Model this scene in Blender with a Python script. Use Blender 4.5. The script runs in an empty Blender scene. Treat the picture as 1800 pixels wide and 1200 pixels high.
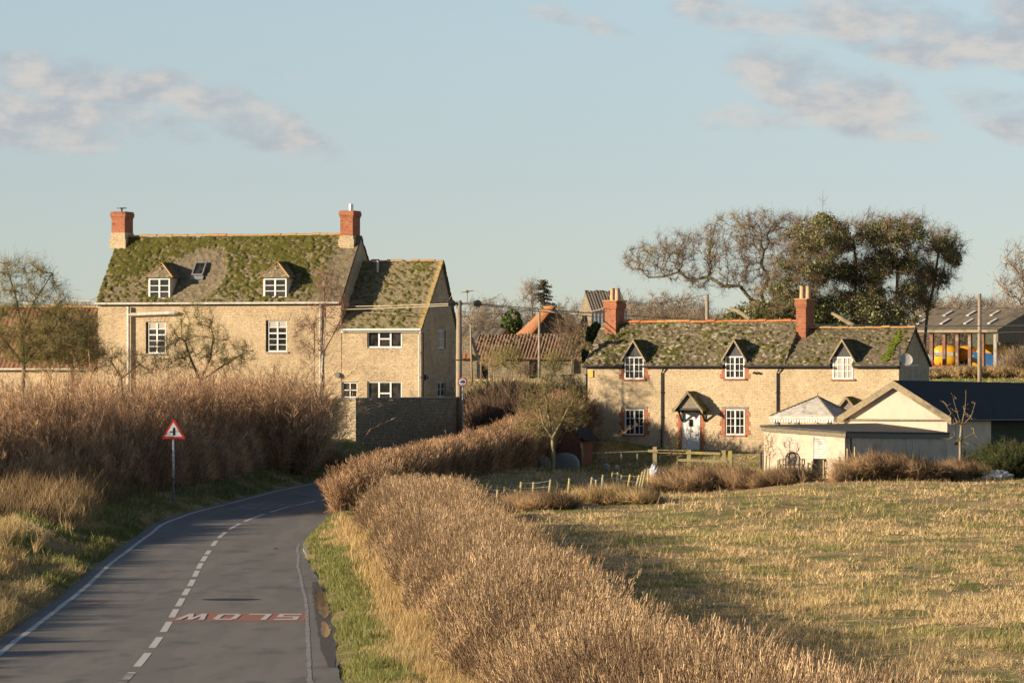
import bpy, math, random
import numpy as np
from mathutils import Vector, Matrix
rng = np.random.default_rng(11)
random.seed(5)
R = math.radians
S = bpy.context.scene
COL = S.collection

# ------------------------------------------------------------------ camera
FPX = 8000.0; CZ = 6.0; CX = 900.0; HY = 640.0          # focal length in photo pixels, eye height, horizon row
cam_d = bpy.data.cameras.new('camera'); cam = bpy.data.objects.new('camera', cam_d); COL.objects.link(cam)
cam.location = (0, 0, CZ); cam.rotation_euler = (R(90), 0, 0)
cam_d.sensor_width = 36; cam_d.lens = 36 * FPX / 1800; cam_d.shift_y = 40 / 1800
cam_d.clip_start = 1; cam_d.clip_end = 20000
S.camera = cam
# ------------------------------------------------------------------ light
AZ = R(68); EL = R(13.8)                                    # sun: behind the camera to the left, low
SUN = Vector((-math.sin(AZ) * math.cos(EL), -math.cos(AZ) * math.cos(EL), math.sin(EL)))
sd = bpy.data.lights.new('sun', 'SUN'); sd.energy = 5.0; sd.angle = R(0.5); sd.color = (1.0, 0.82, 0.60)
so = bpy.data.objects.new('sun', sd); COL.objects.link(so)
so.rotation_euler = SUN.to_track_quat('Z', 'Y').to_euler(); so.location = (-60, 0, 60)
S.view_settings.view_transform = 'Standard'; S.view_settings.look = 'None'
S.view_settings.gamma = 1; S.view_settings.exposure = 0.78
S.cycles.max_bounces = 5; S.cycles.diffuse_bounces = 3; S.cycles.transparent_max_bounces = 8

class NT:
    """small helper round a node tree"""
    def __init__(s, nt): s.nt = nt; s.n = nt.nodes; s.l = nt.links
    def add(s, t, **k):
        n = s.n.new(t)
        for a, b in k.items(): setattr(n, a, b)
        return n
    def put(s, sock, v):
        if v is None: return
        if isinstance(v, bpy.types.NodeSocket): s.l.new(v, sock)
        elif isinstance(v, (tuple, list)) and len(v) == 3 and sock.type == 'RGBA': sock.default_value = (*v, 1)
        else: sock.default_value = v
    def math(s, op, a, b=None, c=None, clamp=False):
        n = s.add('ShaderNodeMath', operation=op); n.use_clamp = clamp
        for i, v in enumerate((a, b, c)): s.put(n.inputs[i], v)
        return n.outputs[0]
    def mix(s, f, a, b, blend='MIX'):
        n = s.add('ShaderNodeMix', data_type='RGBA', blend_type=blend)
        s.put(n.inputs[0], f); s.put(n.inputs[6], a); s.put(n.inputs[7], b)
        return n.outputs[2]
    def noise(s, vec, scale, detail=3, rough=.55, col=False):
        n = s.add('ShaderNodeTexNoise'); s.put(n.inputs['Vector'], vec); n.inputs['Scale'].default_value = scale
        n.inputs['Detail'].default_value = detail; n.inputs['Roughness'].default_value = rough
        return n.outputs[1 if col else 0]
    def step(s, v, a, b):                                  # smooth 0..1 between a and b
        n = s.add('ShaderNodeMapRange', interpolation_type='SMOOTHSTEP')
        s.put(n.inputs[0], v); n.inputs[1].default_value = a; n.inputs[2].default_value = b
        return n.outputs[0]
    def vmath(s, op, a, b=None, sc=None):
        n = s.add('ShaderNodeVectorMath', operation=op); s.put(n.inputs[0], a)
        if b is not None: s.put(n.inputs[1], b)
        if sc is not None: s.put(n.inputs['Scale'], sc)
        return n.outputs[0]

W = bpy.data.worlds.new("World"); S.world = W; W.cycles.sampling_method = 'MANUAL'; W.cycles.sample_map_resolution = 512; W.use_nodes = True
w = NT(W.node_tree); w.n.clear()
wo = w.add('ShaderNodeOutputWorld'); bg = w.add('ShaderNodeBackground'); w.l.new(bg.outputs[0], wo.inputs[0])
sky = w.add('ShaderNodeTexSky', sky_type='NISHITA'); sky.sun_disc = False
sky.sun_elevation = EL; sky.sun_rotation = math.atan2(SUN.x, SUN.y)
sky.air_density = 0.6; sky.dust_density = 0.05; sky.ozone_density = 2.0
tc = w.add('ShaderNodeTexCoord').outputs['Generated']
sx = w.add('ShaderNodeSeparateXYZ'); w.l.new(tc, sx.inputs[0])
az = w.math('MULTIPLY', w.math('ARCTAN2', sx.outputs[0], sx.outputs[1]), FPX)        # compass angle and height, in thousandths
elv = w.math('MULTIPLY', w.math('ARCSINE', sx.outputs[2]), FPX)
cv = w.add('ShaderNodeCombineXYZ'); w.l.new(az, cv.inputs[0]); w.l.new(w.math('MULTIPLY', elv, 1.9), cv.inputs[1])
warp = w.noise(cv.outputs[0], .0055, 5, .55)
warp2 = w.noise(w.vmath('ADD', cv.outputs[0], (900, 300, 0)), .011, 4, .6)
mask = None
#            az    el   half-width half-height strength tilt
CLOUDS = [(-740, 495, 240, 52, 1.0, -.12), (-830, 422, 350, 58, 1.0, -.02), (-470, 430, 170, 55, 1.0, -.32), (-405, 510, 80, 18, .55, -.2),
          (-470, 325, 60, 20, .4, -.35), (560, 480, 190, 75, 1.0, -.28), (930, 590, 160, 95, 1.0, -.12), (690, 590, 230, 75, 1.0, -.1),
          (880, 430, 140, 52, .95, -.3), (130, 600, 130, 24, .6, -.25), (330, 620, 200, 40, .7, -.2), (420, 425, 130, 40, .5, -.05), (700, 398, 90, 18, .5, -.1),
          (-860, 655, 80, 22, .5, 0), (-1500, 500, 400, 70, .9, 0), (1600, 450, 400, 80, .9, 0)]
for a, e, hw, hh, st, ti in CLOUDS:
    dx = w.math('SUBTRACT', az, a); dy = w.math('SUBTRACT', elv, e)
    dy2 = w.math('SUBTRACT', dy, w.math('MULTIPLY', dx, ti))
    q = w.math('ADD', w.math('POWER', w.math('ABSOLUTE', w.math('DIVIDE', dx, hw)), 2.0), w.math('POWER', w.math('ABSOLUTE', w.math('DIVIDE', dy2, hh)), 2.0))
    m = w.math('MULTIPLY', w.math('SUBTRACT', 1.35, q), st, clamp=True)
    mask = m if mask is None else w.math('MAXIMUM', mask, m)
cm = w.math('ADD', mask, w.math('MULTIPLY', w.math('SUBTRACT', warp, .5), 3.2))
cm = w.math('MULTIPLY', w.step(cm, .28, 1.2), w.step(mask, 0, .5))
cloud = w.mix(w.step(w.math('ADD', w.math('MULTIPLY', warp2, 1.2), w.math('MULTIPLY', warp, .8)), .8, 1.25), (3.9, 4.2, 4.65), (6.1, 5.65, 5.3))
def lin(v, a, b):
    n = w.add('ShaderNodeMapRange'); w.put(n.inputs[0], v); n.inputs[1].default_value = a; n.inputs[2].default_value = b; return n.outputs[0]
tint = w.mix(lin(elv, 0, 325), (1.0, .92, .90), w.mix(lin(elv, 325, 650), (1.34, 1.08, .965), (1.75, 1.38, 1.09)))   # thin high haze whitens the sky
skyc = w.mix(1.0, sky.outputs[0], tint, 'MULTIPLY')
SKYMIX = (skyc, cloud, cm)
w.l.new(w.mix(w.math('MULTIPLY', cm, .82), skyc, cloud), bg.inputs[0])
bg.inputs[1].default_value = 0.0640

# ------------------------------------------------------------------ numpy value noise
_perm = rng.integers(0, 2**31, 4096)
def _hash(ix, iy, seed):
    h = (ix * 73856093) ^ (iy * 19349663) ^ (seed * 83492791)
    return _perm[h & 4095] / 2**31
def vnoise(x, y, seed=0):
    x = np.asarray(x, float); y = np.asarray(y, float)
    ix = np.floor(x).astype(np.int64); iy = np.floor(y).astype(np.int64); fx = x - ix; fy = y - iy
    fx = fx * fx * (3 - 2 * fx); fy = fy * fy * (3 - 2 * fy)
    a = _hash(ix, iy, seed); b = _hash(ix + 1, iy, seed); c = _hash(ix, iy + 1, seed); d = _hash(ix + 1, iy + 1, seed)
    return (a * (1 - fx) + b * fx) * (1 - fy) + (c * (1 - fx) + d * fx) * fy
def fbm(x, y, seed=0, o=4):
    t = 0; a = .5; s = 0
    for i in range(o):
        t = t + a * vnoise(x * 2**i, y * 2**i, seed + i); s += a; a *= .5
    return t / s
def sm(x, a, b):
    t = np.clip((x - a) / (b - a), 0, 1); return t * t * (3 - 2 * t)

# ------------------------------------------------------------------ materials
def new_mat(name, rough=.85, spec=.3):
    m = bpy.data.materials.new(name); m.use_nodes = True
    t = NT(m.node_tree); b = t.n['Principled BSDF']
    b.inputs['Roughness'].default_value = rough; b.inputs['Specular IOR Level'].default_value = spec
    return m, t, b
def bump(t, b, h, dist=.02, strength=1.0):
    n = t.add('ShaderNodeBump'); n.inputs['Distance'].default_value = dist; n.inputs['Strength'].default_value = strength
    t.l.new(h, n.inputs['Height']); t.l.new(n.outputs[0], b.inputs['Normal'])
def obj_co(t): return t.add('ShaderNodeTexCoord').outputs['Object']
def mottled(name, c1, c2, scale=6, rough=.85, c3=None, s3=1.2, bd=.01, spec=.3, metal=0, lo=.35, hi=.65):
    m, t, b = new_mat(name, rough, spec); co = obj_co(t)
    f = t.noise(co, scale, 5, .6); c = t.mix(t.step(f, lo, hi), c1, c2)
    if c3: c = t.mix(t.step(t.noise(co, s3, 4, .6), .5, .68), c, c3)
    t.put(b.inputs['Base Color'], c); b.inputs['Metallic'].default_value = metal
    if bd: bump(t, b, f, bd)
    return m
def attr_mat(name, ca, cb, cg=None, attr='mixv', rough=.9, spec=.15, rnd=.5, transl=0.0):
    """strands: per-strand random 'rnd' between two colours, 'mixv' towards a third"""
    m, t, b = new_mat(name, rough, spec)
    r = t.add('ShaderNodeAttribute', attribute_name='rnd').outputs['Fac']
    c = t.mix(r, ca, cb)
    if cg:
        g = t.add('ShaderNodeAttribute', attribute_name=attr).outputs['Fac']
        c = t.mix(g, c, cg)
    c = t.mix(1.0, c, t.mix(r, (1 - rnd * .5,) * 3, (1 + rnd * .5,) * 3), 'MULTIPLY')
    t.put(b.inputs['Base Color'], c)
    if transl:
        tr = t.add('ShaderNodeBsdfTranslucent'); t.put(tr.inputs[0], c); ms = t.add('ShaderNodeMixShader'); ms.inputs[0].default_value = transl
        t.l.new(b.outputs[0], ms.inputs[1]); t.l.new(tr.outputs[0], ms.inputs[2]); t.l.new(ms.outputs[0], t.n['Material Output'].inputs[0])
    return m
def masonry(name, cols, mortar, bw, rh, warp=.05, ms=.012, bd=.02, stain=(.10, .08, .055), stain_lo=.56, rough=.92):
    m, t, b = new_mat(name, rough, .2); co = obj_co(t)
    s = t.add('ShaderNodeSeparateXYZ'); t.l.new(co, s.inputs[0])
    c = t.add('ShaderNodeCombineXYZ'); t.l.new(t.math('ADD', s.outputs[0], s.outputs[1]), c.inputs[0]); t.l.new(s.outputs[2], c.inputs[1])
    v = t.vmath('ADD', c.outputs[0], t.vmath('SCALE', t.vmath('SUBTRACT', t.noise(co, 2.3, 3, .6, True), (.5, .5, .5)), None, warp))
    def bricks(a, e, off):
        k = t.add('ShaderNodeTexBrick'); t.put(k.inputs['Vector'], t.vmath('ADD', v, off)); t.put(k.inputs['Color1'], a); t.put(k.inputs['Color2'], e)
        t.put(k.inputs['Mortar'], mortar); k.inputs['Scale'].default_value = 1; k.inputs['Mortar Size'].default_value = ms
        k.inputs['Brick Width'].default_value = bw; k.inputs['Row Height'].default_value = rh; k.inputs['Mortar Smooth'].default_value = .6
        k.squash = .7; k.squash_frequency = 3; return k
    k1 = bricks(cols[0], cols[1], (0, 0, 0))
    k2 = t.add('ShaderNodeTexBrick'); t.put(k2.inputs['Vector'], t.vmath('ADD', v, (3.37, 7.21, 0))); t.put(k2.inputs['Color1'], cols[2]); t.put(k2.inputs['Color2'], cols[0]); t.put(k2.inputs['Mortar'], mortar)
    k2.inputs['Scale'].default_value = 1; k2.inputs['Mortar Size'].default_value = ms; k2.inputs['Brick Width'].default_value = bw * .66; k2.inputs['Row Height'].default_value = rh * (1 if warp == 0 else .74); k2.inputs['Mortar Smooth'].default_value = .6
    pm = t.step(t.noise(t.vmath('MULTIPLY', co, (1, 1, 1.5)), 1.3, 3, .6), .44, .56)
    col = t.mix(pm, k1.outputs[0], k2.outputs[0]) if warp else k1.outputs[0]
    col = t.mix(t.step(t.noise(co, 4.5, 3, .7), .42, .62), col, t.mix(k1.outputs[1], cols[2], mortar))
    col = t.mix(t.step(t.noise(t.vmath('MULTIPLY', co, (1, 1, 1.8)), 7, 4, .7), .52, .66), col, cols[3])
    col = t.mix(t.math('MULTIPLY', t.step(t.noise(t.vmath('MULTIPLY', co, (1, 1, 2.0)), 3.6, 5, .8), .53, .64), .75), col, stain)
    col = t.mix(1.0, col, t.mix(t.step(t.noise(co, .5, 5, .65), .35, .65), (.84, .82, .78), (1.06, 1.04, 1.0)), 'MULTIPLY')
    st = t.step(t.noise(t.vmath('MULTIPLY', co, (1, 1, .55)), .75, 6, .7), stain_lo, stain_lo + .2)
    col = t.mix(t.math('MULTIPLY', st, .55), col, stain)
    t.put(b.inputs['Base Color'], col)
    h = t.math('ADD', t.math('MULTIPLY', k1.outputs[1], -.7), t.math('MULTIPLY', t.noise(co, 9, 4, .6), 1.2))
    bump(t, b, h, bd)
    return m
M = {}
M['stone'] = masonry('farmhouse_stone', ((.58, .455, .295), (.45, .34, .21), (.52, .41, .275), (.66, .55, .39)), (.51, .405, .265), .32, .115, .26, .010, .022, (.19, .15, .09), .52)
M['stone2'] = masonry('cottage_stone', ((.60, .475, .31), (.48, .37, .23), (.54, .43, .285), (.66, .55, .39)), (.54, .43, .285), .30, .11, .22, .009, .022, (.27, .215, .14), .55)
M['drystone'] = masonry('dry_stone', ((.50, .42, .29), (.38, .31, .205), (.44, .37, .26), (.58, .50, .37)), (.16, .13, .09), .30, .075, .05, .016, .05, (.10, .10, .055))
M['brick'] = masonry('red_brick', ((.45, .135, .06), (.36, .095, .045), (.42, .15, .08), (.50, .20, .11)), (.36, .24, .16), .225, .075, .0, .012, .008, (.10, .06, .045), .6)
M['brick_old'] = masonry('old_red_brick', ((.26, .085, .05), (.19, .06, .04), (.24, .10, .07), (.30, .14, .10)), (.22, .17, .13), .225, .075, .0, .012, .008, (.08, .06, .05), .5)
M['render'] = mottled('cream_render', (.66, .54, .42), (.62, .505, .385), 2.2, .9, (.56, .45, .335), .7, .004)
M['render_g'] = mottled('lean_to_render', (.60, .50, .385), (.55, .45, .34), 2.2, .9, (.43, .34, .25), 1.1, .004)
M['white'] = mottled('white_paint', (.78, .77, .73), (.72, .71, .67), 5, .45, None, 1, 0, .5)
M['offwhite'] = mottled('aged_white_paint', (.62, .59, .53), (.50, .47, .41), 4, .6, (.36, .34, .28), 2, 0)
M['black'] = mottled('black_paint', (.018, .018, .020), (.03, .03, .032), 5, .45, None, 1, 0, .4)
M['blackboard'] = mottled('black_boards', (.05, .05, .052), (.085, .085, .085), 8, .7, None, 1, .01)
M['lead'] = mottled('weathered_lead', (.16, .16, .155), (.22, .215, .2), 5, .6)
M['barge'] = mottled('pale_barge_wood', (.36, .29, .18), (.27, .21, .13), 9, .85, (.16, .14, .09))
M['oldwood'] = mottled('grey_weathered_wood', (.26, .22, .165), (.16, .135, .10), 10, .9, (.22, .20, .11), 2.5, .01)
M['lichwood'] = mottled('lichen_wood', (.46, .38, .23), (.34, .28, .16), 10, .9, (.50, .42, .10), 3, .01)
M['pot'] = mottled('buff_clay', (.55, .37, .23), (.46, .30, .18), 5, .8)
M['steel'] = mottled('bright_flue_steel', (.62, .60, .57), (.52, .5, .47), 5, .3, None, 1, 0, .5, .9)
M['galv'] = mottled('galvanised_steel', (.36, .38, .40), (.28, .30, .32), 9, .45, None, 1, 0, .5, .4)
M['orange_ridge'] = mottled('orange_ridge_tile', (.55, .19, .06), (.42, .14, .055), 3, .85, (.46, .34, .10), 1.1)
M['lich_ridge'] = mottled('lichened_ridge_tile', (.40, .29, .15), (.47, .26, .07), 2.2, .9, (.52, .22, .06), 1.3)
M['concrete'] = mottled('concrete', (.36, .34, .29), (.29, .27, .23), 6, .9)
M['darkroof'] = mottled('dark_felt_roof', (.013, .014, .017), (.022, .023, .026), 3, .8, None, 1, .004, .25)
M['felt'] = mottled('grey_roof_felt', (.07, .065, .058), (.10, .092, .08), 3, .9)
M['sheet'] = mottled('fibre_cement_sheet', (.20, .165, .12), (.155, .125, .09), 2.5, .9, (.10, .085, .065), .5)
M['rust'] = mottled('rusty_steel', (.23, .115, .075), (.15, .075, .05), 5, .8, (.30, .25, .2))
M['yellow'] = mottled('yellow_machine_paint', (.72, .38, .02), (.68, .35, .02), 2, .35, None, 1, 0, .5)
M['blue'] = mottled('blue_machine_paint', (.03, .11, .30), (.03, .14, .33), 2, .35, None, 1, 0, .5)
M['teal'] = mottled('teal_machine_paint', (.02, .22, .38), (.02, .20, .34), 2, .4, None, 1, 0, .5)
M['paleblue'] = mottled('pale_blue_plastic', (.32, .46, .66), (.42, .55, .72), 3, .5)
M['red'] = mottled('red_paint', (.42, .035, .03), (.35, .03, .03), 3, .45, None, 1, 0, .5)
M['tyre'] = mottled('tyre_rubber', (.02, .02, .02), (.035, .032, .03), 6, .85)
M['signred'] = mottled('sign_red', (.50, .03, .025), (.44, .03, .025), 4, .4, None, 1, 0, .5)
M['signwhite'] = mottled('sign_white', (.62, .64, .64), (.56, .58, .58), 4, .4, None, 1, 0, .5)
M['signblack'] = mottled('sign_black', (.015, .018, .02), (.02, .022, .025), 4, .5)
M['green_wood'] = mottled('dark_green_boards', (.05, .06, .04), (.075, .085, .055), 6, .85)  # dark greenish timber boards
M['curtain'] = mottled('pale_blind', (.45, .42, .36), (.38, .36, .31), 5, .9)
M['dishgrey'] = mottled('dish_grey', (.42, .40, .36), (.36, .34, .31), 4, .5)
M['yellowbox'] = mottled('yellow_box_plastic', (.66, .42, .05), (.60, .38, .05), 4, .4)
M['wire'] = mottled('overhead_cable', (.52, .44, .30), (.58, .5, .36), 1, .6, None, 1, 0)
M['wiremesh'] = mottled('wire_mesh', (.30, .30, .27), (.38, .38, .34), 2, .5, None, 1, 0)
M['polewood'] = mottled('pole_wood', (.33, .27, .19), (.25, .20, .14), 4, .9, (.40, .34, .25), 1)
def glass():
    m, t, b = new_mat('window_glass', .06, .5); co = obj_co(t)
    t.put(b.inputs['Base Color'], t.mix(t.step(t.noise(co, 2.2, 2), .4, .65), (.012, .013, .014), (.045, .04, .035))); return m
M['glass'] = glass()
def roof_mat(name, base1, base2, moss, lich, moss2=None):
    m, t, b = new_mat(name, .92, .15); co = obj_co(t)
    r = t.add('ShaderNodeAttribute', attribute_name='rnd').outputs['Fac']; g = t.add('ShaderNodeAttribute', attribute_name='moss').outputs['Fac']
    li = t.add('ShaderNodeAttribute', attribute_name='lich').outputs['Fac']
    c = t.mix(r, base1, base2); c = t.mix(li, c, lich)
    c = t.mix(g, c, t.mix(t.step(t.noise(co, 1.6, 4, .6), .4, .6), moss, moss2 or moss))
    c = t.mix(t.step(t.noise(co, 14, 3), .3, .7), c, t.mix(1.0, c, (.72, .72, .72), 'MULTIPLY'))
    t.put(b.inputs['Base Color'], c); bump(t, b, t.noise(co, 24, 3), .02); return m
M['roof_moss'] = roof_mat('mossy_stone_slate', (.17, .14, .09), (.27, .215, .14), (.080, .080, .016), (.42, .35, .22), (.125, .115, .028))
M['roof_ext'] = roof_mat('extension_stone_slate', (.20, .165, .10), (.30, .245, .15), (.095, .095, .020), (.46, .34, .14), (.14, .13, .03))
M['roof_cot'] = roof_mat('cottage_stone_slate', (.105, .085, .052), (.21, .17, .11), (.075, .078, .018), (.38, .33, .24), (.12, .115, .028))
M['pantile'] = roof_mat('red_pantile', (.27, .155, .095), (.36, .215, .135), (.22, .17, .10), (.36, .26, .17))
M['pantile_annex'] = roof_mat('shade_muted_pantile', (.25, .13, .08), (.33, .18, .11), (.16, .14, .07), (.33, .25, .16))  # orange muted so the tile colour carries the shade of the branches
M['pantile_orange'] = roof_mat('orange_pantile', (.38, .17, .09), (.46, .22, .12), (.42, .22, .08), (.5, .3, .14))
M['corrug'] = roof_mat('corrugated_sheet', (.27, .22, .17), (.33, .27, .21), (.2, .17, .1), (.36, .31, .25))

# ------------------------------------------------------------------ mesh helpers
def tag(o, label=None, cat=None, group=None, kind=None):
    if label: o['label'] = label
    if cat: o['category'] = cat
    if group: o['group'] = group
    if kind: o['kind'] = kind
    return o
def link(o, parent=None, loc=None, rz=None, rot=None):
    COL.objects.link(o)
    if parent is not None: o.parent = parent
    if loc is not None: o.location = loc
    if rz is not None: o.rotation_euler = (0, 0, rz)
    if rot is not None: o.rotation_euler = rot
    return o
def empty(name, loc, rz, label, cat, group=None):
    o = bpy.data.objects.new(name, None); o.empty_display_size = .5
    link(o, None, loc, rz); return tag(o, label, cat, group)
def np_mesh(name, V, F, m, attrs=None, parent=None, loc=None, rz=None, smooth=False):
    V = np.asarray(V, np.float32); F = np.asarray(F, np.int32); k = F.shape[1]
    me = bpy.data.meshes.new(name); me.vertices.add(len(V)); me.vertices.foreach_set('co', V.ravel())
    me.loops.add(F.size); me.loops.foreach_set('vertex_index', F.ravel()); me.polygons.add(len(F))
    me.polygons.foreach_set('loop_start', np.arange(0, F.size, k, dtype=np.int32))
    if smooth: me.polygons.foreach_set('use_smooth', np.ones(len(F), bool))
    me.update(calc_edges=True)
    for an, av in (attrs or {}).items():
        a = me.attributes.new(an, 'FLOAT', 'POINT'); a.data.foreach_set('value', np.asarray(av, np.float32))
    me.materials.append(m)
    return link(bpy.data.objects.new(name, me), parent, loc, rz)
class MB:
    def __init__(s): s.V = []; s.F = []; s.M = None
    def add(s, vs, fs):
        o = len(s.V)
        s.V += [tuple(s.M @ Vector(v)) if s.M else tuple(v) for v in vs]; s.F += [tuple(i + o for i in f) for f in fs]
    def box(s, x0, x1, y0, y1, z0, z1):
        s.add([(x0, y0, z0), (x1, y0, z0), (x1, y1, z0), (x0, y1, z0), (x0, y0, z1), (x1, y0, z1), (x1, y1, z1), (x0, y1, z1)],
              [(0, 3, 2, 1), (4, 5, 6, 7), (0, 1, 5, 4), (1, 2, 6, 5), (2, 3, 7, 6), (3, 0, 4, 7)]); return s
    def hull8(s, lo, hi):                                  # two quads of corners (bottom, top)
        s.add(list(lo) + list(hi), [(0, 3, 2, 1), (4, 5, 6, 7), (0, 1, 5, 4), (1, 2, 6, 5), (2, 3, 7, 6), (3, 0, 4, 7)]); return s
    def prism(s, pts, y0, y1):                             # outline in x,z pushed along y
        n = len(pts)
        s.add([(x, y0, z) for x, z in pts] + [(x, y1, z) for x, z in pts],
              [tuple(range(n)), tuple(range(2 * n - 1, n - 1, -1))] + [(i, n + i, n + (i + 1) % n, (i + 1) % n) for i in range(n)]); return s
    def prism_x(s, pts, x0, x1):                           # outline in y,z pushed along x
        n = len(pts)
        s.add([(x0, y, z) for y, z in pts] + [(x1, y, z) for y, z in pts],
              [tuple(range(n - 1, -1, -1)), tuple(range(n, 2 * n))] + [(i, (i + 1) % n, n + (i + 1) % n, n + i) for i in range(n)]); return s
    def tube(s, pts, rad, n=8, cap=True):
        pts = [Vector(p) for p in pts]; rad = rad if isinstance(rad, (list, tuple)) else [rad] * len(pts)
        vs = []; fs = []
        for i, p in enumerate(pts):
            d = (pts[min(i + 1, len(pts) - 1)] - pts[max(i - 1, 0)]).normalized()
            a = d.cross(Vector((0, 0, 1)) if abs(d.z) < .9 else Vector((1, 0, 0))).normalized(); b = d.cross(a)
            vs += [tuple(p + (a * math.cos(2 * math.pi * k / n) + b * math.sin(2 * math.pi * k / n)) * rad[i]) for k in range(n)]
        for i in range(len(pts) - 1):
            fs += [(i * n + k, i * n + (k + 1) % n, (i + 1) * n + (k + 1) % n, (i + 1) * n + k) for k in range(n)]
        if cap: fs += [tuple(range(n - 1, -1, -1)), tuple(range((len(pts) - 1) * n, len(pts) * n))]
        s.add(vs, fs); return s
    def beam(s, a, b, w, h=None):                          # rectangular bar between two points
        a = Vector(a); b = Vector(b); d = (b - a).normalized(); h = h or w
        x = d.cross(Vector((0, 0, 1)) if abs(d.z) < .95 else Vector((0, 1, 0))).normalized() * w / 2; y = d.cross(x).normalized() * h / 2
        s.hull8([a - x - y, a + x - y, a + x + y, a - x + y], [b - x - y, b + x - y, b + x + y, b - x + y]); return s
    def blob(s, c, r, e=2.6, nu=16, nv=10):                # rounded box
        vs = []; fs = []
        for j in range(nv + 1):
            ph = -math.pi / 2 + math.pi * j / nv
            for i in range(nu):
                th = 2 * math.pi * i / nu; f = lambda q: math.copysign(abs(q) ** (2 / e), q)
                vs.append((c[0] + r[0] * f(math.cos(ph)) * f(math.cos(th)), c[1] + r[1] * f(math.cos(ph)) * f(math.sin(th)), c[2] + r[2] * f(math.sin(ph))))
        for j in range(nv):
            fs += [(j * nu + i, j * nu + (i + 1) % nu, (j + 1) * nu + (i + 1) % nu, (j + 1) * nu + i) for i in range(nu)]
        s.add(vs, fs); return s
    def build(s, name, m, parent=None, loc=None, rz=None, smooth=False):
        me = bpy.data.meshes.new(name); me.from_pydata(s.V, [], s.F); me.update(); me.materials.append(m)
        if smooth: me.polygons.foreach_set('use_smooth', [True] * len(me.polygons))
        return link(bpy.data.objects.new(name, me), parent, loc, rz)
def copy_tree(o, parent=None):
    c = o.copy(); COL.objects.link(c); c.parent = parent
    for ch in list(o.children): copy_tree(ch, c)
    return c

def strands(P, D, L, Wd, sides=3):
    """thin tapered spikes: P roots, D unit directions, L lengths, Wd root radii"""
    n = len(P); up = np.tile([0.0, 0, 1], (n, 1)); al = np.abs(D[:, 2]) > .9; up[al] = [1, 0, 0]
    A = np.cross(D, up); A /= np.linalg.norm(A, axis=1)[:, None] + 1e-9; B = np.cross(D, A)
    L = np.asarray(L)[:, None]; Wd = np.broadcast_to(np.asarray(Wd, float), (n,))[:, None]
    ph = rng.uniform(0, 6.28, n)[:, None]
    ring = [P + (A * np.cos(ph + k * 2 * np.pi / sides) + B * np.sin(ph + k * 2 * np.pi / sides)) * Wd for k in range(sides)]
    V = np.stack(ring + [P + D * L], 1).reshape(-1, 3)
    b = np.arange(n)[:, None] * (sides + 1)
    F = np.concatenate([np.stack([b[:, 0] + k, b[:, 0] + (k + 1) % sides, b[:, 0] + sides], 1) for k in range(sides)])
    return V, F
def blades(P, D, L, Wd):
    """grass blades: slim triangles with a bend"""
    n = len(P); th = rng.uniform(0, 2 * np.pi, n); A = np.stack([np.cos(th), np.sin(th), np.zeros(n)], 1) * np.broadcast_to(Wd, (n,))[:, None] / 2
    L = np.asarray(L)[:, None]; mid = P + D * L * .55; D2 = D + np.stack([np.cos(th + 1.5), np.sin(th + 1.5), -.2 * np.ones(n)], 1) * .5
    D2 /= np.linalg.norm(D2, axis=1)[:, None]
    V = np.stack([P - A, P + A, mid + A * .8, mid - A * .8, mid + D2 * L * .45], 1).reshape(-1, 3); b = np.arange(n) * 5
    return V, np.concatenate([np.stack([b, b + 1, b + 2], 1), np.stack([b, b + 2, b + 3], 1), np.stack([b + 3, b + 2, b + 4], 1)])
def nrm(v): return v / (np.linalg.norm(v, axis=1)[:, None] + 1e-9)
def rep(a, k): return np.repeat(a, k)

# ------------------------------------------------------------------ the lie of the land
RY = np.array([0, 60, 88, 102, 120, 136, 148, 160, 172, 184, 192, 205, 215, 225, 240, 260])
RZ = np.array([1.1, .62, .42, .32, .18, .08, .0, .05, .22, .45, .65, .92, 1.08, 1.3, 2.1, 3.2])
def zroad(Y): return np.interp(Y, RY, RZ)
def road_pt(px, py):
    Y = 150.0
    for _ in range(60):
        Y = .5 * Y + .5 * FPX * (CZ - float(zroad(Y))) / (py - HY)
    return ((px - CX) * Y / FPX, Y)
Lpx = [(-330, 1420), (-120, 1245), (0, 1142), (65.5, 1094), (103, 1065), (148, 1030), (188, 992), (231, 959), (282.5, 920), (334, 901), (396, 885.5), (482, 863), (596, 840)]
Cpx = [(140, 1275), (190, 1225), (225, 1190), (251, 1159), (275, 1128), (293, 1101), (306, 1077), (317, 1058), (327, 1040), (337, 1024), (344.5, 1008), (351, 994), (359, 981), (366, 970), (376, 955), (389, 940), (410, 925), (446, 909), (489, 895), (540, 883.5)]
Rpx = [(640, 1380), (600, 1200), (586, 1110), (577, 1060), (557, 1010), (541, 985), (531, 965), (536, 950), (552, 930), (577, 911)]
Lw = [road_pt(*p) for p in Lpx] + [(-6.3, 214), (-4.6, 224), (-3.2, 240)]
Cw = [road_pt(*p) for p in Cpx] + [(-6.7, 192), (-4.6, 205), (-3.1, 214), (-1.8, 224), (-1, 240)]
Rw = [road_pt(*p) for p in Rpx] + [(-5.5, 183), (-4.2, 192), (-2.0, 205), (-.6, 214), (.2, 224), (.8, 240)]
def fX(w):
    a = np.array(sorted(w, key=lambda q: q[1])); 
    def f(Y):
        Y = np.asarray(Y, float); k = np.array([-2.5, -1.25, 0, 1.25, 2.5])
        return sum(np.interp(Y + d, a[:, 1], a[:, 0]) for d in k) / 5
    return f
LX, CXf, RX = fX(Lw), fX(Cw), fX(Rw)
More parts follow.
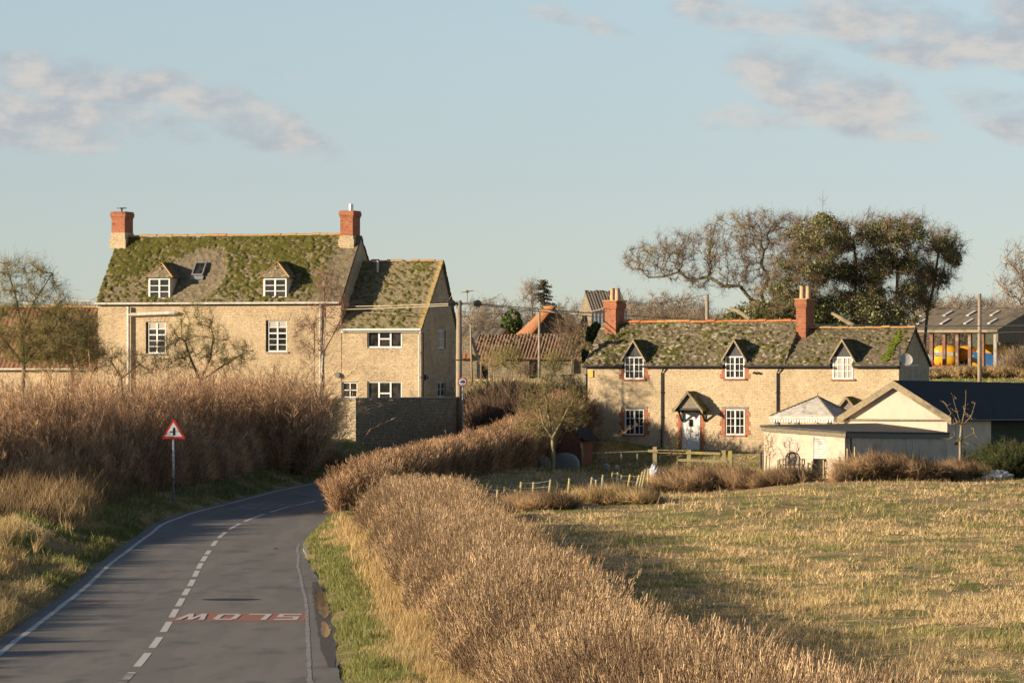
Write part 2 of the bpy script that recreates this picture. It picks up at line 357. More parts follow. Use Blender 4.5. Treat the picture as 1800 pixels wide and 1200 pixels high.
CP = np.array([(2, 78, .35), (9, 80, .3), (5, 120, .15), (14, 120, .15), (5, 160, .1), (22, 160, .15), (8, 195, .3), (28, 195, .35), (18, 205, .55), (32, 212, .9),
    (45, 160, .2), (45, 215, 1.0), (4, 222, 1.1), (3, 215, .9), (12, 224, 1.45), (18, 222, 1.3), (4, 235, 2.2), (10, 233, 1.6), (16, 231, 1.6), (22, 234, 1.8), (30, 235, 1.9), (13, 204, .95), (17, 203, .9), (19, 214, 1.3), (26, 212, 1.1), (22, 206, .85),
    (0, 226, 1.8), (-2, 250, 3.4), (3, 250, 3.2), (0, 272, 5.1), (10, 290, 5.0), (22, 300, 4.8), (35, 330, 4.9), (-8, 290, 5.2), (-20, 290, 5.0), (30, 262, 3.6),
    (-17, 237, 2.9), (-10, 236, 2.9), (-5, 236, 2.8), (-26, 238, 2.9), (-40, 240, 3), (-8, 221, 2.3), (-3.6, 227, 2.4), (-19, 165, 1.1), (-13, 180, 1.25), (-10, 195, 1.6), (-9.5, 207, 1.9), (-20, 190, 1.6), (-35, 190, 2.0),
    (-11, 92, .75), (-9, 80, .8), (-14.5, 130, .85), (-20, 130, 1.1), (-13, 106, .85), (-17, 148, .9), (-28, 110, 1.1), (-30, 150, 1.3), (-45, 120, 1.4), (0, 0, .8), (-20, 20, .9), (20, 20, .5), (20, 60, .3), (-15, 50, .8), (3, 100, .3), (-3.5, 130, .3), (-3.3, 95, .45), (-2, 170, .25),
    (0, 420, 5.2), (60, 420, 5.2), (-60, 420, 5.2), (80, 300, 5), (-80, 300, 4.8), (90, 150, .6), (-90, 150, 1.6), (0, 340, 5.2), (30, 360, 5.0), (60, 250, 2.8), (60, 350, 5)])
def ground(X, Y):
    X = np.asarray(X, float); Y = np.asarray(Y, float); num = 0; den = 0
    for cx, cy, cz in CP:
        d2 = (X - cx) ** 2 * 1.3 + (Y - cy) ** 2 * .55 + 1.2
        wt = 1 / d2 ** 1.6; num = num + wt * cz; den = den + wt
    z = num / den
    z = z + (5.2 - z) * sm(Y, 380, 470)
    z = z + (fbm(X / 2.6, Y / 2.6, 3, 3) - .5) * .16 + (fbm(X / 30, Y / 30, 8, 3) - .5) * .5 * sm(Y, 250, 320)
    zr = zroad(Y); l = LX(Y) - .35; r = RX(Y) + .05
    z = z + (fbm(X / 1.0, Y / 1.5, 13, 3) - .5) * .26 * sm(X, RX(Y) + 4, RX(Y) + 7) * (1 - sm(Y, 200, 215))
    dist = np.maximum(l - X, X - r)                        # < 0 on the carriageway
    bank = zr - .05 + .22 * sm(dist, 0.02, .5)
    k = sm(dist, .5, 3.2)
    zz = np.where(dist < 0, zr - .05, bank * (1 - k) + z * k)
    near = (Y < 250)
    return np.where(near, zz, z)
def gz(X, Y): return float(ground(np.array([X]), np.array([Y]))[0])
def on_ground(px, py, y0=70, y1=330):
    Y = np.arange(y0, y1, .25); X = (px - CX) * Y / FPX; q = HY + (CZ - ground(X, Y)) * FPX / Y
    i = np.where(q <= py)[0]; i = i[0] if len(i) else len(Y) - 1
    return float(X[i]), float(Y[i])
def at(px, py, Y): return ((px - CX) * Y / FPX, Y, CZ - (py - HY) * Y / FPX)
def grid_mesh(xs, ys, zf):
    X, Y = np.meshgrid(xs, ys); Z = zf(X, Y); V = np.stack([X, Y, Z], -1).reshape(-1, 3); nx = len(xs)
    i, j = np.meshgrid(np.arange(nx - 1), np.arange(len(ys) - 1)); a = (j * nx + i).ravel()
    return V, np.stack([a, a + 1, a + 1 + nx, a + nx], 1)
def ground_mat():
    m, t, b = new_mat('field_ground', .95, .1); co = obj_co(t)
    c = t.mix(t.step(t.noise(co, .55, 5, .65), .40, .62), (.46, .33, .18), (.20, .21, .065))
    c = t.mix(t.step(t.noise(co, 3.0, 4, .6), .50, .72), c, (.24, .17, .095))
    t.put(b.inputs['Base Color'], c); bump(t, b, t.noise(co, 6, 5, .7), .12); return m
xs = np.concatenate([[-7000, -3000, -1200, -500, -250, -140, -95, -70, -55], np.arange(-45, 50, .6), [55, 70, 95, 140, 250, 500, 1200, 3000, 7000]])
ys = np.concatenate([[-3000, -600, -150, -40, 0, 25, 45], np.arange(55, 262, .6), np.arange(262, 440, 4), [460, 500, 600, 800, 1200, 2000, 4000, 9000]])
V, F = grid_mesh(xs, ys, ground)
tag(np_mesh('ground', V, F, ground_mat(), smooth=True), 'rough grassy ground of the field, verges and rising land', kind='structure')

# ------------------------------------------------------------------ road
def asphalt():
    m, t, b = new_mat('asphalt', .8, .35); co = obj_co(t)
    c = t.mix(t.noise(co, 55, 3, .8), (.135, .124, .110), (.205, .188, .166))
    c = t.mix(t.math('MULTIPLY', t.step(t.noise(t.vmath('MULTIPLY', co, (1.1, .10, 1)), 1.0, 5, .6), .42, .62), .45), c, (.24, .217, .19))
    c = t.mix(t.math('MULTIPLY', t.step(t.noise(t.vmath('MULTIPLY', co, (.5, .15, 1)), 1.9, 4, .6), .54, .68), .6), c, (.095, .088, .080))
    t.put(b.inputs['Base Color'], c); bump(t, b, t.noise(co, 60, 2, .8), .006); return m
def ribbon(name, m, fl, fr, y0, y1, lift, st=.5, label=None, edge=0, parent=None, kind='structure'):
    Y = np.arange(y0, y1 + st, st); a = fl(Y); c = fr(Y)
    if edge: a = a + (fbm(Y * 1.3, Y * 0, 5, 3) - .5) * edge; c = c + (fbm(Y * 1.3, Y * 0 + 9, 6, 3) - .5) * edge
    n = 9; T = np.linspace(0, 1, n); V = []
    for k in T: V.append(np.stack([a + (c - a) * k, Y, zroad(Y) + lift], 1))
    V = np.stack(V, 1).reshape(-1, 3); i, j = np.meshgrid(np.arange(n - 1), np.arange(len(Y) - 1)); q = (j * n + i).ravel()
    return tag(np_mesh(name, V, np.stack([q, q + 1, q + 1 + n, q + n], 1), m, parent=parent), label, kind=kind)
ribbon('road', asphalt(), lambda Y: LX(Y) - .30, RX, 20, 242, 0, .5, 'worn grey asphalt country road', .12)
def paint(name, c1, c2, wear=.45, wear_c=(.10, .095, .09)):
    m, t, b = new_mat(name, .7, .3); co = obj_co(t)
    t.put(b.inputs['Base Color'], t.mix(t.step(t.noise(co, 9, 5, .75), wear + .08, wear + .3), t.mix(t.noise(co, 30, 2), c1, c2), wear_c)); return m
pw = paint('road_paint', (.50, .48, .44), (.62, .60, .56), .45, (.15, .135, .12))
pw2 = paint('faded_road_paint', (.30, .28, .255), (.40, .375, .345), .34, (.13, .118, .105))
RL = lambda Y: RX(Y) - np.interp(Y, [60, 95, 120, 133, 141, 150], [.5, .50, .46, .36, .16, .12])
ribbon('edge_line', pw, LX, lambda Y: LX(Y) + .13, 40, 238, .004, .5, 'thin white line along the left edge of the road', .05)
ribbon('edge_line', pw2, lambda Y: RL(Y) - .085, RL, 40, 152, .004, .5, 'worn white line along the right edge of the road', .06)
kb = MB(); 
for i in range(5):
    y = 141.2 + i * 1.55; x = float(RX(y)) + .07; x2 = float(RX(y + 1.45)) + .07; z = float(zroad(y))
    kb.hull8([(x - .07, y, z - .1), (x + .08, y, z - .1), (x2 + .08, y + 1.45, z - .1), (x2 - .07, y + 1.45, z - .1)], [(x - .06, y, z + .06), (x + .08, y, z + .06), (x2 + .08, y + 1.45, z + .06), (x2 - .06, y + 1.45, z + .06)])
tag(kb.build('kerb', M['concrete']), 'short row of concrete kerbstones on the bend', kind='structure')
dash_tops = [1181, 1147, 1119, 1092, 1070, 1051, 1034, 1018, 1002.5, 989, 977, 967, 949.5, 935, 920, 903, 890.6, 880]
dash_bots = [1215, 1171, 1138, 1110, 1084.5, 1065, 1045.6, 1029.5, 1013, 999, 986, 974, 959, 945, 930.5, 916, 899.6, 888]
def dash(y0, y1):
    Y = np.linspace(y0, y1, 7); V = []
    for y in Y: V += [(float(CXf(y)) - .075, y, float(zroad(y)) + .004), (float(CXf(y)) + .075, y, float(zroad(y)) + .004)]
    return V, [(2 * i, 2 * i + 1, 2 * i + 3, 2 * i + 2) for i in range(6)]
cl = MB()
for a, b_ in zip(dash_tops, dash_bots):
    y1 = road_pt(500, a)[1]; y0 = road_pt(500, b_)[1]; cl.add(*dash(y0, y1))
for k in range(4): cl.add(*dash(59 + k * 6.2, 63 + k * 6.2))
for k in range(6): cl.add(*dash(190 + k * 9, 195.5 + k * 9))
tag(cl.build('centre_line', pw), 'broken white centre line of the road', kind='structure')
# lettering SLOW: strokes on a 4x6 cell
GLY = {'S': [[(0, 5, 0, 6), (4, 6, 4, 5)], [(0, 3.2, 0, 5), (1, 5, 1, 3.2)], [(0, 2.6, 0, 3.5), (4, 3.5, 4, 2.6)], [(3, 1, 3, 2.7), (4, 2.7, 4, 1)], [(0, 0, 0, 1), (4, 1, 4, 0)]],
       'L': [[(0, 0, 0, 6), (1, 6, 1, 0)], [(1, 0, 1, 1), (4, 1, 4, 0)]],
       'O': [[(0, .6, 0, 5.4), (1, 5.4, 1, .6)], [(3, .6, 3, 5.4), (4, 5.4, 4, .6)], [(.5, 5, .5, 6), (3.5, 6, 3.5, 5)], [(.5, 0, .5, 1), (3.5, 1, 3.5, 0)]],
       'W': [[(0, 6, .9, 0), (1.8, 0, .95, 6)], [(.9, 0, 2.1, 6), (2.9, 6, 1.8, 0)], [(2.1, 6, 3.2, 0), (4.1, 0, 2.9, 6)], [(3.2, 0, 4.05, 6), (5, 6, 4.1, 0)]]}
def word(x0, x1, y0, y1, flip, mat_, label, lift, skew=0):
    mb = MB(); x = 0; tot = 4 * 3 + 5 + 3 * 1.3
    lay = 0
    for ch in 'SLOW':
        for st in GLY[ch]:
            (ax, ay, bx, by), (cx, cy, dx, dy) = st
            q = []
            for (u, v) in ((ax, ay), (bx, by), (cx, cy), (dx, dy)):
                U = (x + u) / tot; Vv = v / 6
                if flip: U = 1 - U; Vv = 1 - Vv
                X = x0 + (x1 - x0) * U; Y = y0 + (y1 - y0) * Vv
                q.append((X + skew * (Y - y0), Y, float(zroad(Y)) + lift + lay * .0004))
            mb.add(q, [(0, 1, 2, 3)]); lay += 1
        x += (5 if ch == 'W' else 4) + 1.3
    return tag(mb.build('slow_marking', mat_), label, kind='structure')
def X_at(px, Y): return (px - CX) * Y / FPX
ya, yb = road_pt(430, 1091)[1], road_pt(430, 1077)[1]
ym = (ya + yb) / 2
rp = MB(); q = [(X_at(303, ym), ya), (X_at(541, ym), ya), (X_at(537, ym), yb), (X_at(317, ym), yb)]
N = 14
for i in range(N):
    f0, f1 = i / N, (i + 1) / N
    l0 = [(q[0][k] + (q[1][k] - q[0][k]) * f0) for k in (0, 1)]; l1 = [(q[0][k] + (q[1][k] - q[0][k]) * f1) for k in (0, 1)]
    h0 = [(q[3][k] + (q[2][k] - q[3][k]) * f0) for k in (0, 1)]; h1 = [(q[3][k] + (q[2][k] - q[3][k]) * f1) for k in (0, 1)]
    j = [random.uniform(-.12, .12) for _ in range(2)] 
    rp.add([(*l0, float(zroad(l0[1])) + .004), (*l1, float(zroad(l1[1])) + .004), (*h1, float(zroad(h1[1])) + .004), (*h0, float(zroad(h0[1])) + .004)], [(0, 1, 2, 3)])
tag(rp.build('red_marking_panel', paint('red_road_paint', (.34, .115, .07), (.41, .155, .10), .36, (.22, .15, .12))), 'faded red panel painted across the right lane', kind='structure')
word(X_at(316, ym), X_at(527, ym), ya + .45, yb - .5, True, paint('slow_paint', (.50, .46, .42), (.62, .58, .53), .44, (.32, .14, .10)), 'white word SLOW on the red panel, facing oncoming traffic', .009)
y2a, y2b = road_pt(460, 895)[1], road_pt(460, 888)[1]
word(X_at(400, y2a), X_at(507, y2a), y2a, y2b + 1, False, pw2, 'faint white word SLOW in the left lane before the bend', .008, .12)
rp = MB(); a = road_pt(103, 1067); b_ = road_pt(190, 1056); rp.add([(a[0] + .2, a[1], float(zroad(a[1])) + .004), (b_[0] - .25, a[1], float(zroad(a[1])) + .004), (b_[0], b_[1], float(zroad(b_[1])) + .004), (a[0] + .9, b_[1], float(zroad(b_[1])) + .004)], [(0, 1, 2, 3)])
tag(rp.build('red_marking_panel', paint('red_road_paint_faded', (.16, .085, .065), (.22, .11, .08), .35)), 'almost worn away red patch at the left edge line', kind='structure')
def patch(px0, px1, py0, py1, m, nm, label, lift=.006, n=26, jag=.25):
    """irregular flat patch on the road"""
    a = road_pt((px0 + px1) / 2, py1)[1]; b = road_pt((px0 + px1) / 2, py0)[1]; Y = np.linspace(a, b, n); mb = MB(); V = []
    for i, y in enumerate(Y):
        t = i / (n - 1); w_ = math.sin(math.pi * min(max(t, .03), .97)) ** .45; ymid = .5 * (a + b)
        c = X_at((px0 + px1) / 2, ymid) + (float(RX(y)) - float(RX(ymid))) * (1 if jag else 0); h = (px1 - px0) / 2 * ymid / FPX * w_
        V += [(c - h * (1 - jag * float(fbm(y * 1.7, 3.3, 31, 3))), y, float(zroad(y)) + lift), (c + h * (1 - jag * float(fbm(y * 1.7, 8.3, 41, 3))), y, float(zroad(y)) + lift)]
    mb.add(V, [(2 * i, 2 * i + 1, 2 * i + 3, 2 * i + 2) for i in range(n - 1)])
    return tag(mb.build(nm, m), label, kind='structure')
wat, t, b = new_mat('puddle_water', .03, .6); b.inputs['Base Color'].default_value = (.02, .018, .014, 1); bump(t, b, t.noise(obj_co(t), 5, 2), .003)
wet = mottled('wet_asphalt', (.085, .074, .064), (.125, .11, .095), 5, .75, None, 1, 0, .12)
patch(549, 592, 1022, 1172, wet, 'wet_patch', 'dark wet strip of asphalt beside the right verge', .006, 40, .5)
patch(551, 582, 1036, 1086, wat, 'puddle', 'longer rainwater puddle at the right road edge', .010, 34, .75)
patch(557, 586, 1092, 1120, wat, 'puddle', 'short rainwater puddle nearer the camera at the right road edge', .010, 30, .8)
tarp = mottled('tar_patch', (.020, .019, .019), (.03, .028, .027), 8, .6)
patch(354, 458, 1051.3, 1055, tarp, 'tar_repair', 'narrow black tar strip across the right lane', .005, 8, 0)
patch(472, 494, 962.5, 964.5, tarp, 'tar_repair', 'small broken tar scribble on the right lane', .005, 14, 1.3)

# ------------------------------------------------------------------ building helpers
class Frame:
    """a facade seen in the photograph: local u runs right along it, v goes into the house, z up"""
    def __init__(s, X, Y, Z, th):
        s.X, s.Y, s.Z, s.th = X, Y, Z, th; s.c, s.s = math.cos(th), math.sin(th)
    def u(s, px, v=0):
        k = (px - CX) / FPX
        return (k * (s.Y + v * s.c) - s.X - v * s.s) / (s.c + k * s.s)
    def z(s, py, u, v=0):
        Y = s.Y - u * s.s + v * s.c; return CZ - (py - HY) * Y / FPX - s.Z
    def v(s, px, u):                                       # depth on a side wall at u
        k = (px - CX) / FPX
        return (k * (s.Y - u * s.s) - s.X - u * s.c) / (s.s - k * s.c)
    def root(s, name, label, cat): return empty(name, (s.X, s.Y, s.Z), -s.th, label, cat)
def wall_front(mb, u0, u1, z0, z1, holes, v=0.0, deep=.16):
    us = sorted({u0, u1, *[h[0] for h in holes], *[h[1] for h in holes]}); zs = sorted({z0, z1, *[h[2] for h in holes], *[h[3] for h in holes]})
    us = [q for q in us if u0 <= q <= u1]; zs = [q for q in zs if z0 <= q <= z1]
    for i in range(len(us) - 1):
        for j in range(len(zs) - 1):
            mu, mz = (us[i] + us[i + 1]) / 2, (zs[j] + zs[j + 1]) / 2
            if any(h[0] < mu < h[1] and h[2] < mz < h[3] for h in holes): continue
            mb.add([(us[i], v, zs[j]), (us[i + 1], v, zs[j]), (us[i + 1], v, zs[j + 1]), (us[i], v, zs[j + 1])], [(0, 1, 2, 3)])
    for a, b, c, d in holes:
        mb.add([(a, v, c), (b, v, c), (b, v, d), (a, v, d), (a, v + deep, c), (b, v + deep, c), (b, v + deep, d), (a, v + deep, d)],
               [(0, 4, 5, 1), (1, 5, 6, 2), (2, 6, 7, 3), (3, 7, 4, 0)])
def window(parent, name, u0, u1, z0, z1, v, lights=((1, 1),), rows=3, cols=2, fm=None, fw=.06, bar=.028, sill=None, sillm=None, blind=None, rz=0, split=None):
    """window part with its glass as sub-part; local x right, y into the wall"""
    w_, h_ = u1 - u0, z1 - z0; fm = fm or M['white']; mb = MB()
    mb.box(0, w_, 0, .07, 0, fw); mb.box(0, w_, 0, .07, h_ - fw, h_); mb.box(0, fw, 0.002, .07, fw, h_ - fw); mb.box(w_ - fw, w_, 0.002, .07, fw, h_ - fw)
    n = len(lights)
    for i in range(1, n): x = w_ * i / n; mb.box(x - fw * .6, x + fw * .6, -.004, .066, fw + .001, h_ - fw - .001)
    for i, (r_, c_) in enumerate(lights):
        x0 = fw + (w_ / n) * i * 1.0 if i == 0 else w_ * i / n + fw * .6; x1 = w_ * (i + 1) / n - (fw if i == n - 1 else fw * .6)
        for c in range(1, c_): x = x0 + (x1 - x0) * c / c_; mb.box(x - bar / 2, x + bar / 2, .012, .05, fw, h_ - fw)
        for q in range(1, r_): z = fw + (h_ - 2 * fw) * q / r_; t_ = bar * (1.9 if split == q else 1) / 2; mb.box(x0, x1, .010, .052, z - t_, z + t_)
    o = mb.build(name, fm, parent, (u0, v, z0), rz)
    g = MB().box(fw * .5, w_ - fw * .5, .045, .06, fw * .5, h_ - fw * .5).build('pane', M['glass'], o)
    if blind:
        b0, b1 = blind; MB().box(fw, w_ - fw, .038, .044, fw + (h_ - 2 * fw) * b0, fw + (h_ - 2 * fw) * b1).build('blind', M['curtain'], o)
    if sill: MB().box(-.1, w_ + .1, -sill, .1, -.075, -.002).build('sill', sillm or M['concrete'], o)
    return o
def slope(name, m, parent, A, B, Cc, D, course=.22, tile=.28, step=.03, jit=.014, moss=.5, mossz=(0, 1), res=.06, thick=.10, lichv=.25, seed=1, kind='slate', skip=None, mosslump=.05, rake_orange=0, cuts=(), mw=.45):
    """tiled roof plane: A,B along the eave (left, right), Cc,D along the ridge (right, left); real courses and moss lumps"""
    A, B, Cc, D = map(Vector, (A, B, Cc, D)); wd = max((B - A).length, (Cc - D).length); ht = ((D - A).length + (Cc - B).length) / 2
    nu = max(2, int(wd / res)); nv = max(2, int(ht / (res * .8)))
    s = np.linspace(0, 1, nu + 1); t = np.linspace(0, 1, nv + 1); Sg, Tg = np.meshgrid(s, t)
    a, b, c, d = (np.array(q) for q in (A, B, Cc, D))
    P = ((1 - Sg)[..., None] * a + Sg[..., None] * b) * (1 - Tg)[..., None] + ((1 - Sg)[..., None] * d + Sg[..., None] * c) * Tg[..., None]
    N = (B - A).cross(D - A).normalized(); N = N if N.z > 0 else -N; Nn = np.array(N)
    x = Sg * wd; y = Tg * ht
    if kind == 'slate':
        ci = np.floor(y / course); fr = y / course - ci; ti = np.floor(x / tile + (ci % 2) * .5 + _hash(ci.astype(int), ci.astype(int) * 0, 5) * .3)
        rn = _hash(ti.astype(np.int64), ci.astype(np.int64), seed); h = (1 - fr) * step + (rn - .5) * jit * 2
        edge = np.abs((x / tile + (ci % 2) * .5) % 1 - .5) > .45; h = h - edge * .01
    elif kind == 'pantile':
        ci = np.floor(y / .32); rn = _hash(np.floor(x / tile).astype(np.int64), ci.astype(np.int64), seed); h = np.cos(x / tile * 2 * np.pi) * step + (rn - .5) * jit
    else:
        rn = vnoise(x / 1.1, y * 0, seed); h = np.cos(x / tile * 2 * np.pi) * step
    f = fbm(x / 1.5, y / 1.2, seed + 20, 4); f2 = fbm(x / .19, y / .13, seed + 40, 2); zz = mossz[0] + (mossz[1] - mossz[0]) * (y / ht)
    mo = sm(f * (1 - mw) + f2 * mw + (moss - .5) * .9 + (zz - .5) * .3, .46, .56)
    li = sm(fbm(x / .15, y / .09, seed + 60, 2) + (lichv - .5) + (f - .5) * .3, .60, .70)
    if rake_orange: li = np.maximum(li, sm(x, wd - rake_orange - .25 * f2, wd - rake_orange * .2) ) ; mo = mo * (1 - sm(x, wd - rake_orange * 1.5, wd - rake_orange * .5))
    if skip: mo = mo * (1 - skip(x, y, wd, ht, f2))
    h = h + mo * mosslump * (.4 + 1.2 * f2)
    sag = (vnoise(x / 2.7, y / 2.2, seed + 80) - .5) * .05
    P = P + (h + sag)[..., None] * Nn
    V = P.reshape(-1, 3); n = nu + 1; i, j = np.meshgrid(np.arange(nu), np.arange(nv)); q = (j * n + i).ravel()
    gone = np.zeros(q.shape, bool); xc = ((i + .5) * wd / nu).ravel(); yc = ((j + .5) * ht / nv).ravel()
    for x0, x1, y1 in cuts: gone |= (xc > x0) & (xc < x1) & (yc < y1)
    q = q[~gone]; F = np.stack([q, q + 1, q + 1 + n, q + n], 1)
    rim = list(range(n)) + [k * n + nu for k in range(1, nv + 1)] + [nv * n + k for k in range(nu - 1, -1, -1)] + [k * n for k in range(nv - 1, 0, -1)]
    low = V[rim] - Nn * thick; base = len(V); V = np.concatenate([V, low]); m_ = len(rim); r = np.array(rim); k = np.arange(m_); k2 = (k + 1) % m_
    keep = np.ones(m_, bool)
    for x0, x1, y1 in cuts: keep &= ~((k < nu) & ((k + .5) * wd / nu > x0) & ((k + .5) * wd / nu < x1))
    k_, k2_ = k[keep], k2[keep]
    F = np.concatenate([F, np.stack([r[keep], base + k_, base + k2_, r[k2_]], 1)])
    bot = len(V); V = np.concatenate([V, np.stack([a, b, c, d]) - Nn * thick * .98]); F = F if cuts else np.concatenate([F, [[bot, bot + 3, bot + 2, bot + 1]]])
    pad = m_ + 4; at_ = {'rnd': np.concatenate([rn.ravel(), np.full(pad, .4)]), 'moss': np.concatenate([mo.ravel(), np.zeros(pad)]), 'lich': np.concatenate([li.ravel(), np.zeros(pad)])}
    return np_mesh(name, V, F, m, at_, parent)
def ridge_tiles(parent, a, b, m, r=.13, n_len=.42, name='ridge_tiles'):
    a, b = Vector(a), Vector(b); L = (b - a).length; n = max(1, int(L / n_len)); mb = MB(); d = (b - a).normalized(); side = d.cross(Vector((0, 0, 1))).normalized()
    for i in range(n):
        p = a + d * (L * i / n); q = a + d * (L * (i + 1) / n - .012); j = random.uniform(-.012, .02); vs = []
        for c in (p, q):
            for k in range(5):
                t_ = math.pi * (k / 4); vs.append(tuple(c + side * math.cos(t_) * (r + j) + Vector((0, 0, 1)) * (math.sin(t_) * (r * .8 + j) + j - .02)))
        mb.add(vs, [(k, k + 1, 6 + k, 5 + k) for k in range(4)] + [(0, 4, 3, 2, 1), (5, 6, 7, 8, 9), (0, 5, 9, 4)])
    return mb.build(name, m, parent)
def chimney(parent, fr, u0, u1, v0, v1, z0, zs, z1, stone=None, flare=True):
    """stack part: stone foot from z0 to zs, brick to z1 with a corbelled head"""
    c = MB(); c.box(u0, u1, v0, v1, zs, z1 - .35)
    c.box(u0 - .03, u1 + .03, v0 - .03, v1 + .03, z1 - .35, z1 - .26); c.box(u0 - .06, u1 + .06, v0 - .06, v1 + .06, z1 - .26, z1 - .08); c.box(u0 - .03, u1 + .03, v0 - .03, v1 + .03, z1 - .08, z1)
    o = c.build('chimney', M['brick'], parent)
    if stone:
        f = MB().box(u0 - .03, u1 + .03, v0 - .03, v1 + .03, z0, zs); f.box(u0 - .08, u1 + .08, v0 - .08, v1 + .08, z0 - .05, z0 + .45); f.build('chimney_foot', stone, o)
    return o
def gutter(parent, u0, u1, v, z, m, name='gutter', r=.06):
    mb = MB().tube([(u0, v, z), (u1, v, z)], r, 8); mb.build(name, m, parent)
def pipe(parent, u, v, z0, z1, m, r=.045, name='downpipe', swan=0, brk=True):
    mb = MB(); pts = [(u, v, z0), (u, v, z1 - (.25 if swan else 0))]
    if swan: pts += [(u + swan * .4, v - .02, z1 - .16), (u + swan, v - .06, z1)]
    mb.tube(pts, r, 8)
    z = z0 + .9
    while brk and z < z1 - .4: mb.tube([(u, v, z), (u, v, z + .07)], r * 1.45, 8); z += 1.25
    return mb.build(name, m, parent, smooth=False)

# ================================================================== the farmhouse
fh = Frame(0, 0, 0, R(16)); 
XR, YR = X_at(600, 234.0), 234.0
k_ = (172 - CX) / FPX; LM = (XR - k_ * YR) / (fh.c + k_ * fh.s)          # length of the main range from its photo edges
fh.X, fh.Y, fh.Z = XR - LM * fh.c, YR + LM * fh.s, 2.7
house = fh.root('farmhouse', 'long stone farmhouse with mossy roof, two red brick chimneys and a lower wing', 'house')
uE = fh.u(740)                                             # end of the wing
DM, DE = 6.6, 6.2
ze = fh.z(531, LM / 2) ; zr_ = fh.z(416, LM / 2, DM / 2)
zee = fh.z(577, (LM + uE) / 2); zre = fh.z(460, (LM + uE) / 2, 3.5)
hw = []
for a, b_, c, d in ((256, 291, 566, 621), (467, 504, 563, 618)): hw.append((fh.u(a), fh.u(b_), fh.z(d, fh.u(a)), fh.z(c, fh.u(a))))
g1 = (fh.u(262), fh.u(298), fh.z(742, 2), fh.z(690, 2)); g2 = (fh.u(467), fh.u(504), fh.z(742, 9), fh.z(690, 9)); hw += [g1, g2]
mb = MB(); wall_front(mb, 0, LM, -1.0, ze, hw)
mb.add([(0, 0, -1), (0, DM, -1), (0, DM, ze), (0, 0, ze)], [(0, 1, 2, 3)]); mb.add([(LM, 0, -1), (LM, DM, -1), (LM, DM, ze), (LM, 0, ze)], [(0, 1, 2, 3)])
mb.add([(0, DM, -1), (LM, DM, -1), (LM, DM, ze), (0, DM, ze)], [(0, 1, 2, 3)])
for u in (0, LM): mb.add([(u, 0, ze), (u, DM, ze), (u, DM / 2, zr_ - .06)], [(0, 1, 2)])
mb.build('wall', M['stone'], house)
for i, h in enumerate(hw):
    window(house, 'window', h[0] + .09, h[1], h[2], h[3], .10, ((5, 1), (5, 1)), fw=.065, bar=.035, sill=.18, sillm=M['concrete'], blind=(.8, 1.0) if i < 2 else None, split=3)
    # splayed stone lintel
    u0, u1, z1 = h[0] - .12, h[1] + .12, h[3]; lb = MB(); n = 7
    for k in range(n):
        f0, f1 = k / n, (k + 1) / n; lean = lambda f: (f - .5) * .22
        a, b_ = u0 + (u1 - u0) * f0 + .008, u0 + (u1 - u0) * f1 - .008
        lb.hull8([(a, -.014, z1 + .01), (b_, -.014, z1 + .01), (b_, .05, z1 + .01), (a, .05, z1 + .01)], [(a + lean(f0), -.014, z1 + .27), (b_ + lean(f1), -.014, z1 + .27), (b_ + lean(f1), .05, z1 + .27), (a + lean(f0), .05, z1 + .27)])
    lb.build('lintel', M['stone'], house)
ov = .16
patch_sky = lambda x, y, wd, ht, f2: np.maximum(sm(1.15 - np.hypot((x - 5.05) / 1.5, (y - 2.0) / 1.9) + (f2 - .5) * .4, 0, .18), sm(x, wd - 2.6 + (y - 2) * .25 + f2, wd - 1.3 + f2) * .93)
slope('roof', M['roof_moss'], house, (-.08, -ov, ze - .02), (LM + .03, -ov, ze - .02), (LM + .03, DM / 2, zr_), (-.08, DM / 2, zr_ - .03), .16, .20, .034, .018, .60, (0.2, .75), .042, lichv=.3, seed=3, skip=patch_sky, mosslump=.06, mw=.66)
slope('roof', M['roof_moss'], house, (LM + .03, DM + ov, ze - .02), (-.08, DM + ov, ze - .02), (-.08, DM / 2, zr_ - .03), (LM + .03, DM / 2, zr_), .19, .26, .035, .02, .4, (0, 1), .14, seed=4)
ridge_tiles(house, (.35, DM / 2, zr_ + .05), (LM - .5, DM / 2, zr_ + .07), M['lich_ridge'])
gutter(house, -.1, LM - .05, -ov - .07, ze - .06, M['offwhite'])
MB().box(0, LM, -.03, -.005, ze - .17, ze - .05).build('fascia', M['black'], house)
# chimneys
a, b_ = fh.u(196, DM / 2 - .6), fh.u(219, DM / 2 - .6)
c1 = chimney(house, fh, a, b_, DM / 2 - .6, DM / 2 + .65, zr_ - .55, fh.z(409, a, DM / 2 - .6), fh.z(372, a, DM / 2 - .6), M['stone2'])
z = fh.z(372, a, DM / 2); MB().tube([(a + .35, DM / 2, z), (a + .35, DM / 2, z + .16)], .05, 8).tube([(a + .35, DM / 2, z + .16), (a + .35, DM / 2, z + .2)], .26, 12).build('cowl', M['black'], c1)
a, b_ = fh.u(598, DM / 2 - .6), fh.u(620, DM / 2 - .6)
c2 = chimney(house, fh, a, b_, DM / 2 - .6, DM / 2 + .65, zr_ - .65, fh.z(414, b_, DM / 2 - .6), fh.z(370, b_, DM / 2 - .6), M['stone2'])
z = fh.z(370, b_, DM / 2); MB().tube([(a + .4, DM / 2, z), (a + .4, DM / 2, z + .34)], .13, 12).build('flue', M['steel'], c2)
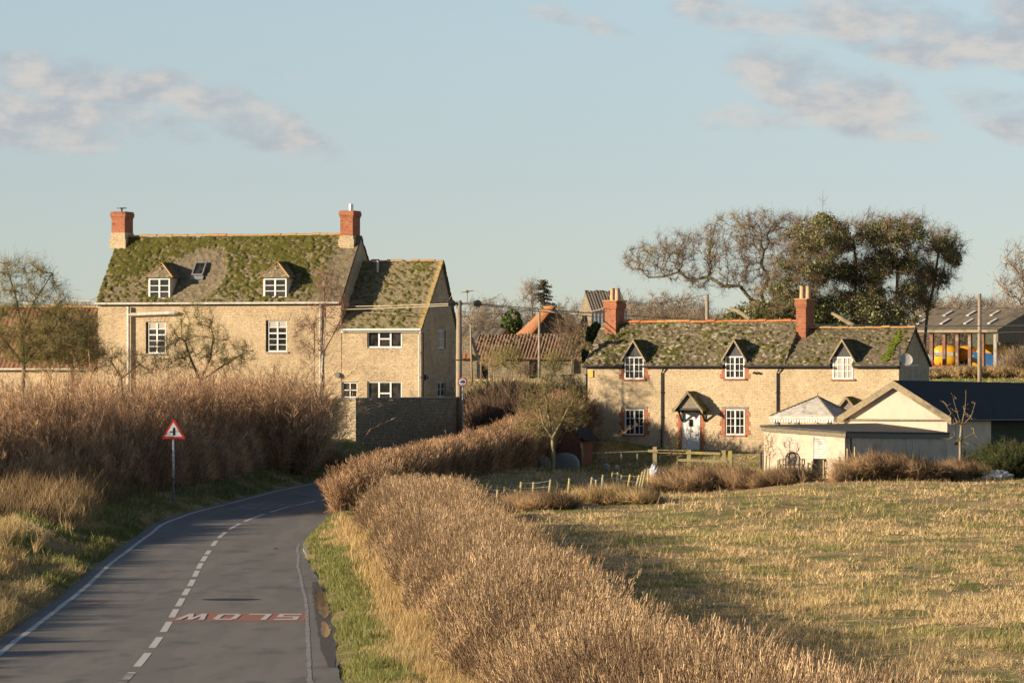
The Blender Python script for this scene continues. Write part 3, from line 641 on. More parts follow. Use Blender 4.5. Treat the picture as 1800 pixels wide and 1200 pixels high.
# dormers with hipped little roofs
def pitch_v(z): return -ov + (z - (ze - .02)) / (zr_ - ze + .02) * (DM / 2 + ov)
for px0, px1, pt, pb, pa, blindv in ((262, 299, 489, 526, 463, (0, 1)), (464, 504, 489, 524, 461, (.55, 1))):
    v0 = .10; u0, u1 = fh.u(px0, v0), fh.u(px1, v0); zt, zb = fh.z(pt, u0, v0), fh.z(pb, u0, v0)
    d = MB(); vt = pitch_v(zt) + .15; d.hull8([(u0 - .06, v0 + .05, zb - .1), (u1 + .06, v0 + .05, zb - .1), (u1 + .06, vt, zb - .1), (u0 - .06, vt, zb - .1)], [(u0 - .06, v0 + .05, zt + .02), (u1 + .06, v0 + .05, zt + .02), (u1 + .06, vt, zt + .02), (u0 - .06, vt, zt + .02)])
    dm = d.build('dormer', M['render'], house)
    window(dm, 'window', u0, u1, zb, zt, v0 - .03, ((3, 1), (3, 1)), fw=.075, bar=.04)
    um = (u0 + u1) / 2; za = fh.z(pa, um, v0 + .5); va = pitch_v(za) + .1; o_ = .14; zt2 = zt + .03; tip = v0 + .42
    slope('dormer_roof', M['roof_moss'], dm, (u0 - o_ - .06, v0 - .12, zt2), (u1 + o_ + .06, v0 - .12, zt2), (um + .01, tip, za), (um - .01, tip, za), .16, .2, .03, .015, .42, (0, .6), .06, .06, .5, 12)
    slope('dormer_roof', M['roof_moss'], dm, (u1 + o_ + .06, v0 - .12, zt2), (u1 + o_ + .06, pitch_v(zt2) + .25, zt2), (um, va, za), (um, tip, za), .16, .2, .03, .015, .5, (0, .6), .06, .06, .3, 13)
    slope('dormer_roof', M['roof_moss'], dm, (u0 - o_ - .06, pitch_v(zt2) + .25, zt2), (u0 - o_ - .06, v0 - .12, zt2), (um, tip, za), (um, va, za), .16, .2, .03, .015, .5, (0, .6), .06, .06, .3, 14)
    hip = MB(); 
    for uu in (u0 - o_ - .06, u1 + o_ + .06): hip.beam((uu, v0 - .12, zt2 + .03), (um, tip, za + .03), .09, .06)
    hip.beam((um, tip, za + .03), (um, va, za + .03), .1, .06); hip.build('ridge_tiles', M['lich_ridge'], dm)
# skylight
u0, u1 = fh.u(342, 1.6), fh.u(362, 1.6); zb, zt = fh.z(487, u0, 1.4), fh.z(463, u0, 1.9)
def on_slope(u, z, off):
    n = Vector((0, -(zr_ - ze), DM / 2 + ov)).normalized(); return tuple(Vector((u, pitch_v(z), z)) + n * off)
def slab(mb, u0, u1, z0, z1, a, b_): mb.hull8([on_slope(u0, z0, a), on_slope(u1, z0, a), on_slope(u1, z1, a), on_slope(u0, z1, a)], [on_slope(u0, z0, b_), on_slope(u1, z0, b_), on_slope(u1, z1, b_), on_slope(u0, z1, b_)])
f = MB(); e = .07
slab(f, u0, u0 + e, zb, zt, 0, .16); slab(f, u1 - e, u1, zb, zt, 0, .16); slab(f, u0 + e, u1 - e, zb, zb + e, 0, .158); slab(f, u0 + e, u1 - e, zt - e, zt, 0, .158)
sk = f.build('skylight', M['lead'], house); f = MB(); slab(f, u0 + e * .6, u1 - e * .6, zb + e * .6, zt - e * .6, .09, .12); f.build('pane', M['glass'], sk)
f = MB(); slab(f, u0 - .04, u1 + .04, zb - .16, zb - .01, 0, .075); f.build('flashing', M['galv'], sk)
# wing
wE = [(fh.u(645), fh.u(706), fh.z(611, LM + 2), fh.z(580, LM + 2)), (fh.u(645), fh.u(706), fh.z(712, LM + 2), fh.z(670, LM + 2)), (fh.u(598) + .08, fh.u(628), fh.z(712, LM + 1), fh.z(671, LM + 1))]
mb = MB(); wall_front(mb, LM, uE, -1, zee, wE, .02)
vz = lambda px: fh.v(px, uE)
sw = [(vz(770), vz(783), fh.z(612, uE, vz(776)), fh.z(580, uE, vz(776))), (vz(770), vz(783), fh.z(697, uE, vz(776)), fh.z(671, uE, vz(776)))]
vs_ = sorted({0.02, DE, sw[0][0], sw[0][1]}); zs_ = sorted({-1, zee, sw[0][2], sw[0][3], sw[1][2], sw[1][3]})
for i in range(len(vs_) - 1):
    for j in range(len(zs_) - 1):
        mv, mz = (vs_[i] + vs_[i + 1]) / 2, (zs_[j] + zs_[j + 1]) / 2
        if any(h[0] < mv < h[1] and h[2] < mz < h[3] for h in sw): continue
        mb.add([(uE, vs_[i], zs_[j]), (uE, vs_[i + 1], zs_[j]), (uE, vs_[i + 1], zs_[j + 1]), (uE, vs_[i], zs_[j + 1])], [(0, 1, 2, 3)])
vr = vz(777) 
mb.add([(uE, .02, zee), (uE, DE, zee), (uE, vr, zre - .05)], [(0, 1, 2)]); mb.add([(LM, DE, -1), (uE, DE, -1), (uE, DE, zee), (LM, DE, zee)], [(0, 1, 2, 3)])
mb.build('wing_wall', M['stone'], house)
window(house, 'window', *wE[0], .10, ((1, 1), (2, 1), (1, 1)), fw=.07, bar=.07, sill=.08, sillm=M['white'])
window(house, 'window', *wE[1], .10, ((1, 1), (2, 1), (1, 1)), fw=.07, bar=.07, sill=.08, sillm=M['white'])
window(house, 'window', *wE[2], .10, ((3, 2),), fw=.07, bar=.05, sill=.08, sillm=M['white'])
for h in sw: window(house, 'window', uE - .05, uE - .05 + (h[1] - h[0]), h[2], h[3], h[0], ((2, 1), (2, 1)), fw=.05, rz=R(90), sill=.05, sillm=M['white'], blind=(0, 1) if h is sw[0] else None)
slope('wing_roof', M['roof_ext'], house, (LM - .02, -ov, zee - .02), (uE + .1, -ov, zee - .02), (uE + .1, vr, zre), (LM - .02, vr, zre), .15, .2, .030, .016, .45, (.4, .4), .042, seed=7, lichv=.15, rake_orange=.35, mw=.8)
slope('wing_roof', M['roof_ext'], house, (uE + .1, DE + .15, zee - .02), (LM - .02, DE + .15, zee - .02), (LM - .02, vr, zre), (uE + .1, vr, zre), .17, .24, .032, .016, .4, (0, 1), .14, seed=8)
ridge_tiles(house, (LM, vr, zre + .04), (uE + .08, vr, zre + .04), M['lich_ridge'], .11, .4)
MB().box(LM - .02, uE + .05, -.09, -.06, zee - .2, zee - .06).build('fascia', M['white'], house)
gutter(house, LM - .02, uE + .05, -ov - .06, zee - .07, M['white'])
pipe(house, fh.u(737, -.1), -.09, -.8, zee - .12, M['offwhite'], swan=.12)
pipe(house, fh.u(563, -.1), -.09, -.8, ze - .12, M['offwhite'])
vb = DM / 2; 
pv = fh.u(663, 2.9); MB().tube([(pv, 3.0, zre - .75), (pv, 3.0, fh.z(458, pv, 3))], .06, 8).build('vent_pipe', M['offwhite'], house)
mb = MB().tube([(uE + .03, .35, zee - .2), (uE + .03, .35, .4)], .018, 6); mb.box(uE + .01, uE + .09, .55, .8, fh.z(668, uE, .6), fh.z(658, uE, .6)); mb.box(uE + .01, uE + .08, .95, 1.1, fh.z(666, uE, 1), fh.z(661, uE, 1))
mb.build('cable_box', M['black'], house)
pu, pz0, pz1 = fh.u(226, -.14), fh.z(690, 1.6), fh.z(539, 1.6); za = fh.z(553, 1.7)
sp = MB().tube([(pu, -.17, pz0), (pu, -.17, pz1)], .085, 10).build('soil_pipe', M['offwhite'], house)
MB().tube([(pu + .02, -.17, za), (fh.u(300, -.17), -.17, za + .09)], [.085, .105], 10).tube([(fh.u(300, -.17), -.17, za + .09), (fh.u(307, -.17), -.17, za + .09), (fh.u(313, -.17), -.17, za + .1)], [.12, .11, .04], 10).build('pipe_arm', M['offwhite'], sp)
bu = fh.u(594); bz = fh.z(659, LM); MB().tube([(bu, -.16, bz), (bu, .0, bz)], [.13, .15], 12).build('wall_vent', M['lead'], house)

# low annex to the left with a red roof
an = Frame(*at(172, 640, 240)[:2], 2.8, R(16)); LAN = 12.5
an.X -= LAN * an.c; an.Y += LAN * an.s
ax = an.root('annex', 'low stone annex with an orange tiled roof behind the tree, left of the farmhouse', 'building')
zea, zra = an.z(647, LAN - 1), an.z(541, LAN - 1, 3.0)
mb = MB(); wall_front(mb, 0, LAN - .02, -1, zea, []); mb.build('wall', M['stone'], ax)
slope('roof', M['pantile_annex'], ax, (-.1, -.2, zea), (LAN, -.2, zea), (LAN, 3.0, zra), (-.1, 3.0, zra), .3, .26, .035, .02, .36, (0, 1), .07, seed=22, kind='pantile')
slope('roof', M['pantile_annex'], ax, (LAN, 6.2, zea), (-.1, 6.2, zea), (-.1, 3.0, zra), (LAN, 3.0, zra), .3, .26, .035, .02, .36, (0, 1), .2, seed=23, kind='pantile')
ridge_tiles(ax, (0, 3, zra + .04), (LAN, 3, zra + .04), M['lich_ridge']); gutter(ax, 0, LAN - .1, -.27, zea - .05, M['offwhite'])
pipe(ax, an.u(177), -.2, -.6, zea - .1, M['offwhite'], .07)
def asl(u, z, off): t_ = (z - zea) / (zra - zea); return (u, -.2 + 3.2 * t_ - off * .72, z + off * .7)
u0, u1, zb, zt = an.u(108, 1.5), an.u(152, 1.5), an.z(598, LAN - 2, 1.3), an.z(570, LAN - 2, 2)
f = MB(); f.hull8([asl(u0, zb, 0), asl(u1, zb, 0), asl(u1, zt, 0), asl(u0, zt, 0)], [asl(u0, zb, .14), asl(u1, zb, .14), asl(u1, zt, .14), asl(u0, zt, .14)]); so_ = f.build('skylight', M['lead'], ax)
f = MB(); e = .09; f.hull8([asl(u0 + e, zb + e, .1), asl(u1 - e, zb + e, .1), asl(u1 - e, zt - e, .1), asl(u0 + e, zt - e, .1)], [asl(u0 + e, zb + e, .155), asl(u1 - e, zb + e, .155), asl(u1 - e, zt - e, .155), asl(u0 + e, zt - e, .155)]); f.build('pane', M['glass'], so_)
f = MB(); f.hull8([asl(u0 - .05, zb - .14, .02), asl(u1 + .05, zb - .14, .02), asl(u1 + .05, zb - .01, .02), asl(u0 - .05, zb - .01, .02)], [asl(u0 - .05, zb - .14, .1), asl(u1 + .05, zb - .14, .1), asl(u1 + .05, zb - .01, .1), asl(u0 - .05, zb - .01, .1)]); f.build('flashing', M['galv'], so_)

# ================================================================== the cottage
ct = Frame(0, 0, 0, R(24)); XR, YR = X_at(1580, 226.0), 226.0
k_ = (1033 - CX) / FPX; LC = (XR - k_ * YR) / (ct.c + k_ * ct.s)
ct.X, ct.Y, ct.Z = XR - LC * ct.c, YR + LC * ct.s, 1.45
cot = ct.root('cottage', 'honey coloured stone cottage with three black gabled dormers and a white front door', 'house')
DC = 4.7; us = ct.u(1409, DC / 2)
zc = ct.z(643, LC / 2); zl = ct.z(567, LC * .3, DC / 2); zr2 = ct.z(577, LC * .85, DC / 2)
dpx = ((1098, 1132, 627, 666, 597, 1092, 1140), (1275, 1309, 626, 665, 596, 1269, 1317), (1464, 1500, 627, 666, 596, 1458, 1505))
holes = []
for a, b_, c, d in ((1098, 1132, 719, 764), (1275, 1309, 719, 764)): holes.append((ct.u(a), ct.u(b_), ct.z(d, ct.u(a)), ct.z(c, ct.u(a))))
door = (ct.u(1198.5), ct.u(1230), -.02, ct.z(725, ct.u(1215))); holes.append(door)
ups = [(ct.u(a), ct.u(b_), ct.z(d, ct.u(a)), ct.z(c, ct.u(a))) for a, b_, c, d, *_ in dpx]
cut = [(u0, u1, z0, zc) for u0, u1, z0, z1 in ups]
oc = .17; fr_ = zc + .02
mb = MB(); wall_front(mb, 0, LC, -1, zc, holes + cut, 0, .13)
mb.add([(0, 0, -1), (0, DC, -1), (0, DC, zc), (0, 0, zc)], [(0, 1, 2, 3)]); mb.add([(LC, 0, -1), (LC, DC, -1), (LC, DC, zc), (LC, 0, zc)], [(0, 1, 2, 3)]); mb.add([(0, DC, -1), (LC, DC, -1), (LC, DC, zc), (0, DC, zc)], [(0, 1, 2, 3)])
mb.add([(0, 0, zc), (0, DC, zc), (0, DC / 2, zl - .06)], [(0, 1, 2)]); mb.add([(LC, 0, zc), (LC, DC, zc), (LC, DC / 2, zr2 - .06)], [(0, 1, 2)]); mb.add([(us, 0, zc), (us, DC, zc), (us, DC / 2, zl - .03)], [(0, 1, 2)]); mb.add([(us, -oc, fr_ - .1), (us, DC + oc, fr_ - .1), (us, DC / 2, zl - .02)], [(0, 1, 2)])
mb.build('wall', M['stone2'], cot)
def quoin(u0, u1, z0, z1, name='brick_surround', side=(1, 1)):
    for k in (0, 1):                                       # one toothed outline per side
        P = [(0, z0)]; z = z0; i = 0
        while z < z1 - .02: w_ = .30 if i % 2 == 0 else .20; t_ = min(z + .23, z1); P += [(w_, z), (w_, t_)]; z = t_; i += 1
        P.append((0, z1)); e, s_ = ((u0 - .002, -1), (u1 + .002, 1))[k]; P = [(e + s_ * a, b_) for a, b_ in P]
        MB().prism(P if k else P[::-1], -.012, .1).build(name, M['brick'], cot)
for i, (u0, u1, z0, z1) in enumerate(holes[:2]):
    quoin(u0, u1, z0, z1); MB().box(u0 - .2, u1 + .2, -.03, .02, z1 + .03, z1 + .12).build('lintel', M['lead'], cot)
    window(cot, 'window', u0, u1, z0, z1, .03, ((3, 2), (3, 2)), fw=.065, bar=.028, sill=.09, sillm=M['brick'])
for i, (u0, u1, z0, z1) in enumerate(ups):
    if i < 2: quoin(u0, u1, z0, zc - .12)
    window(cot, 'window', u0, u1, z0, z1, -.03, ((3, 2), (3, 2)), fw=.065, bar=.028, sill=.07, sillm=M['brick'], blind=(0, 1) if i == 2 else None)
# roof in two ridge heights
slope('roof', M['roof_cot'], cot, (-.15, -oc, fr_), (us, -oc, fr_), (us, DC / 2, zl), (-.15, DC / 2, zl), .17, .2, .04, .03, .51, (.3, .2), .042, seed=31, lichv=.50, mosslump=.05, mw=.65, cuts=[(u0 + .15 - .05, u1 + .15 + .05, (DC / 2 + oc) * 1.2 * (z1 + .0 - fr_) / (zl - fr_) ) for u0, u1, z0, z1 in ups[:2]])
slope('roof', M['roof_cot'], cot, (us - .06, -oc, fr_), (LC + .1, -oc, fr_), (LC + .1, DC / 2, zr2), (us - .06, DC / 2, zr2), .15, .17, .034, .018, .49, (.2, .3), .042, seed=33, lichv=.42, mw=.65, mosslump=.05,
      cuts=[(u0 - us - .05, u1 - us + .05, (DC / 2 + oc) * 1.2 * (z1 - fr_) / (zr2 - fr_)) for u0, u1, z0, z1 in ups[2:]])
slope('roof', M['roof_cot'], cot, (LC + .1, DC + oc, fr_), (-.15, DC + oc, fr_), (-.15, DC / 2, zr2 - .01), (LC + .1, DC / 2, zr2 - .01), .2, .25, .03, .02, .45, (0, 1), .16, seed=34)
bm_ = MB()
for _ in range(170):
    q = random.random(); u = LC - .75 + random.gauss(0, .11) + q * .15; z = fr_ + (zr2 - fr_) * (.1 + .82 * q); v = -oc + (z - fr_) / (zr2 - fr_) * (DC / 2 + oc)
    bm_.blob((u, v - .02, z + .03), (random.uniform(.05, .12), random.uniform(.05, .1), random.uniform(.03, .05)), 2, 7, 4)
bm_.build('moss', attr_mat('bright_moss', (.16, .20, .02), (.2, .24, .03)), cot)
ridge_tiles(cot, (ct.u(1097, DC / 2), DC / 2, zl + .03), (us - .05, DC / 2, zl + .06), M['orange_ridge'], .14, .45)
ridge_tiles(cot, (us + .3, DC / 2, zr2 + .04), (LC + .08, DC / 2, zr2 + .04), M['lich_ridge'], .11, .42)
for (pa, pb, top, foot) in ((1062, 1083, 530, 580), (1398, 1417, 527, 577)):
    vf = DC / 2 - .65; a, b_ = ct.u(pa, vf), ct.u(pb, vf); zt = ct.z(top, a, vf)
    c = MB(); c.box(a + .04, b_ - .02, vf, vf + 1.2, zl - .9, zt - .38); c.box(a, b_ + .02, vf - .04, vf + 1.24, zt - .38, zt - .28); c.box(a - .03, b_ + .05, vf - .07, vf + 1.27, zt - .28, zt - .1); c.box(a, b_ + .02, vf - .04, vf + 1.24, zt - .1, zt)
    ch = c.build('chimney', M['brick'], cot); MB().box(a - .05, b_ + .07, vf - .09, vf + 1.29, zt, zt + .07).build('chimney_cap', M['lich_ridge'], ch)
    for j, vv in enumerate((vf + .32, vf + .88)):
        h = .62 if pa == 1062 else .66; uu = (a + b_) / 2 + .02 + (.02 if pa == 1062 else .06) * (1 if j else -1)
        MB().tube([(uu, vv, zt + .06), (uu, vv, zt + .06 + h * .9), (uu, vv, zt + .06 + h)], [.135, .115, .15], 12).build('chimney_pot', M['pot'], ch)
def gable_dormer(u0, u1, zb, za, v0, depth_to, m_board, wide=.16, parent=cot, name='dormer', mat_roof='roof_cot'):
    """little gabled roof whose ridge runs back into the big roof"""
    um = (u0 + u1) / 2; d = MB(); d.prism([(u0, zb), (u1, zb), (um, za - .06)], v0, v0 + .12); dm = d.build(name, m_board, parent)
    for s_, e in ((-1, u0), (1, u1)):
        x = e + s_ * wide; zz = zb - (za - zb) / ((u1 - u0) / 2) * wide
        A_, B_ = ((x, depth_to(zz), zz), (x, v0 - .14, zz)) if s_ < 0 else ((x, v0 - .14, zz), (x, depth_to(zz), zz))
        C_, D_ = ((um, v0 - .14, za), (um, depth_to(za), za)) if s_ < 0 else ((um, depth_to(za), za), (um, v0 - .14, za))
        slope(name + '_roof', M[mat_roof], dm, A_, B_, C_, D_, .17, .2, .028, .012, .5, (0, .8), .055, .05, .3, 50 + int(u0 * 7) % 9, mosslump=.03)
        b = MB(); b.hull8([(x, v0 - .17, zz - .13), (x, v0 - .17, zz + .0), (x, v0 - .141, zz + .0), (x, v0 - .141, zz - .13)], [(um, v0 - .17, za - .12), (um, v0 - .17, za + .03), (um, v0 - .141, za + .03), (um, v0 - .141, za - .12)])
        b.build('bargeboard', M['barge'], dm)
    for k in range(1, 4): 
        f = k / 4; hw_ = (u1 - u0) / 2 * (1 - f) - .03; MB().box(um - hw_, um + hw_, v0 - .012, v0 + .01, zb + (za - zb) * f - .015, zb + (za - zb) * f).build('board_edge', M['black'], dm) if k < 0 else None
    return dm
def cv_(z): return -oc + (z - fr_) / (zl - fr_) * (DC / 2 + oc) + .1
def cv2(z): return -oc + (z - fr_) / (zr2 - fr_) * (DC / 2 + oc) + .1
for i, ((a, b_, c, d, pa, e0, e1), (u0, u1, z0, z1)) in enumerate(zip(dpx, ups)):
    za = ct.z(pa, (u0 + u1) / 2, -.1); f = cv_ if i < 2 else cv2
    dm = gable_dormer(u0 - .03, u1 + .03, z1 + .01, za, -.03, f, M['blackboard'], .13)
    ch = MB(); zt = z1 + .01
    for uu in (u0 - .05, u1 + .001): ch.hull8([(uu, -.03, zc - .05), (uu + .05, -.03, zc - .05), (uu + .05, .05, zc - .05), (uu, .05, zc - .05)], [(uu, -.03, zt), (uu + .05, -.03, zt), (uu + .05, f(zt) + .1, zt), (uu, f(zt) + .1, zt)])
    ch.build('dormer_cheek', M['black'], dm)
# gutters between dormers, downpipes
seg = [(-.2, ups[0][0] - .04), (ups[0][1] + .04, ups[1][0] - .04), (ups[1][1] + .04, ups[2][0] - .04), (ups[2][1] + .04, LC + .02)]
for a, b_ in seg: gutter(cot, a, b_, -oc - .06, zc - .03, M['black'], r=.055); MB().box(a, b_, -.035, -.004, zc - .13, zc - .02).build('fascia', M['black'], cot)
pipe(cot, ct.u(1163, -.08), -.08, -.3, zc - .1, M['black'], swan=.14); pipe(cot, ct.u(1366, -.08), -.08, -.3, zc - .1, M['black'], swan=.16)
# door and porch
u0, u1, z0, z1 = door; quoin(u0, u1, z0 + .02, z1 - .1)
dr = MB(); 
n = 6
for k in range(n): a = u0 + .06 + (u1 - u0 - .12) * k / n; dr.box(a + .004, a + (u1 - u0 - .12) / n - .004, .05, .09, z0 + .02, z1 - .06)
dr.box(u0 + .06, u1 - .06, .06, .10, z0 + .02, z1 - .06)
do = dr.build('door', M['white'], cot); um = (u0 + u1) / 2
MB().box(u0, u0 + .058, .03, .11, z0, z1).box(u1 - .058, u1, .03, .11, z0, z1).box(u0 + .058, u1 - .058, .032, .11, z1 - .058, z1).build('door_frame', M['white'], do)
MB().box(um - .11, um + .11, .035, .048, z0 + 1.42, z0 + 1.78).build('pane', M['glass'], do)
MB().tube([(um, .0, z0 + 1.2), (um, .045, z0 + 1.2)], .055, 10).build('knocker', M['pot'], do); MB().tube([(u1 - .17, .01, z0 + 1.0), (u1 - .17, .045, z0 + 1.0)], .03, 8).build('handle', M['black'], do)
pe0, pe1 = ct.u(1183, -.8), ct.u(1236, -.8); zpe = ct.z(717, um, -.8); zpa = ct.z(688, um, -.8); wid = .13
po = gable_dormer(pe0 + .12, pe1 - .12, zpe, zpa, -.72, lambda z: 0.0, M['oldwood'], wid, cot, 'porch', 'roof_moss')
pb_ = MB(); 
for uu in (pe0 + .2, pe1 - .2):
    pb_.beam((uu, -.7, zpe - .05), (uu, -.02, zpe - .05), .09, .1); pb_.beam((uu, -.03, zpe - .7), (uu, -.03, zpe), .09, .07); pb_.beam((uu, -.05, zpe - .66), (uu, -.62, zpe - .07), .08, .07)
pb_.box(pe0 + .05, pe1 - .05, -.74, -.64, zpe - .1, zpe - .002); pb_.build('bracket', M['black'], po)
# fittings
uu = ct.u(1329, -.1); zz = ct.z(655, uu); MB().blob((uu - .1, -.1, zz), (.09, .07, .06), 2.4, 10, 6).blob((uu + .12, -.1, zz - .01), (.09, .07, .06), 2.4, 10, 6).box(uu - .06, uu + .06, -.07, 0, zz - .03, zz + .03).build('floodlight', M['black'], cot)
uu = ct.u(1040); zz = ct.z(656, uu); MB().box(uu - .11, uu + .1, -.07, 0, zz - .2, zz + .17).build('alarm_box', M['yellowbox'], cot)
vv = lambda px: ct.v(px, LC)
w0, w1 = vv(1593), vv(1615); window(cot, 'window', LC + .01, LC + .01 + (w1 - w0), ct.z(672, LC, w0), ct.z(641, LC, w0), w0, ((3, 1), (3, 1)), fw=.06, rz=R(90), fm=M['galv'])
sdh = MB(); c = Vector((LC + .42, -.12, ct.z(632, LC, .0))); nd = Vector((.55, -.8, .35)).normalized(); a = nd.cross(Vector((0, 0, 1))).normalized(); b2 = nd.cross(a)
vs = [tuple(c - nd * .06)]; fs = []
for j, (rr, dd) in enumerate(((.13, -.05), (.24, -.02), (.33, .03))):
    vs += [tuple(c + nd * dd + (a * math.cos(2 * math.pi * k / 20) + b2 * math.sin(2 * math.pi * k / 20)) * rr) for k in range(20)]
for k in range(20): fs.append((0, 1 + k, 1 + (k + 1) % 20)); fs += [(1 + j * 20 + k, 21 + j * 20 + k, 21 + j * 20 + (k + 1) % 20, 1 + j * 20 + (k + 1) % 20) for j in range(2)]
sdh.add(vs, fs); sd_ = sdh.build('satellite_dish', M['dishgrey'], cot); MB().tube([(LC, .1, c.z), tuple(c - nd * .05)], .02, 6).tube([tuple(c - b2 * -.28), tuple(c + nd * .32)], .012, 6).blob(tuple(c + nd * .33), (.05, .05, .05), 2, 8, 5).build('dish_arm', M['dishgrey'], sd_)
MB().box(LC + .004, LC + .05, -.02, .1, zc - .5, zc + 1.0).build('corner_pipe', M['black'], cot)
# second small porch over a side door
ua = ct.u(1488, -.9); zpa2 = ct.z(697, ua, -.9)
gable_dormer(ua - .75, ua + .75, zpa2 - .85, zpa2, -.8, lambda z: 0.0, M['oldwood'], .13, cot, 'porch', 'roof_moss')

# ================================================================== outbuildings by the cottage
def gpt(px, py, Y):                                        # world point seen at a pixel at distance Y
    return Vector(at(px, py, Y))
# long cream outbuilding, gable towards the road
ob = Frame(0, 0, 0, R(24)); P0 = gpt(1484, 640, 217.0); ob.X, ob.Y, ob.Z = P0.x, P0.y, 1.0
WO = ob.u(1665); obr = ob.root('outbuilding', 'long cream rendered outbuilding with a black roof and a pale triangular gable', 'building')
zeo = ob.z(737, WO / 2); uma = ob.u(1573); zao = ob.z(674, uma); LO = 26.0; drop = .25
mb = MB(); mb.add([(0, 0, -.6), (WO, 0, -.6), (WO, 0, zeo), (0, 0, zeo)], [(0, 1, 2, 3)]); mb.add([(0, 0, zeo), (WO, 0, zeo), (uma, 0, zao)], [(0, 1, 2)])
Lw_ = ob.v(1742, WO)
win = (ob.v(1671 + 8, WO), ob.v(1692, WO), ob.z(778, WO, 2), ob.z(741, WO, 2))
mb.add([(WO, 0, -.6), (WO, Lw_, -.6), (WO, Lw_, zeo), (WO, 0, zeo)], [(0, 1, 2, 3)]); mb.add([(WO, Lw_, -.6), (WO - 1.2, Lw_, -.6), (WO - 1.2, Lw_, zeo), (WO, Lw_, zeo)], [(0, 1, 2, 3)])
mb.add([(0, 0, -.6), (0, LO, -.6), (0, LO, zeo), (0, 0, zeo)], [(0, 1, 2, 3)]); mb.add([(0, LO, -.6), (WO, LO, -.6), (WO, LO, zeo), (0, LO, zeo)], [(0, 1, 2, 3)])
mb.build('wall', M['render'], obr)
MB().box(WO - 1.2, WO - 1.1, Lw_, LO, -.6, zeo).build('boarded_wall', M['green_wood'], obr)
window(obr, 'window', WO + .005, WO + .005 + win[1] - win[0], win[2], win[3], win[0], ((1, 1),), fw=.06, fm=M['oldwood'], rz=R(90), sill=.06, sillm=M['brick_old'])
for s_, e in ((-1, -.28), (1, WO + .28)):
    zz = zeo - .02; rf = MB()
    rf.hull8([(e, -.22, zz), (uma, -.22, zao + .02), (uma, LO, zao + .02 - drop), (e, LO, zz - drop)], [(e, -.22, zz + .12), (uma, -.22, zao + .16), (uma, LO, zao + .16 - drop), (e, LO, zz + .12 - drop)])
    rf.build('roof', M['darkroof'], obr)
    bb = MB(); bb.hull8([(e, -.26, zz - .22), (e, -.26, zz + .13), (e, -.225, zz + .13), (e, -.225, zz - .22)], [(uma, -.26, zao - .2), (uma, -.26, zao + .15), (uma, -.225, zao + .15), (uma, -.225, zao - .2)]); bb.build('bargeboard', M['barge'], obr)
MB().box(-.2, WO + .2, -.10, -.004, zeo - .06, zeo + .02).build('gable_trim', M['oldwood'], obr)
gutter(obr, WO + .3, WO + .301, -.1, 0, M['black']) if 0 else MB().tube([(WO + .34, -.2, zeo - .02), (WO + .34, LO, zeo - .02 - drop)], .05, 6).build('gutter', M['black'], obr)

# lean-to in front with a flat felt roof
A = gpt(1343, 640, 206.2); B = gpt(1485, 640, 203.8); C_ = gpt(1665, 640, 214.2)
lt = Frame(A.x, A.y, .75, math.atan2(-(B - A).y, (B - A).x)); ltr = lt.root('lean_to', 'low rendered lean-to with a flat felt roof and a small boarded hatch', 'building')
WL = (B - A).length; zA, zB = lt.z(751, 0), lt.z(762, WL)
loc = lambda P: Vector(((P.x - lt.X) * lt.c - (P.y - lt.Y) * lt.s, (P.x - lt.X) * lt.s + (P.y - lt.Y) * lt.c, P.z - lt.Z))
Cl = loc(C_); Dl = Vector((Cl.x - WL + .5, Cl.y + .6, 0)); zC = CZ - (764 - HY) * 214.2 / FPX - lt.Z; zD = zC + .42
hd = (lt.u(1429), lt.u(1453), lt.z(806, WL * .6), lt.z(767, WL * .6)); dk = (hd[0] + .02, hd[1] - .02, -.2, hd[2] - .04)
mb = MB(); us_ = [0, hd[0], hd[1], WL]; zt = lambda u: zA + (zB - zA) * u / WL
mb.add([(0, 0, -.6), (hd[0], 0, -.6), (hd[0], 0, zt(hd[0])), (0, 0, zA)], [(0, 1, 2, 3)]); mb.add([(hd[1], 0, -.6), (WL, 0, -.6), (WL, 0, zB), (hd[1], 0, zt(hd[1]))], [(0, 1, 2, 3)])
mb.add([(hd[0], 0, hd[3]), (hd[1], 0, hd[3]), (hd[1], 0, zt(hd[1])), (hd[0], 0, zt(hd[0]))], [(0, 1, 2, 3)])
mb.add([(hd[0], .5, -.6), (hd[1], .5, -.6), (hd[1], .5, hd[3]), (hd[0], .5, hd[3])], [(0, 1, 2, 3)])
dv = (Cl - Vector((WL, 0, 0))); dv.z = 0; LS = dv.length; dn = dv.normalized()
mb.add([(WL, 0, -.6), (Cl.x, Cl.y, -.6), (Cl.x, Cl.y, zC), (WL, 0, zB)], [(0, 1, 2, 3)]); mb.add([(0, 0, -.6), (Dl.x, Dl.y, -.6), (Dl.x, Dl.y, zD), (0, 0, zA)], [(0, 1, 2, 3)])
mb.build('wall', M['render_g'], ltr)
rf = MB(); e = .14
lo = [(-e, -e, zA + .0), (WL + e, -e, zB), (Cl.x + e, Cl.y, zC), (Dl.x - e, Dl.y, zD)]; rf.hull8([(x, y, z + .02) for x, y, z in lo], [(x, y, z + .11) for x, y, z in lo]); rf.build('roof', M['felt'], ltr)
fb = MB(); fb.hull8([(-.1, -.10, zA - .16), (WL + .1, -.10, zB - .16), (WL + .1, -.03, zB - .16), (-.1, -.03, zA - .16)], [(-.1, -.10, zA + .018), (WL + .1, -.10, zB + .018), (WL + .1, -.03, zB + .018), (-.1, -.03, zA + .018)]); fb.build('fascia', M['oldwood'], ltr)
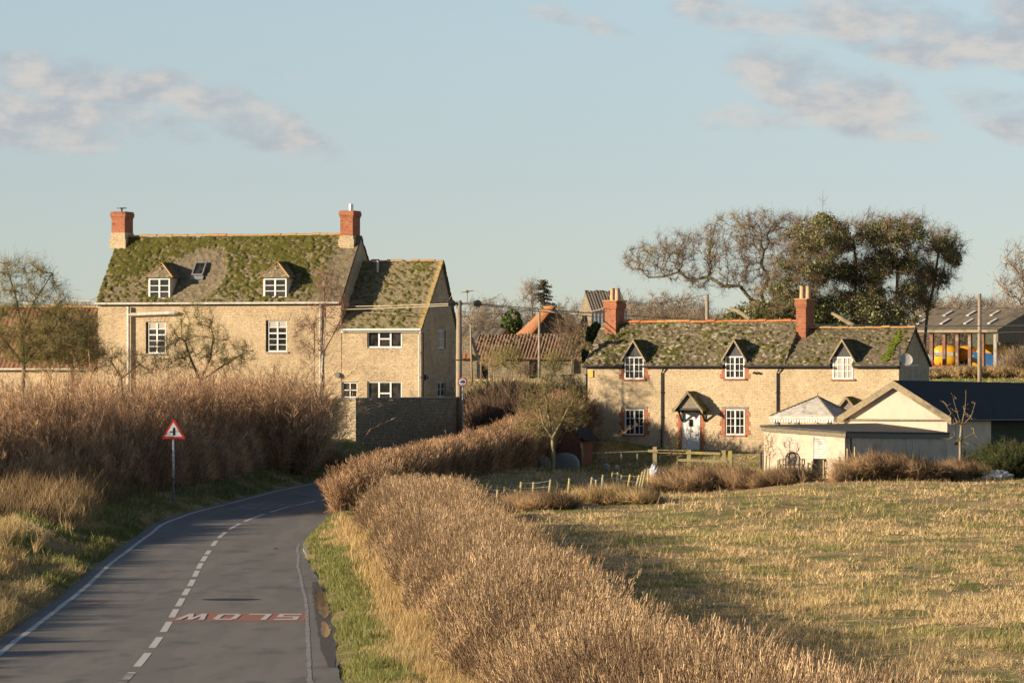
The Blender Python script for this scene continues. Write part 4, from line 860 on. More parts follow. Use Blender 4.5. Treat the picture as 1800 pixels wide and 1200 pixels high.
fb = MB(); nrm_ = Vector((dn.y, -dn.x, 0)); a = Vector((WL, 0, zB)) + nrm_ * .11; c = Vector((Cl.x, Cl.y, zC)) + nrm_ * .11; fb.hull8([a + Vector((0, 0, -.18)), c + Vector((0, 0, -.18)), c - nrm_ * .05 + Vector((0, 0, -.18)), a - nrm_ * .05 + Vector((0, 0, -.18))], [a + Vector((0, 0, .018)), c + Vector((0, 0, .018)), c - nrm_ * .05 + Vector((0, 0, .018)), a - nrm_ * .05 + Vector((0, 0, .018))]); fb.build('fascia', M['black'], ltr)
hb = MB(); n = 9
for k in range(n): z0_ = hd[2] + (hd[3] - hd[2]) * k / n; hb.box(hd[0] + .03, hd[1] - .03, .03, .06, z0_ + .006, z0_ + (hd[3] - hd[2]) / n - .006)
hb.box(hd[0], hd[0] + .028, .0, .07, hd[2], hd[3]); hb.box(hd[1] - .028, hd[1], .0, .07, hd[2], hd[3]); hb.build('hatch', M['offwhite'], ltr)
def side_win(px0, px1, pt, pb, nm='window', lights=((1, 1),), blind=None, split=None):
    f = lambda px: ((px - CX) / FPX)
    def along(px):                                         # distance along the side wall at a pixel column
        k = f(px); sX = lt.X + WL * lt.c; sY = lt.Y - WL * lt.s; w_ = Vector((dn.x * lt.c + dn.y * lt.s, -dn.x * lt.s + dn.y * lt.c, 0))
        return (k * sY - sX) / (w_.x - k * w_.y), sY, w_
    a0, sY, w_ = along(px0); a1 = along(px1)[0]; Y = sY + w_.y * (a0 + a1) / 2; z1 = CZ - (pt - HY) * Y / FPX - lt.Z; z0 = CZ - (pb - HY) * Y / FPX - lt.Z
    o = window(ltr, nm, 0, a1 - a0, z0, z1, 0, lights, fw=.07, fm=M['offwhite'], blind=blind)
    o.location = (WL + dn.x * a0 + nrm_.x * .03, dn.y * a0 + nrm_.y * .03, z0); o.rotation_euler = (0, 0, math.atan2(dn.y, dn.x)); return o
side_win(1504, 1516, 766, 800); side_win(1593, 1605, 766, 804, lights=((2, 1),), blind=(0, .62))
MB().tube([(WL + .12, .35, -.2), (WL + .12, .35, zB - .2)], .04, 6).build('downpipe', M['black'], ltr)

# garden pavilion with a slatted hipped roof
gz_ = Frame(*at(1353, 640, 221.5)[:2], 1.25, R(24)); gr = gz_.root('garden_pavilion', 'open garden pavilion with a grey slatted hipped roof beside the cottage', 'pavilion')
WG = gz_.u(1465); DG = gz_.v(1505, WG); zg = gz_.z(732, WG / 2); zga = gz_.z(698, WG / 2, DG / 2); ap = Vector((gz_.u(1437, DG / 2), DG / 2, zga))
cs = [Vector((0, 0, zg)), Vector((WG, 0, zg)), Vector((WG, DG, zg)), Vector((0, DG, zg))]
for i in range(4):
    a, b_ = cs[i], cs[(i + 1) % 4]; rf = MB(); n = 13; nn = (b_ - a).cross(ap - a).normalized()
    for k in range(n):
        f0, f1 = k / n, (k + .93) / n; p = a.lerp(ap, f0), b_.lerp(ap, f0), b_.lerp(ap, f1), a.lerp(ap, f1); up = nn * .035; t0 = nn * .03
        rf.hull8([p[0], p[1], p[2], p[3]], [p[0] + up, p[1] + up, p[2] + up * .3, p[3] + up * .3])
    rf.build('roof', M['offwhite'], gr)
hp = MB(); [hp.beam(c + Vector((0, 0, .03)), ap + Vector((0, 0, .05)), .07) for c in cs]; hp.tube([ap, ap + Vector((0, 0, .22))], [.04, .015], 6); hp.build('hip_capping', M['oldwood'], gr)
fs_ = MB(); fs_.box(-.03, WG + .03, -.04, -.005, zg - .12, zg + .02).box(WG + .005, WG + .04, -.02, DG, zg - .12, zg + .02)
fs_.build('fascia', M['offwhite'], gr)
dt = MB(); n = 24
for k in range(n): dt.box(.05 + WG * k / n, .05 + WG * k / n + .08, .0, .03, zg - .27, zg - .125)
for k in range(16): dt.box(WG - .03, WG, .05 + DG * k / 16, .05 + DG * k / 16 + .09, zg - .27, zg - .125)
dt.box(.03, WG - .02, .031, .045, zg - .18, zg - .125).box(WG - .045, WG - .031, .03, DG, zg - .18, zg - .125); dt.build('scalloped_trim', M['white'], gr)
for x, y in ((.3, .25), (WG - .3, .25), (WG - .3, DG - .25), (.3, DG - .25)): MB().box(x - .1, x + .1, y - .1, y + .1, -.3, zg - .02).build('post', M['rust'] if 0 else M['oldwood'], gr)
bk = MB(); bk.beam((.4, .2, zg - .7), (1.1, .2, zg - .2), .07); bk.beam((WG - .4, .2, zg - .7), (WG - 1.0, .2, zg - .2), .07); bk.build('brace', M['lichwood'], gr)

# little red brick shed
bs = Frame(*at(982, 640, 219)[:2], 1.1, R(24)); br_ = bs.root('brick_shed', 'small dark red brick shed with a lopsided roof behind the small tree', 'shed')
WS = bs.u(1020); DS = 1.5; z1, z2 = bs.z(757, 0), bs.z(768, WS); zt = bs.z(750, WS * .6)
mb = MB(); mb.prism([(0, -.6), (WS, -.6), (WS, z2), (WS * .55, zt - .05), (0, z1)], 0, DS); mb.build('wall', M['brick_old'], br_)
rf = MB(); rf.hull8([(-.1, -.15, z1 - .08), (WS * .55, -.15, zt), (WS * .55, DS + .1, zt), (-.1, DS + .1, z1 - .08)], [(-.1, -.15, z1 + .0), (WS * .55, -.15, zt + .08), (WS * .55, DS + .1, zt + .08), (-.1, DS + .1, z1 + .0)])
rf.build('roof', M['felt'], br_); rf = MB(); e = WS + .32; zz = z2 - .2; rf.hull8([(WS * .55, -.2, zt), (e, -.2, zz), (e, DS + .1, zz), (WS * .55, DS + .1, zt)], [(WS * .55, -.2, zt + .08), (e, -.2, zz + .07), (e, DS + .1, zz + .07), (WS * .55, DS + .1, zt + .08)]); rf.build('roof', M['darkroof'], br_)
MB().beam((WS + .05, -.1, z2 - .25), (WS + .18, -.1, z2 - .95), .08).box(WS + .02, WS + .1, .0, .08, -.3, z2 - .3).build('prop', M['barge'], br_)
tr = MB()
for k in range(5): tr.box(0, .62, -.02, .02, .1 + k * .2, .13 + k * .2)
tr.box(0, .03, -.025, .025, 0, 1.0); tr.box(.59, .62, -.025, .025, 0, 1.0); o = tr.build('trellis', M['yellowbox'] if 0 else M['barge'], None, at(1040, 789, 230), R(-24)); tag(o, 'small pale wooden trellis ladder against the shaded cottage corner', 'trellis')
o = MB().blob((0, 0, .45), (.75, .08, .62), 2.4, 20, 8).build('grey_panel', M['galv'], None, at(993, 835, 216.5), R(-20)); tag(o, 'curved grey metal sheet leaning on the brick shed', 'metal sheet')

# garden wall by the road
def masonry_wall(name, pts, h, th, m, label, cap=None):
    mb = MB(); cp_ = MB()
    o = empty(name, (pts[0][0], pts[0][1], 0), 0, label, 'wall'); ox, oy = pts[0][:2]
    P_ = [Vector((p[0] - ox, p[1] - oy, 0)) for p in pts]; T_ = [p[2] for p in pts]
    def mit(i):
        d = []
        if i > 0: d.append((P_[i] - P_[i - 1]).normalized())
        if i < len(P_) - 1: d.append((P_[i + 1] - P_[i]).normalized())
        q = [Vector((-v.y, v.x, 0)) for v in d]; n = (q[0] + q[-1]).normalized(); return n / max(.5, n.dot(q[0]))
    N_ = [mit(i) for i in range(len(P_))]
    V = []; C2 = []
    for i, (p, n) in enumerate(zip(P_, N_)):
        for s_, z in ((-1, T_[i] - h), (1, T_[i] - h), (1, T_[i] - .07), (-1, T_[i] - .07)): V.append(tuple(p + n * s_ * th / 2 + Vector((0, 0, z))))
        for s_, z in ((-1, T_[i] - .068), (1, T_[i] - .068), (1, T_[i]), (-1, T_[i])): C2.append(tuple(p + n * s_ * (th / 2 + .05) + Vector((0, 0, z))))
    k = len(P_); F_ = [(i * 4 + a, (i + 1) * 4 + a, (i + 1) * 4 + (a + 1) % 4, i * 4 + (a + 1) % 4) for i in range(k - 1) for a in range(4)] + [(3, 2, 1, 0), (4 * k - 4, 4 * k - 3, 4 * k - 2, 4 * k - 1)]
    mb.add(V, F_); cp_.add(C2, F_); mb.build('wall_body', m, o); cp_.build('coping', cap or M['concrete'], o); return o
wz = lambda py, Y: CZ - (py - HY) * Y / FPX
masonry_wall('garden_wall', [(*at(520, 0, 227.5)[:2], wz(701, 227.5)), (*at(627, 0, 223.5)[:2], wz(699, 223.5)), (*at(788, 0, 227)[:2], wz(697, 227)), (*at(797, 0, 231)[:2], wz(697, 231))], 3.6, .42, M['drystone'], 'high stone garden wall in front of the farmhouse wing')
masonry_wall('field_wall', [(*at(930, 0, 262)[:2], wz(668, 262)), (*at(985, 0, 258)[:2], wz(658, 258)), (*at(1036, 0, 255)[:2], wz(657, 255))], 1.6, .45, M['drystone'], 'low rubble field wall running up to the cottage', M['drystone'])

# ================================================================== farm buildings behind
b1 = Frame(*at(836, 640, 285)[:2], 4.9, R(8)); o = b1.root('tiled_barn', 'long low stone barn with a dark red pantile roof behind the pole', 'barn')
W1 = b1.u(1050); za_ = b1.z(588, W1 / 2, 3); ze_ = b1.z(629, W1 / 2)
doors = [(b1.u(846), b1.u(858), -.5, b1.z(632, 0)), (b1.u(1008), b1.u(1024), -.5, b1.z(630, W1)), (b1.u(930), b1.u(946), -.5, b1.z(634, W1))]
mb = MB(); wall_front(mb, 0, W1, -1, ze_, doors, 0, .3); mb.add([(0, 0, -1), (0, 6, -1), (0, 6, ze_), (0, 3, za_ - .1), (0, 0, ze_)], [(0, 1, 2, 3, 4)]); mb.build('wall', M['drystone'], o)
for d in doors: MB().box(d[0], d[1], .25, .32, -1, d[3]).build('door', M['black'] if d is not doors[1] else M['oldwood'], o)
slope('roof', M['pantile'], o, (-.2, -.3, ze_), (W1, -.3, ze_), (W1, 3, za_), (-.2, 3, za_), .3, .21, .035, .02, .30, (0, 1), .05, seed=71, kind='pantile')
slope('roof', M['pantile'], o, (W1, 6.3, ze_), (-.2, 6.3, ze_), (-.2, 3, za_), (W1, 3, za_), .3, .30, .055, .03, .38, (0, 1), .2, seed=72, kind='pantile')
b2 = Frame(*at(897, 640, 300)[:2], 5, R(40)); o = b2.root('tall_barn', 'taller barn with a steep orange hipped tile roof above the long barn', 'barn')
zE = CZ - (600 - HY) * 298 / FPX - 5; zA2 = CZ - (541 - HY) * 300 / FPX - 5
c0 = Vector(at(893, 640, 306)) ; c1_ = Vector(at(925, 640, 294)); c2_ = Vector(at(1022, 640, 300)); c3_ = Vector(at(985, 640, 312)); r0 = Vector(at(958, 640, 303)); r1 = Vector(at(972, 640, 300))
def l2(P, z): return ((P.x - b2.X) * b2.c - (P.y - b2.Y) * b2.s, (P.x - b2.X) * b2.s + (P.y - b2.Y) * b2.c, z)
slope('roof', M['pantile_orange'], o, l2(c0, zE), l2(c1_, zE), l2(r1, zA2), l2(r0, zA2), .3, .3, .03, .02, .36, (0, 1), .07, seed=74, kind='pantile')
slope('roof', M['pantile'], o, l2(c1_, zE), l2(c2_, zE), l2(r1 + Vector((.05, 0, 0)), zA2), l2(r1, zA2), .3, .22, .035, .02, .30, (0, 1), .05, seed=75, kind='pantile')
slope('roof', M['pantile'], o, l2(c2_, zE), l2(c3_, zE), l2(r0, zA2), l2(r1, zA2), .3, .3, .05, .02, .36, (0, 1), .2, seed=76, kind='pantile')
mb = MB(); q = [l2(c, -.5) for c in (c0, c1_, c2_, c3_)]; q2 = [l2(c, zE - .05) for c in (c0, c1_, c2_, c3_)]; mb.hull8(q, q2); mb.build('wall', M['drystone'], o)
hp = MB().beam(l2(c1_, zE + .08), l2(r1, zA2 + .08), .2, .1).beam(l2(r0, zA2 + .08), l2(r1, zA2 + .08), .2, .1); hp.build('ridge_tiles', M['orange_ridge'], o)
b3 = Frame(*at(790, 640, 300)[:2], 5, R(12)); o = b3.root('stone_roofed_shed', 'low shed with a pale stone coloured roof behind the pole top', 'shed')
W3 = b3.u(876); zT = b3.z(577, W3, 3); zE3 = b3.z(600, W3)
slope('roof', M['sheet'], o, (0, -.2, zE3), (W3, -.2, zE3), (W3, 3, zT), (0, 3, zT + .1), .4, .5, .02, .01, .3, (0, 1), .1, seed=77, kind='corr')
MB().prism_x([(0, -1), (5, -1), (5, zE3), (3, zT - .1), (0, zE3)], 0, W3 - .1).build('wall', M['drystone'], o)
b4 = Frame(*at(806, 640, 276)[:2], 4.6, R(4)); o = b4.root('brick_gabled_shed', 'old orange brick lean-to shed beside the wooden pole', 'shed')
W4 = b4.u(838); MB().prism([(0, -1), (W4, -1), (W4, b4.z(630, W4)), (W4 * .62, b4.z(592, 0)), (0, b4.z(590, 0))], 0, 2.5).build('wall', M['drystone'], o)
slope('roof', M['pantile_orange'], o, (-.15, -.3, b4.z(628, 0)), (W4 * .8, -.3, b4.z(628, 0)), (W4 * .6, 1.8, b4.z(589, 0)), (-.15, 1.8, b4.z(589, 0)), .3, .28, .03, .02, .35, (0, 1), .07, seed=78, kind='pantile')
b5 = Frame(*at(1043, 640, 300)[:2], 4.8, R(-40)); # corrugated barn: stone gable left, metal side facing the road
c0 = Vector(at(1018, 640, 306)); c1_ = Vector(at(1040, 640, 297.5)); c2_ = Vector(at(1102, 640, 297.9)); c3_ = Vector(at(1078, 640, 310))
b5.X, b5.Y = c1_.x, c1_.y; b5 = Frame(c1_.x, c1_.y, 4.8, math.atan2(-(c2_ - c1_).y, (c2_ - c1_).x)); o = b5.root('corrugated_barn', 'tall barn with a rusty corrugated roof and a stone gable behind the cottage chimney', 'barn')
W5 = (c2_ - c1_).length; zT = CZ - (511 - HY) * 300 / FPX - 4.8; zE5 = CZ - (545 - HY) * 298 / FPX - 4.8; D5 = 7.0; dl = -2.2
# gable leans back to the left: local side direction
gq = Vector(((c0 - c1_).x * b5.c - (c0 - c1_).y * b5.s, (c0 - c1_).x * b5.s + (c0 - c1_).y * b5.c, 0))
h_ = gq * .5
mb = MB(); mb.add([(0, 0, -1), tuple(gq + Vector((0, 0, -1))), tuple(gq + Vector((0, 0, zE5))), tuple(h_ + Vector((0, 0, zT - .08))), (0, 0, zE5)], [(0, 1, 2, 3, 4)]); mb.build('wall', M['drystone'], o)
slope('roof', M['corrug'], o, (-.05, -.12, zE5), (W5, -.12, zE5), (W5 + h_.x, h_.y, zT), (h_.x - .05, h_.y, zT), .3, .2, .022, .01, .3, (0, 1), .06, seed=79, kind='corr')
slope('roof', M['corrug'], o, (W5 + gq.x, gq.y, zE5), (gq.x, gq.y, zE5), (h_.x, h_.y, zT), (W5 + h_.x, h_.y, zT), .3, .32, .05, .02, .3, (0, 1), .2, seed=80, kind='corr')
cw = MB(); n = int(W5 / .12)
for k in range(n): x = W5 * k / n; cw.add([(x, -.0 if k % 2 else -.035, -1), (x + W5 / n, -.035 if k % 2 else 0, -1), (x + W5 / n, -.035 if k % 2 else 0, zE5), (x, 0 if k % 2 else -.035, zE5)], [(0, 1, 2, 3)])
cw.build('metal_wall', M['galv'], o)

# open pole barn on the right with machinery
ob2 = Frame(*at(1608, 640, 360)[:2], 4.95, R(33)); o = ob2.root('open_barn', 'long open-sided barn with steel posts and a wide fibre cement roof', 'barn')
WB = ob2.u(1751); zEl, zEr = ob2.z(584, 0), ob2.z(577, WB); zEb = (zEl + zEr) / 2; DB = 12.0; LB0 = ob2.u(1585)
zTb = ob2.z(541, WB, DB / 2)
slope('roof', M['sheet'], o, (LB0, -.5, zEb), (WB + .4, -.5, zEb), (WB + .4, DB / 2, zTb), (LB0, DB / 2, zTb), 1.2, .9, .02, .006, .3, (0, 1), .22, seed=81, kind='corr')
slope('roof', M['sheet'], o, (WB + .4, DB + .5, zEb), (LB0, DB + .5, zEb), (LB0, DB / 2, zTb), (WB + .4, DB / 2, zTb), 1.2, .9, .02, .006, .3, (0, 1), .4, seed=82, kind='corr')
rl = M['offwhite']
def brow(v): return zEb + (zTb - zEb) * (v + .5) / (DB / 2 + .5)
for k in range(6):
    for r_, (v0, v1) in enumerate(((1.2, 2.6), (3.6, 5.0))):
        u = WB - 1.4 - k * 2.1 - r_ * 1.0; f = MB(); f.hull8([(u, v0, brow(v0) + .03), (u + .24, v0, brow(v0) + .03), (u + .24, v1, brow(v1) + .03), (u, v1, brow(v1) + .03)], [(u, v0, brow(v0) + .1), (u + .24, v0, brow(v0) + .1), (u + .24, v1, brow(v1) + .1), (u, v1, brow(v1) + .1)]); f.build('rooflight', rl, o)
MB().box(LB0, WB + .4, -.58, -.5, zEb - .22, zEb + .02).build('fascia', M['barge'], o)
gp = MB(); gp.prism_x([(-.5, zEb - .25), (DB + .5, zEb - .25), (DB + .5, zEb), (DB / 2, zTb - .08), (-.5, zEb)], WB + .25, WB + .33); gp.box(WB + .2, WB + .4, -.45, DB + .4, zEb - .95, zEb - .25); gp.build('gable_cladding', M['sheet'], o)
for i, px in enumerate((1638, 1660, 1683, 1705, 1728, 1750)):
    u = ob2.u(px, -.2); MB().box(u - .13, u + .13, -.3, -.05, -.6, zEb - .1).build('post', M['concrete'] if i == 5 else M['rust'], o); u2 = u - .35
    MB().box(u - .1, u + .1, DB - .3, DB - .1, -.6, zEb - .1).build('post', M['rust'], o)
for k in range(1, 3): u = ob2.u(1638, -.2) - k * 2.2; MB().box(u - .1, u + .1, -.3, -.1, -.6, zEb - .1).build('post', M['rust'], o)
MB().box(LB0, WB, DB + .1, DB + .2, -.6, zEb - .2).build('back_wall', M['green_wood'], o)
for k, (a_, b__) in enumerate(((0, DB * .5), (DB * .5, DB))): MB().box(WB + .1, WB + .16, a_ + .4, b__ - .1, zEb - 1.2, zEb - .3).build('side_sheet', M['sheet'], o)

def machine(name, label, cat, px, py, Y, rz, build):
    x, y, z = at(px, py, Y); r = empty(name, (x, y, z), rz, label, cat); build(r); return r
def wheel(parent, x, y, r, w_=.3):
    o = MB().tube([(x, y - w_ / 2, r), (x, y - w_ / 2 + .05, r), (x, y + w_ / 2 - .05, r), (x, y + w_ / 2, r)], [r * .86, r, r, r * .86], 20).build('wheel', M['tyre'], parent)
    MB().tube([(x, y - w_ / 2 - .02, r), (x, y + w_ / 2 + .02, r)], r * .45, 12).build('rim', M['yellow'] if r > .5 else M['red'], o)
def baler(r):
    MB().blob((0, 0, 1.75), (1.05, 1.0, .88), 3.4, 24, 14).build('housing', M['yellow'], r, smooth=True)
    MB().box(-1.0, 1.1, -1.03, -.98, 1.75, 2.05).build('side_stripe', M['dishgrey'], r)
    MB().box(-1.3, 1.3, -.5, .5, .55, .85).box(-1.9, -1.2, -.1, .1, .5, .65).build('chassis', M['black'], r); wheel(r, -.1, -.95, .5); wheel(r, -.1, .95, .5)
def baler2(r):
    MB().blob((0, 0, 1.7), (.75, 1.0, .9), 3.2, 24, 14).blob((-.2, 0, 1.2), (.8, .9, .45), 3, 20, 10).build('housing', M['yellow'], r, smooth=True)
    MB().box(-.9, .9, -.5, .5, .45, .8).build('chassis', M['black'], r); wheel(r, .1, -.9, .72); wheel(r, .1, .9, .72)
def harvester(r):
    MB().hull8([(-1.6, -1.1, 1.0), (1.6, -1.1, .9), (1.6, 1.1, .9), (-1.6, 1.1, 1.0)], [(-.2, -1.0, 2.7), (1.7, -1.0, 2.65), (1.7, 1.0, 2.65), (-.2, 1.0, 2.7)]).build('body', M['yellow'], r)
    MB().hull8([(-.6, -1.14, 1.0), (1.2, -1.14, .9), (1.2, -1.08, .9), (-.6, -1.08, 1.0)], [(-1.0, -1.14, 2.1), (1.2, -1.14, 1.9), (1.2, -1.08, 1.9), (-1.0, -1.08, 2.1)]).build('side_panel', M['blue'], r)
    MB().box(1.25, 2.2, -1.1, 1.1, .8, 1.9).build('rear_panel', M['teal'], r); MB().blob((1.4, -.6, 2.15), (.5, .5, .28), 2.5, 12, 8).build('hood', M['yellow'], r, smooth=True)
    MB().box(.7, .9, -1.2, -1.13, 1.2, 1.4).build('tail_lamp', M['red'], r); MB().box(.9, 1.1, -1.2, -1.13, 1.45, 1.62).build('reflector', M['yellowbox'], r); wheel(r, -.9, -1.0, .85); wheel(r, 1.2, -1.0, .6)
machine('round_baler', 'yellow farm machine with a white side stripe, left of the two in the open barn', 'farm machine', 1664, 664, 365, R(-12), baler)
machine('baler', 'narrow yellow farm machine on a big black wheel between two barn posts', 'farm machine', 1700, 664, 366, R(-12), baler2)
machine('harvester', 'yellow and blue farm machine at the right end of the open barn', 'farm machine', 1733, 664, 365, R(-12), harvester)
def cultivator(r):
    for k in range(5): MB().blob((-1.4 + k * .62, -.3 + .1 * (k % 2), .42), (.27, .3, .36), 3, 10, 8).build('tank', M['paleblue'], r)
    f = MB(); [f.beam((-1.4 + k * .5, -.2, .3), (-1.2 + k * .55, -.1, 1.7 - k * .2), .08) for k in range(6)]; f.beam((-1.6, -.4, .95), (1.5, -.4, .8), .1).beam((-1.6, -.4, .35), (1.8, -.4, .35), .12); f.build('frame', M['red'], r)
    MB().blob((-1.1, .1, 1.4), (.45, .4, .5), 3, 12, 8).build('tank', M['paleblue'], r)
machine('cultivator', 'pale blue and red farm implement beside the cottage gable, in the open barn', 'farm machine', 1644, 662, 357, R(-14), cultivator)

# ================================================================== poles, wires, signs
def pole(px, ptop, Y, r, label, zb=None, parts=None, lean=0):
    x = X_at(px, Y); zt = CZ - (ptop - HY) * Y / FPX; zb = gz(x, Y) - .3 if zb is None else zb
    o = empty('utility_pole', (x, Y, zb), 0, label, 'pole', 'wooden utility poles'); H = zt - zb
    MB().tube([(0, 0, 0), (lean * .5, 0, H * .5), (lean, 0, H)], [r * 1.15, r, r * .85], 10).build('pole_shaft', M['polewood'], o, smooth=True)
    if parts: parts(o, H)
    return o, Vector((x + lean, Y, zt))
def main_parts(o, H):
    MB().box(-.35, 1.05, -.07, .07, H - .22, H - .1).build('crossarm', M['lead'], o)
    for x in (-.35, .95): 
        MB().tube([(x, -.16, H - .16), (x, .0, H - .16)], [.19, .19], 12).tube([(x + .18, -.09, H - .16), (x - .2, -.09, H - .16)], [.10, .12], 10).build('insulator', M['black'], o)
    m_ = MB().tube([(.42, 0, H - .1), (.42, 0, H + .45)], .018, 6).beam((.1, 0, H + .4), (.75, 0, H + .5), .04); m_.box(.36, .48, -.06, .06, H + .38, H + .52); m_.build('switch_mast', M['rust'], o)
    MB().tube([(-.5, 0, H + .05), (-.35, 0, H + .3), (0, 0, H + .5)], .008, 4).tube([(.8, 0, H + .5), (1.05, 0, H + .4), (1.12, 0, H + .05)], .008, 4).build('jumper_wire', M['wire'], o)
    MB().box(-.15, .17, -.17, .17, H * .62, H * .62 + .05).build('strap', M['black'], o)
p1, t1 = pole(807, 528, 230.5, .16, 'thick wooden pole with black insulators beside the farmhouse wing', None, main_parts)
p2, t2 = pole(948, 549, 262, .085, 'thin pale pole with a yellow marker in front of the long barn', None, lambda o, H: (MB().box(-.1, .1, -.12, .12, H * .17, H * .17 + .28).build('marker', M['yellowbox'], o), MB().tube([(0, 0, H), (-.12, 0, H + .3)], .04, 6).build('pole_bracket', M['lead'], o)) and None)
p3, t3 = pole(830, 570, 268, .06, 'short thin pole between the barn sheds', None, None, -.1)
p4, t4 = pole(1243, 517, 285, .13, 'stout wooden pole rising behind the middle of the cottage roof')
p5, t5 = pole(1722, 516, 262, .12, 'tall thin pole with a yellow band in front of the open barn', None, lambda o, H: (MB().box(-.16, .16, -.16, .16, H * .21, H * .21 + .3).build('marker', M['yellowbox'], o), [MB().box(-.3, .3, -.05, .05, H - .45 - k * .3, H - .38 - k * .3).build('step_bar', M['lead'], o) for k in range(2)]) and None)
def wire(a, b_, sag, r, label, n=26):
    a, b_ = Vector(a), Vector(b_); pts = [a.lerp(b_, i / n) - Vector((0, 0, sag * 4 * (i / n) * (1 - i / n))) for i in range(n + 1)]
    return tag(MB().tube(pts, r, 5).build('overhead_wire', M['wire']), label, 'wire', 'overhead wires')
e1 = (45, 262, CZ - (547 - HY) * 262 / FPX)
e2 = (45, 263, CZ - (552 - HY) * 262 / FPX)
wire(t1 + Vector((.95, -.1, -.16)), e1, 1.0, .027, 'pale overhead wire crossing the whole view above the cottage roof, upper of the pair')
wire(t1 + Vector((.95, .1, -.20)), e2, 1.25, .027, 'pale overhead wire crossing above the cottage roof, lower of the pair')
wire(t1 + Vector((0, 0, -.52)), t2 + Vector((-.1, 0, .3)), .25, .016, 'thin service wire from the thick pole to the thin pale pole')
wire(t2 + Vector((-.1, 0, .3)), at(1062, 541, 234), .35, .014, 'thin service wire from the thin pale pole to the first cottage chimney')
wire(at(1096, 531, 234), t4 + Vector((0, 0, .02)), .25, .014, 'thin service wire from the cottage chimney to the stout pole')
wire(t1 + Vector((-.35, .1, -.16)), at(-400, 470, 258), .9, .018, 'upper thin wire seen left of the farmhouse roof above the annex')
wire(t1 + Vector((-.35, -.1, -.25)), at(-400, 485, 256), .9, .018, 'lower thin wire seen left of the farmhouse roof above the annex')

# triangular side-road warning sign
def tri(h, z0): w_ = h * 1.15; return [(-w_ / 2, z0), (w_ / 2, z0), (0, z0 + h)]
x, y, z = at(305, 862, 177.5); zb = gz(x, y) - .2; ztop = CZ - (735 - HY) * y / FPX; zbot = CZ - (771 - HY) * y / FPX; H = ztop - zb; hb_ = zbot - zb; h = ztop - zbot
sg = empty('warning_sign', (x, y, zb), R(4), 'red bordered triangular warning sign on a grey post by the left verge', 'road sign')
MB().tube([(0, .04, 0), (0, .04, hb_ + h * .6)], .045, 10).build('post', M['galv'], sg, smooth=True); MB().box(-.055, .055, -.015, .09, hb_ * .42, hb_ * .42 + .05).build('clip', M['black'], sg)
def rtri(h, z0, y0, y1, cut_):                             # triangle with clipped corners
    w_ = h * 1.17; c = cut_; P = [(-w_ / 2, z0), (w_ / 2, z0), (0, z0 + h)]; o_ = []
    for i in range(3):
        a = Vector(P[i]); p = Vector(P[i - 1]); n = Vector(P[(i + 1) % 3]); o_ += [tuple(a.lerp(p, c)), tuple(a.lerp(n, c))]
    return MB().prism(o_, y0, y1)
pl = rtri(h, hb_, -.03, -.012, .05).build('plate', M['signred'], sg); rtri(h * .70, hb_ + h * .115, -.034, -.0305, .01).build('panel', M['signwhite'], pl)
s_ = h / .9; z0 = hb_ + h * .17
MB().prism([(-.055 * s_ + .02, z0), (.055 * s_ + .02, z0), (.055 * s_ + .02, z0 + .30 * s_), (.02, z0 + .37 * s_), (-.055 * s_ + .02, z0 + .30 * s_)], -.038, -.0345).box(-.17 * s_, -.056 * s_ + .019, -.038, -.0345, z0 + .135 * s_, z0 + .185 * s_).build('symbol', M['signblack'], pl)
# round lorry ban sign by the junction
Yr = 227; x = X_at(813, Yr); zb = gz(x, Yr) - .2; zc_ = CZ - (671 - HY) * Yr / FPX; sg = empty('round_sign', (x, Yr, zb), R(-10), 'round red rimmed lorry sign on a pale post beside the garden wall', 'road sign'); zc_ -= zb
MB().tube([(0, .04, 0), (0, .04, zc_ + .15)], .035, 8).build('post', M['galv'], sg); r_ = .245
rp_ = MB().tube([(0, -.01, zc_), (0, .01, zc_)], r_, 28).build('plate', M['signred'], sg); MB().tube([(0, -.014, zc_), (0, -.0105, zc_)], r_ * .78, 28).build('panel', M['signwhite'], rp_)
MB().prism([(-.13, zc_ - .03), (.13, zc_ - .03), (.13, zc_ + .045), (.06, zc_ + .06), (-.05, zc_ + .06), (-.06, zc_ + .03), (-.13, zc_ + .02)], -.018, -.0145).box(-.09, -.05, -.018, -.0145, zc_ - .06, zc_ - .031).box(.05, .09, -.018, -.0145, zc_ - .06, zc_ - .031).build('symbol', M['signblack'], rp_)

# ================================================================== fences and garden bits
stk = [(841, 884, 851, 860), (870, 895, 875, 864), (886, 885, 887, 862), (914, 875, 916, 857), (935, 875, 938, 852), (962, 877, 968, 846), (997, 870, 1001, 844), (1034, 867, 1041, 842), (1056, 861, 1060, 838), (1072, 856, 1077, 843),
       (1084, 859, 1086, 833), (1090, 860, 1093, 846), (1099, 866, 1108, 837), (1111, 870, 1124, 838), (1118, 870, 1130, 832), (1124, 866, 1135, 828), (1138, 857, 1140, 827), (905, 889, 906, 866), (1046, 872, 1048, 850)]
fx, fy = X_at(990, 190), 190; fo = empty('wire_fence', (fx, fy, 0), 0, 'sagging wire fence on short leaning pale stakes at the field corner', 'fence')
tops = []
for i, (a, b_, c, d) in enumerate(sorted(stk)):
    Y = min(max(on_ground(a, b_ + 3, 150)[1], 176), 200); X0, X1 = X_at(a, Y), X_at(c, Y); z0 = gz(X0, Y) - .25; z1 = max(CZ - (d - HY) * Y / FPX + .08, gz(X0, Y) + .7)
    MB().tube([(X0 - fx, Y - fy, z0), (X1 - fx, Y - fy + .05, z1)], [.05, .042], 7).build('stake', M['lichwood'], fo); tops.append((X1, Y, z1, X0, z0))
wm = MB()
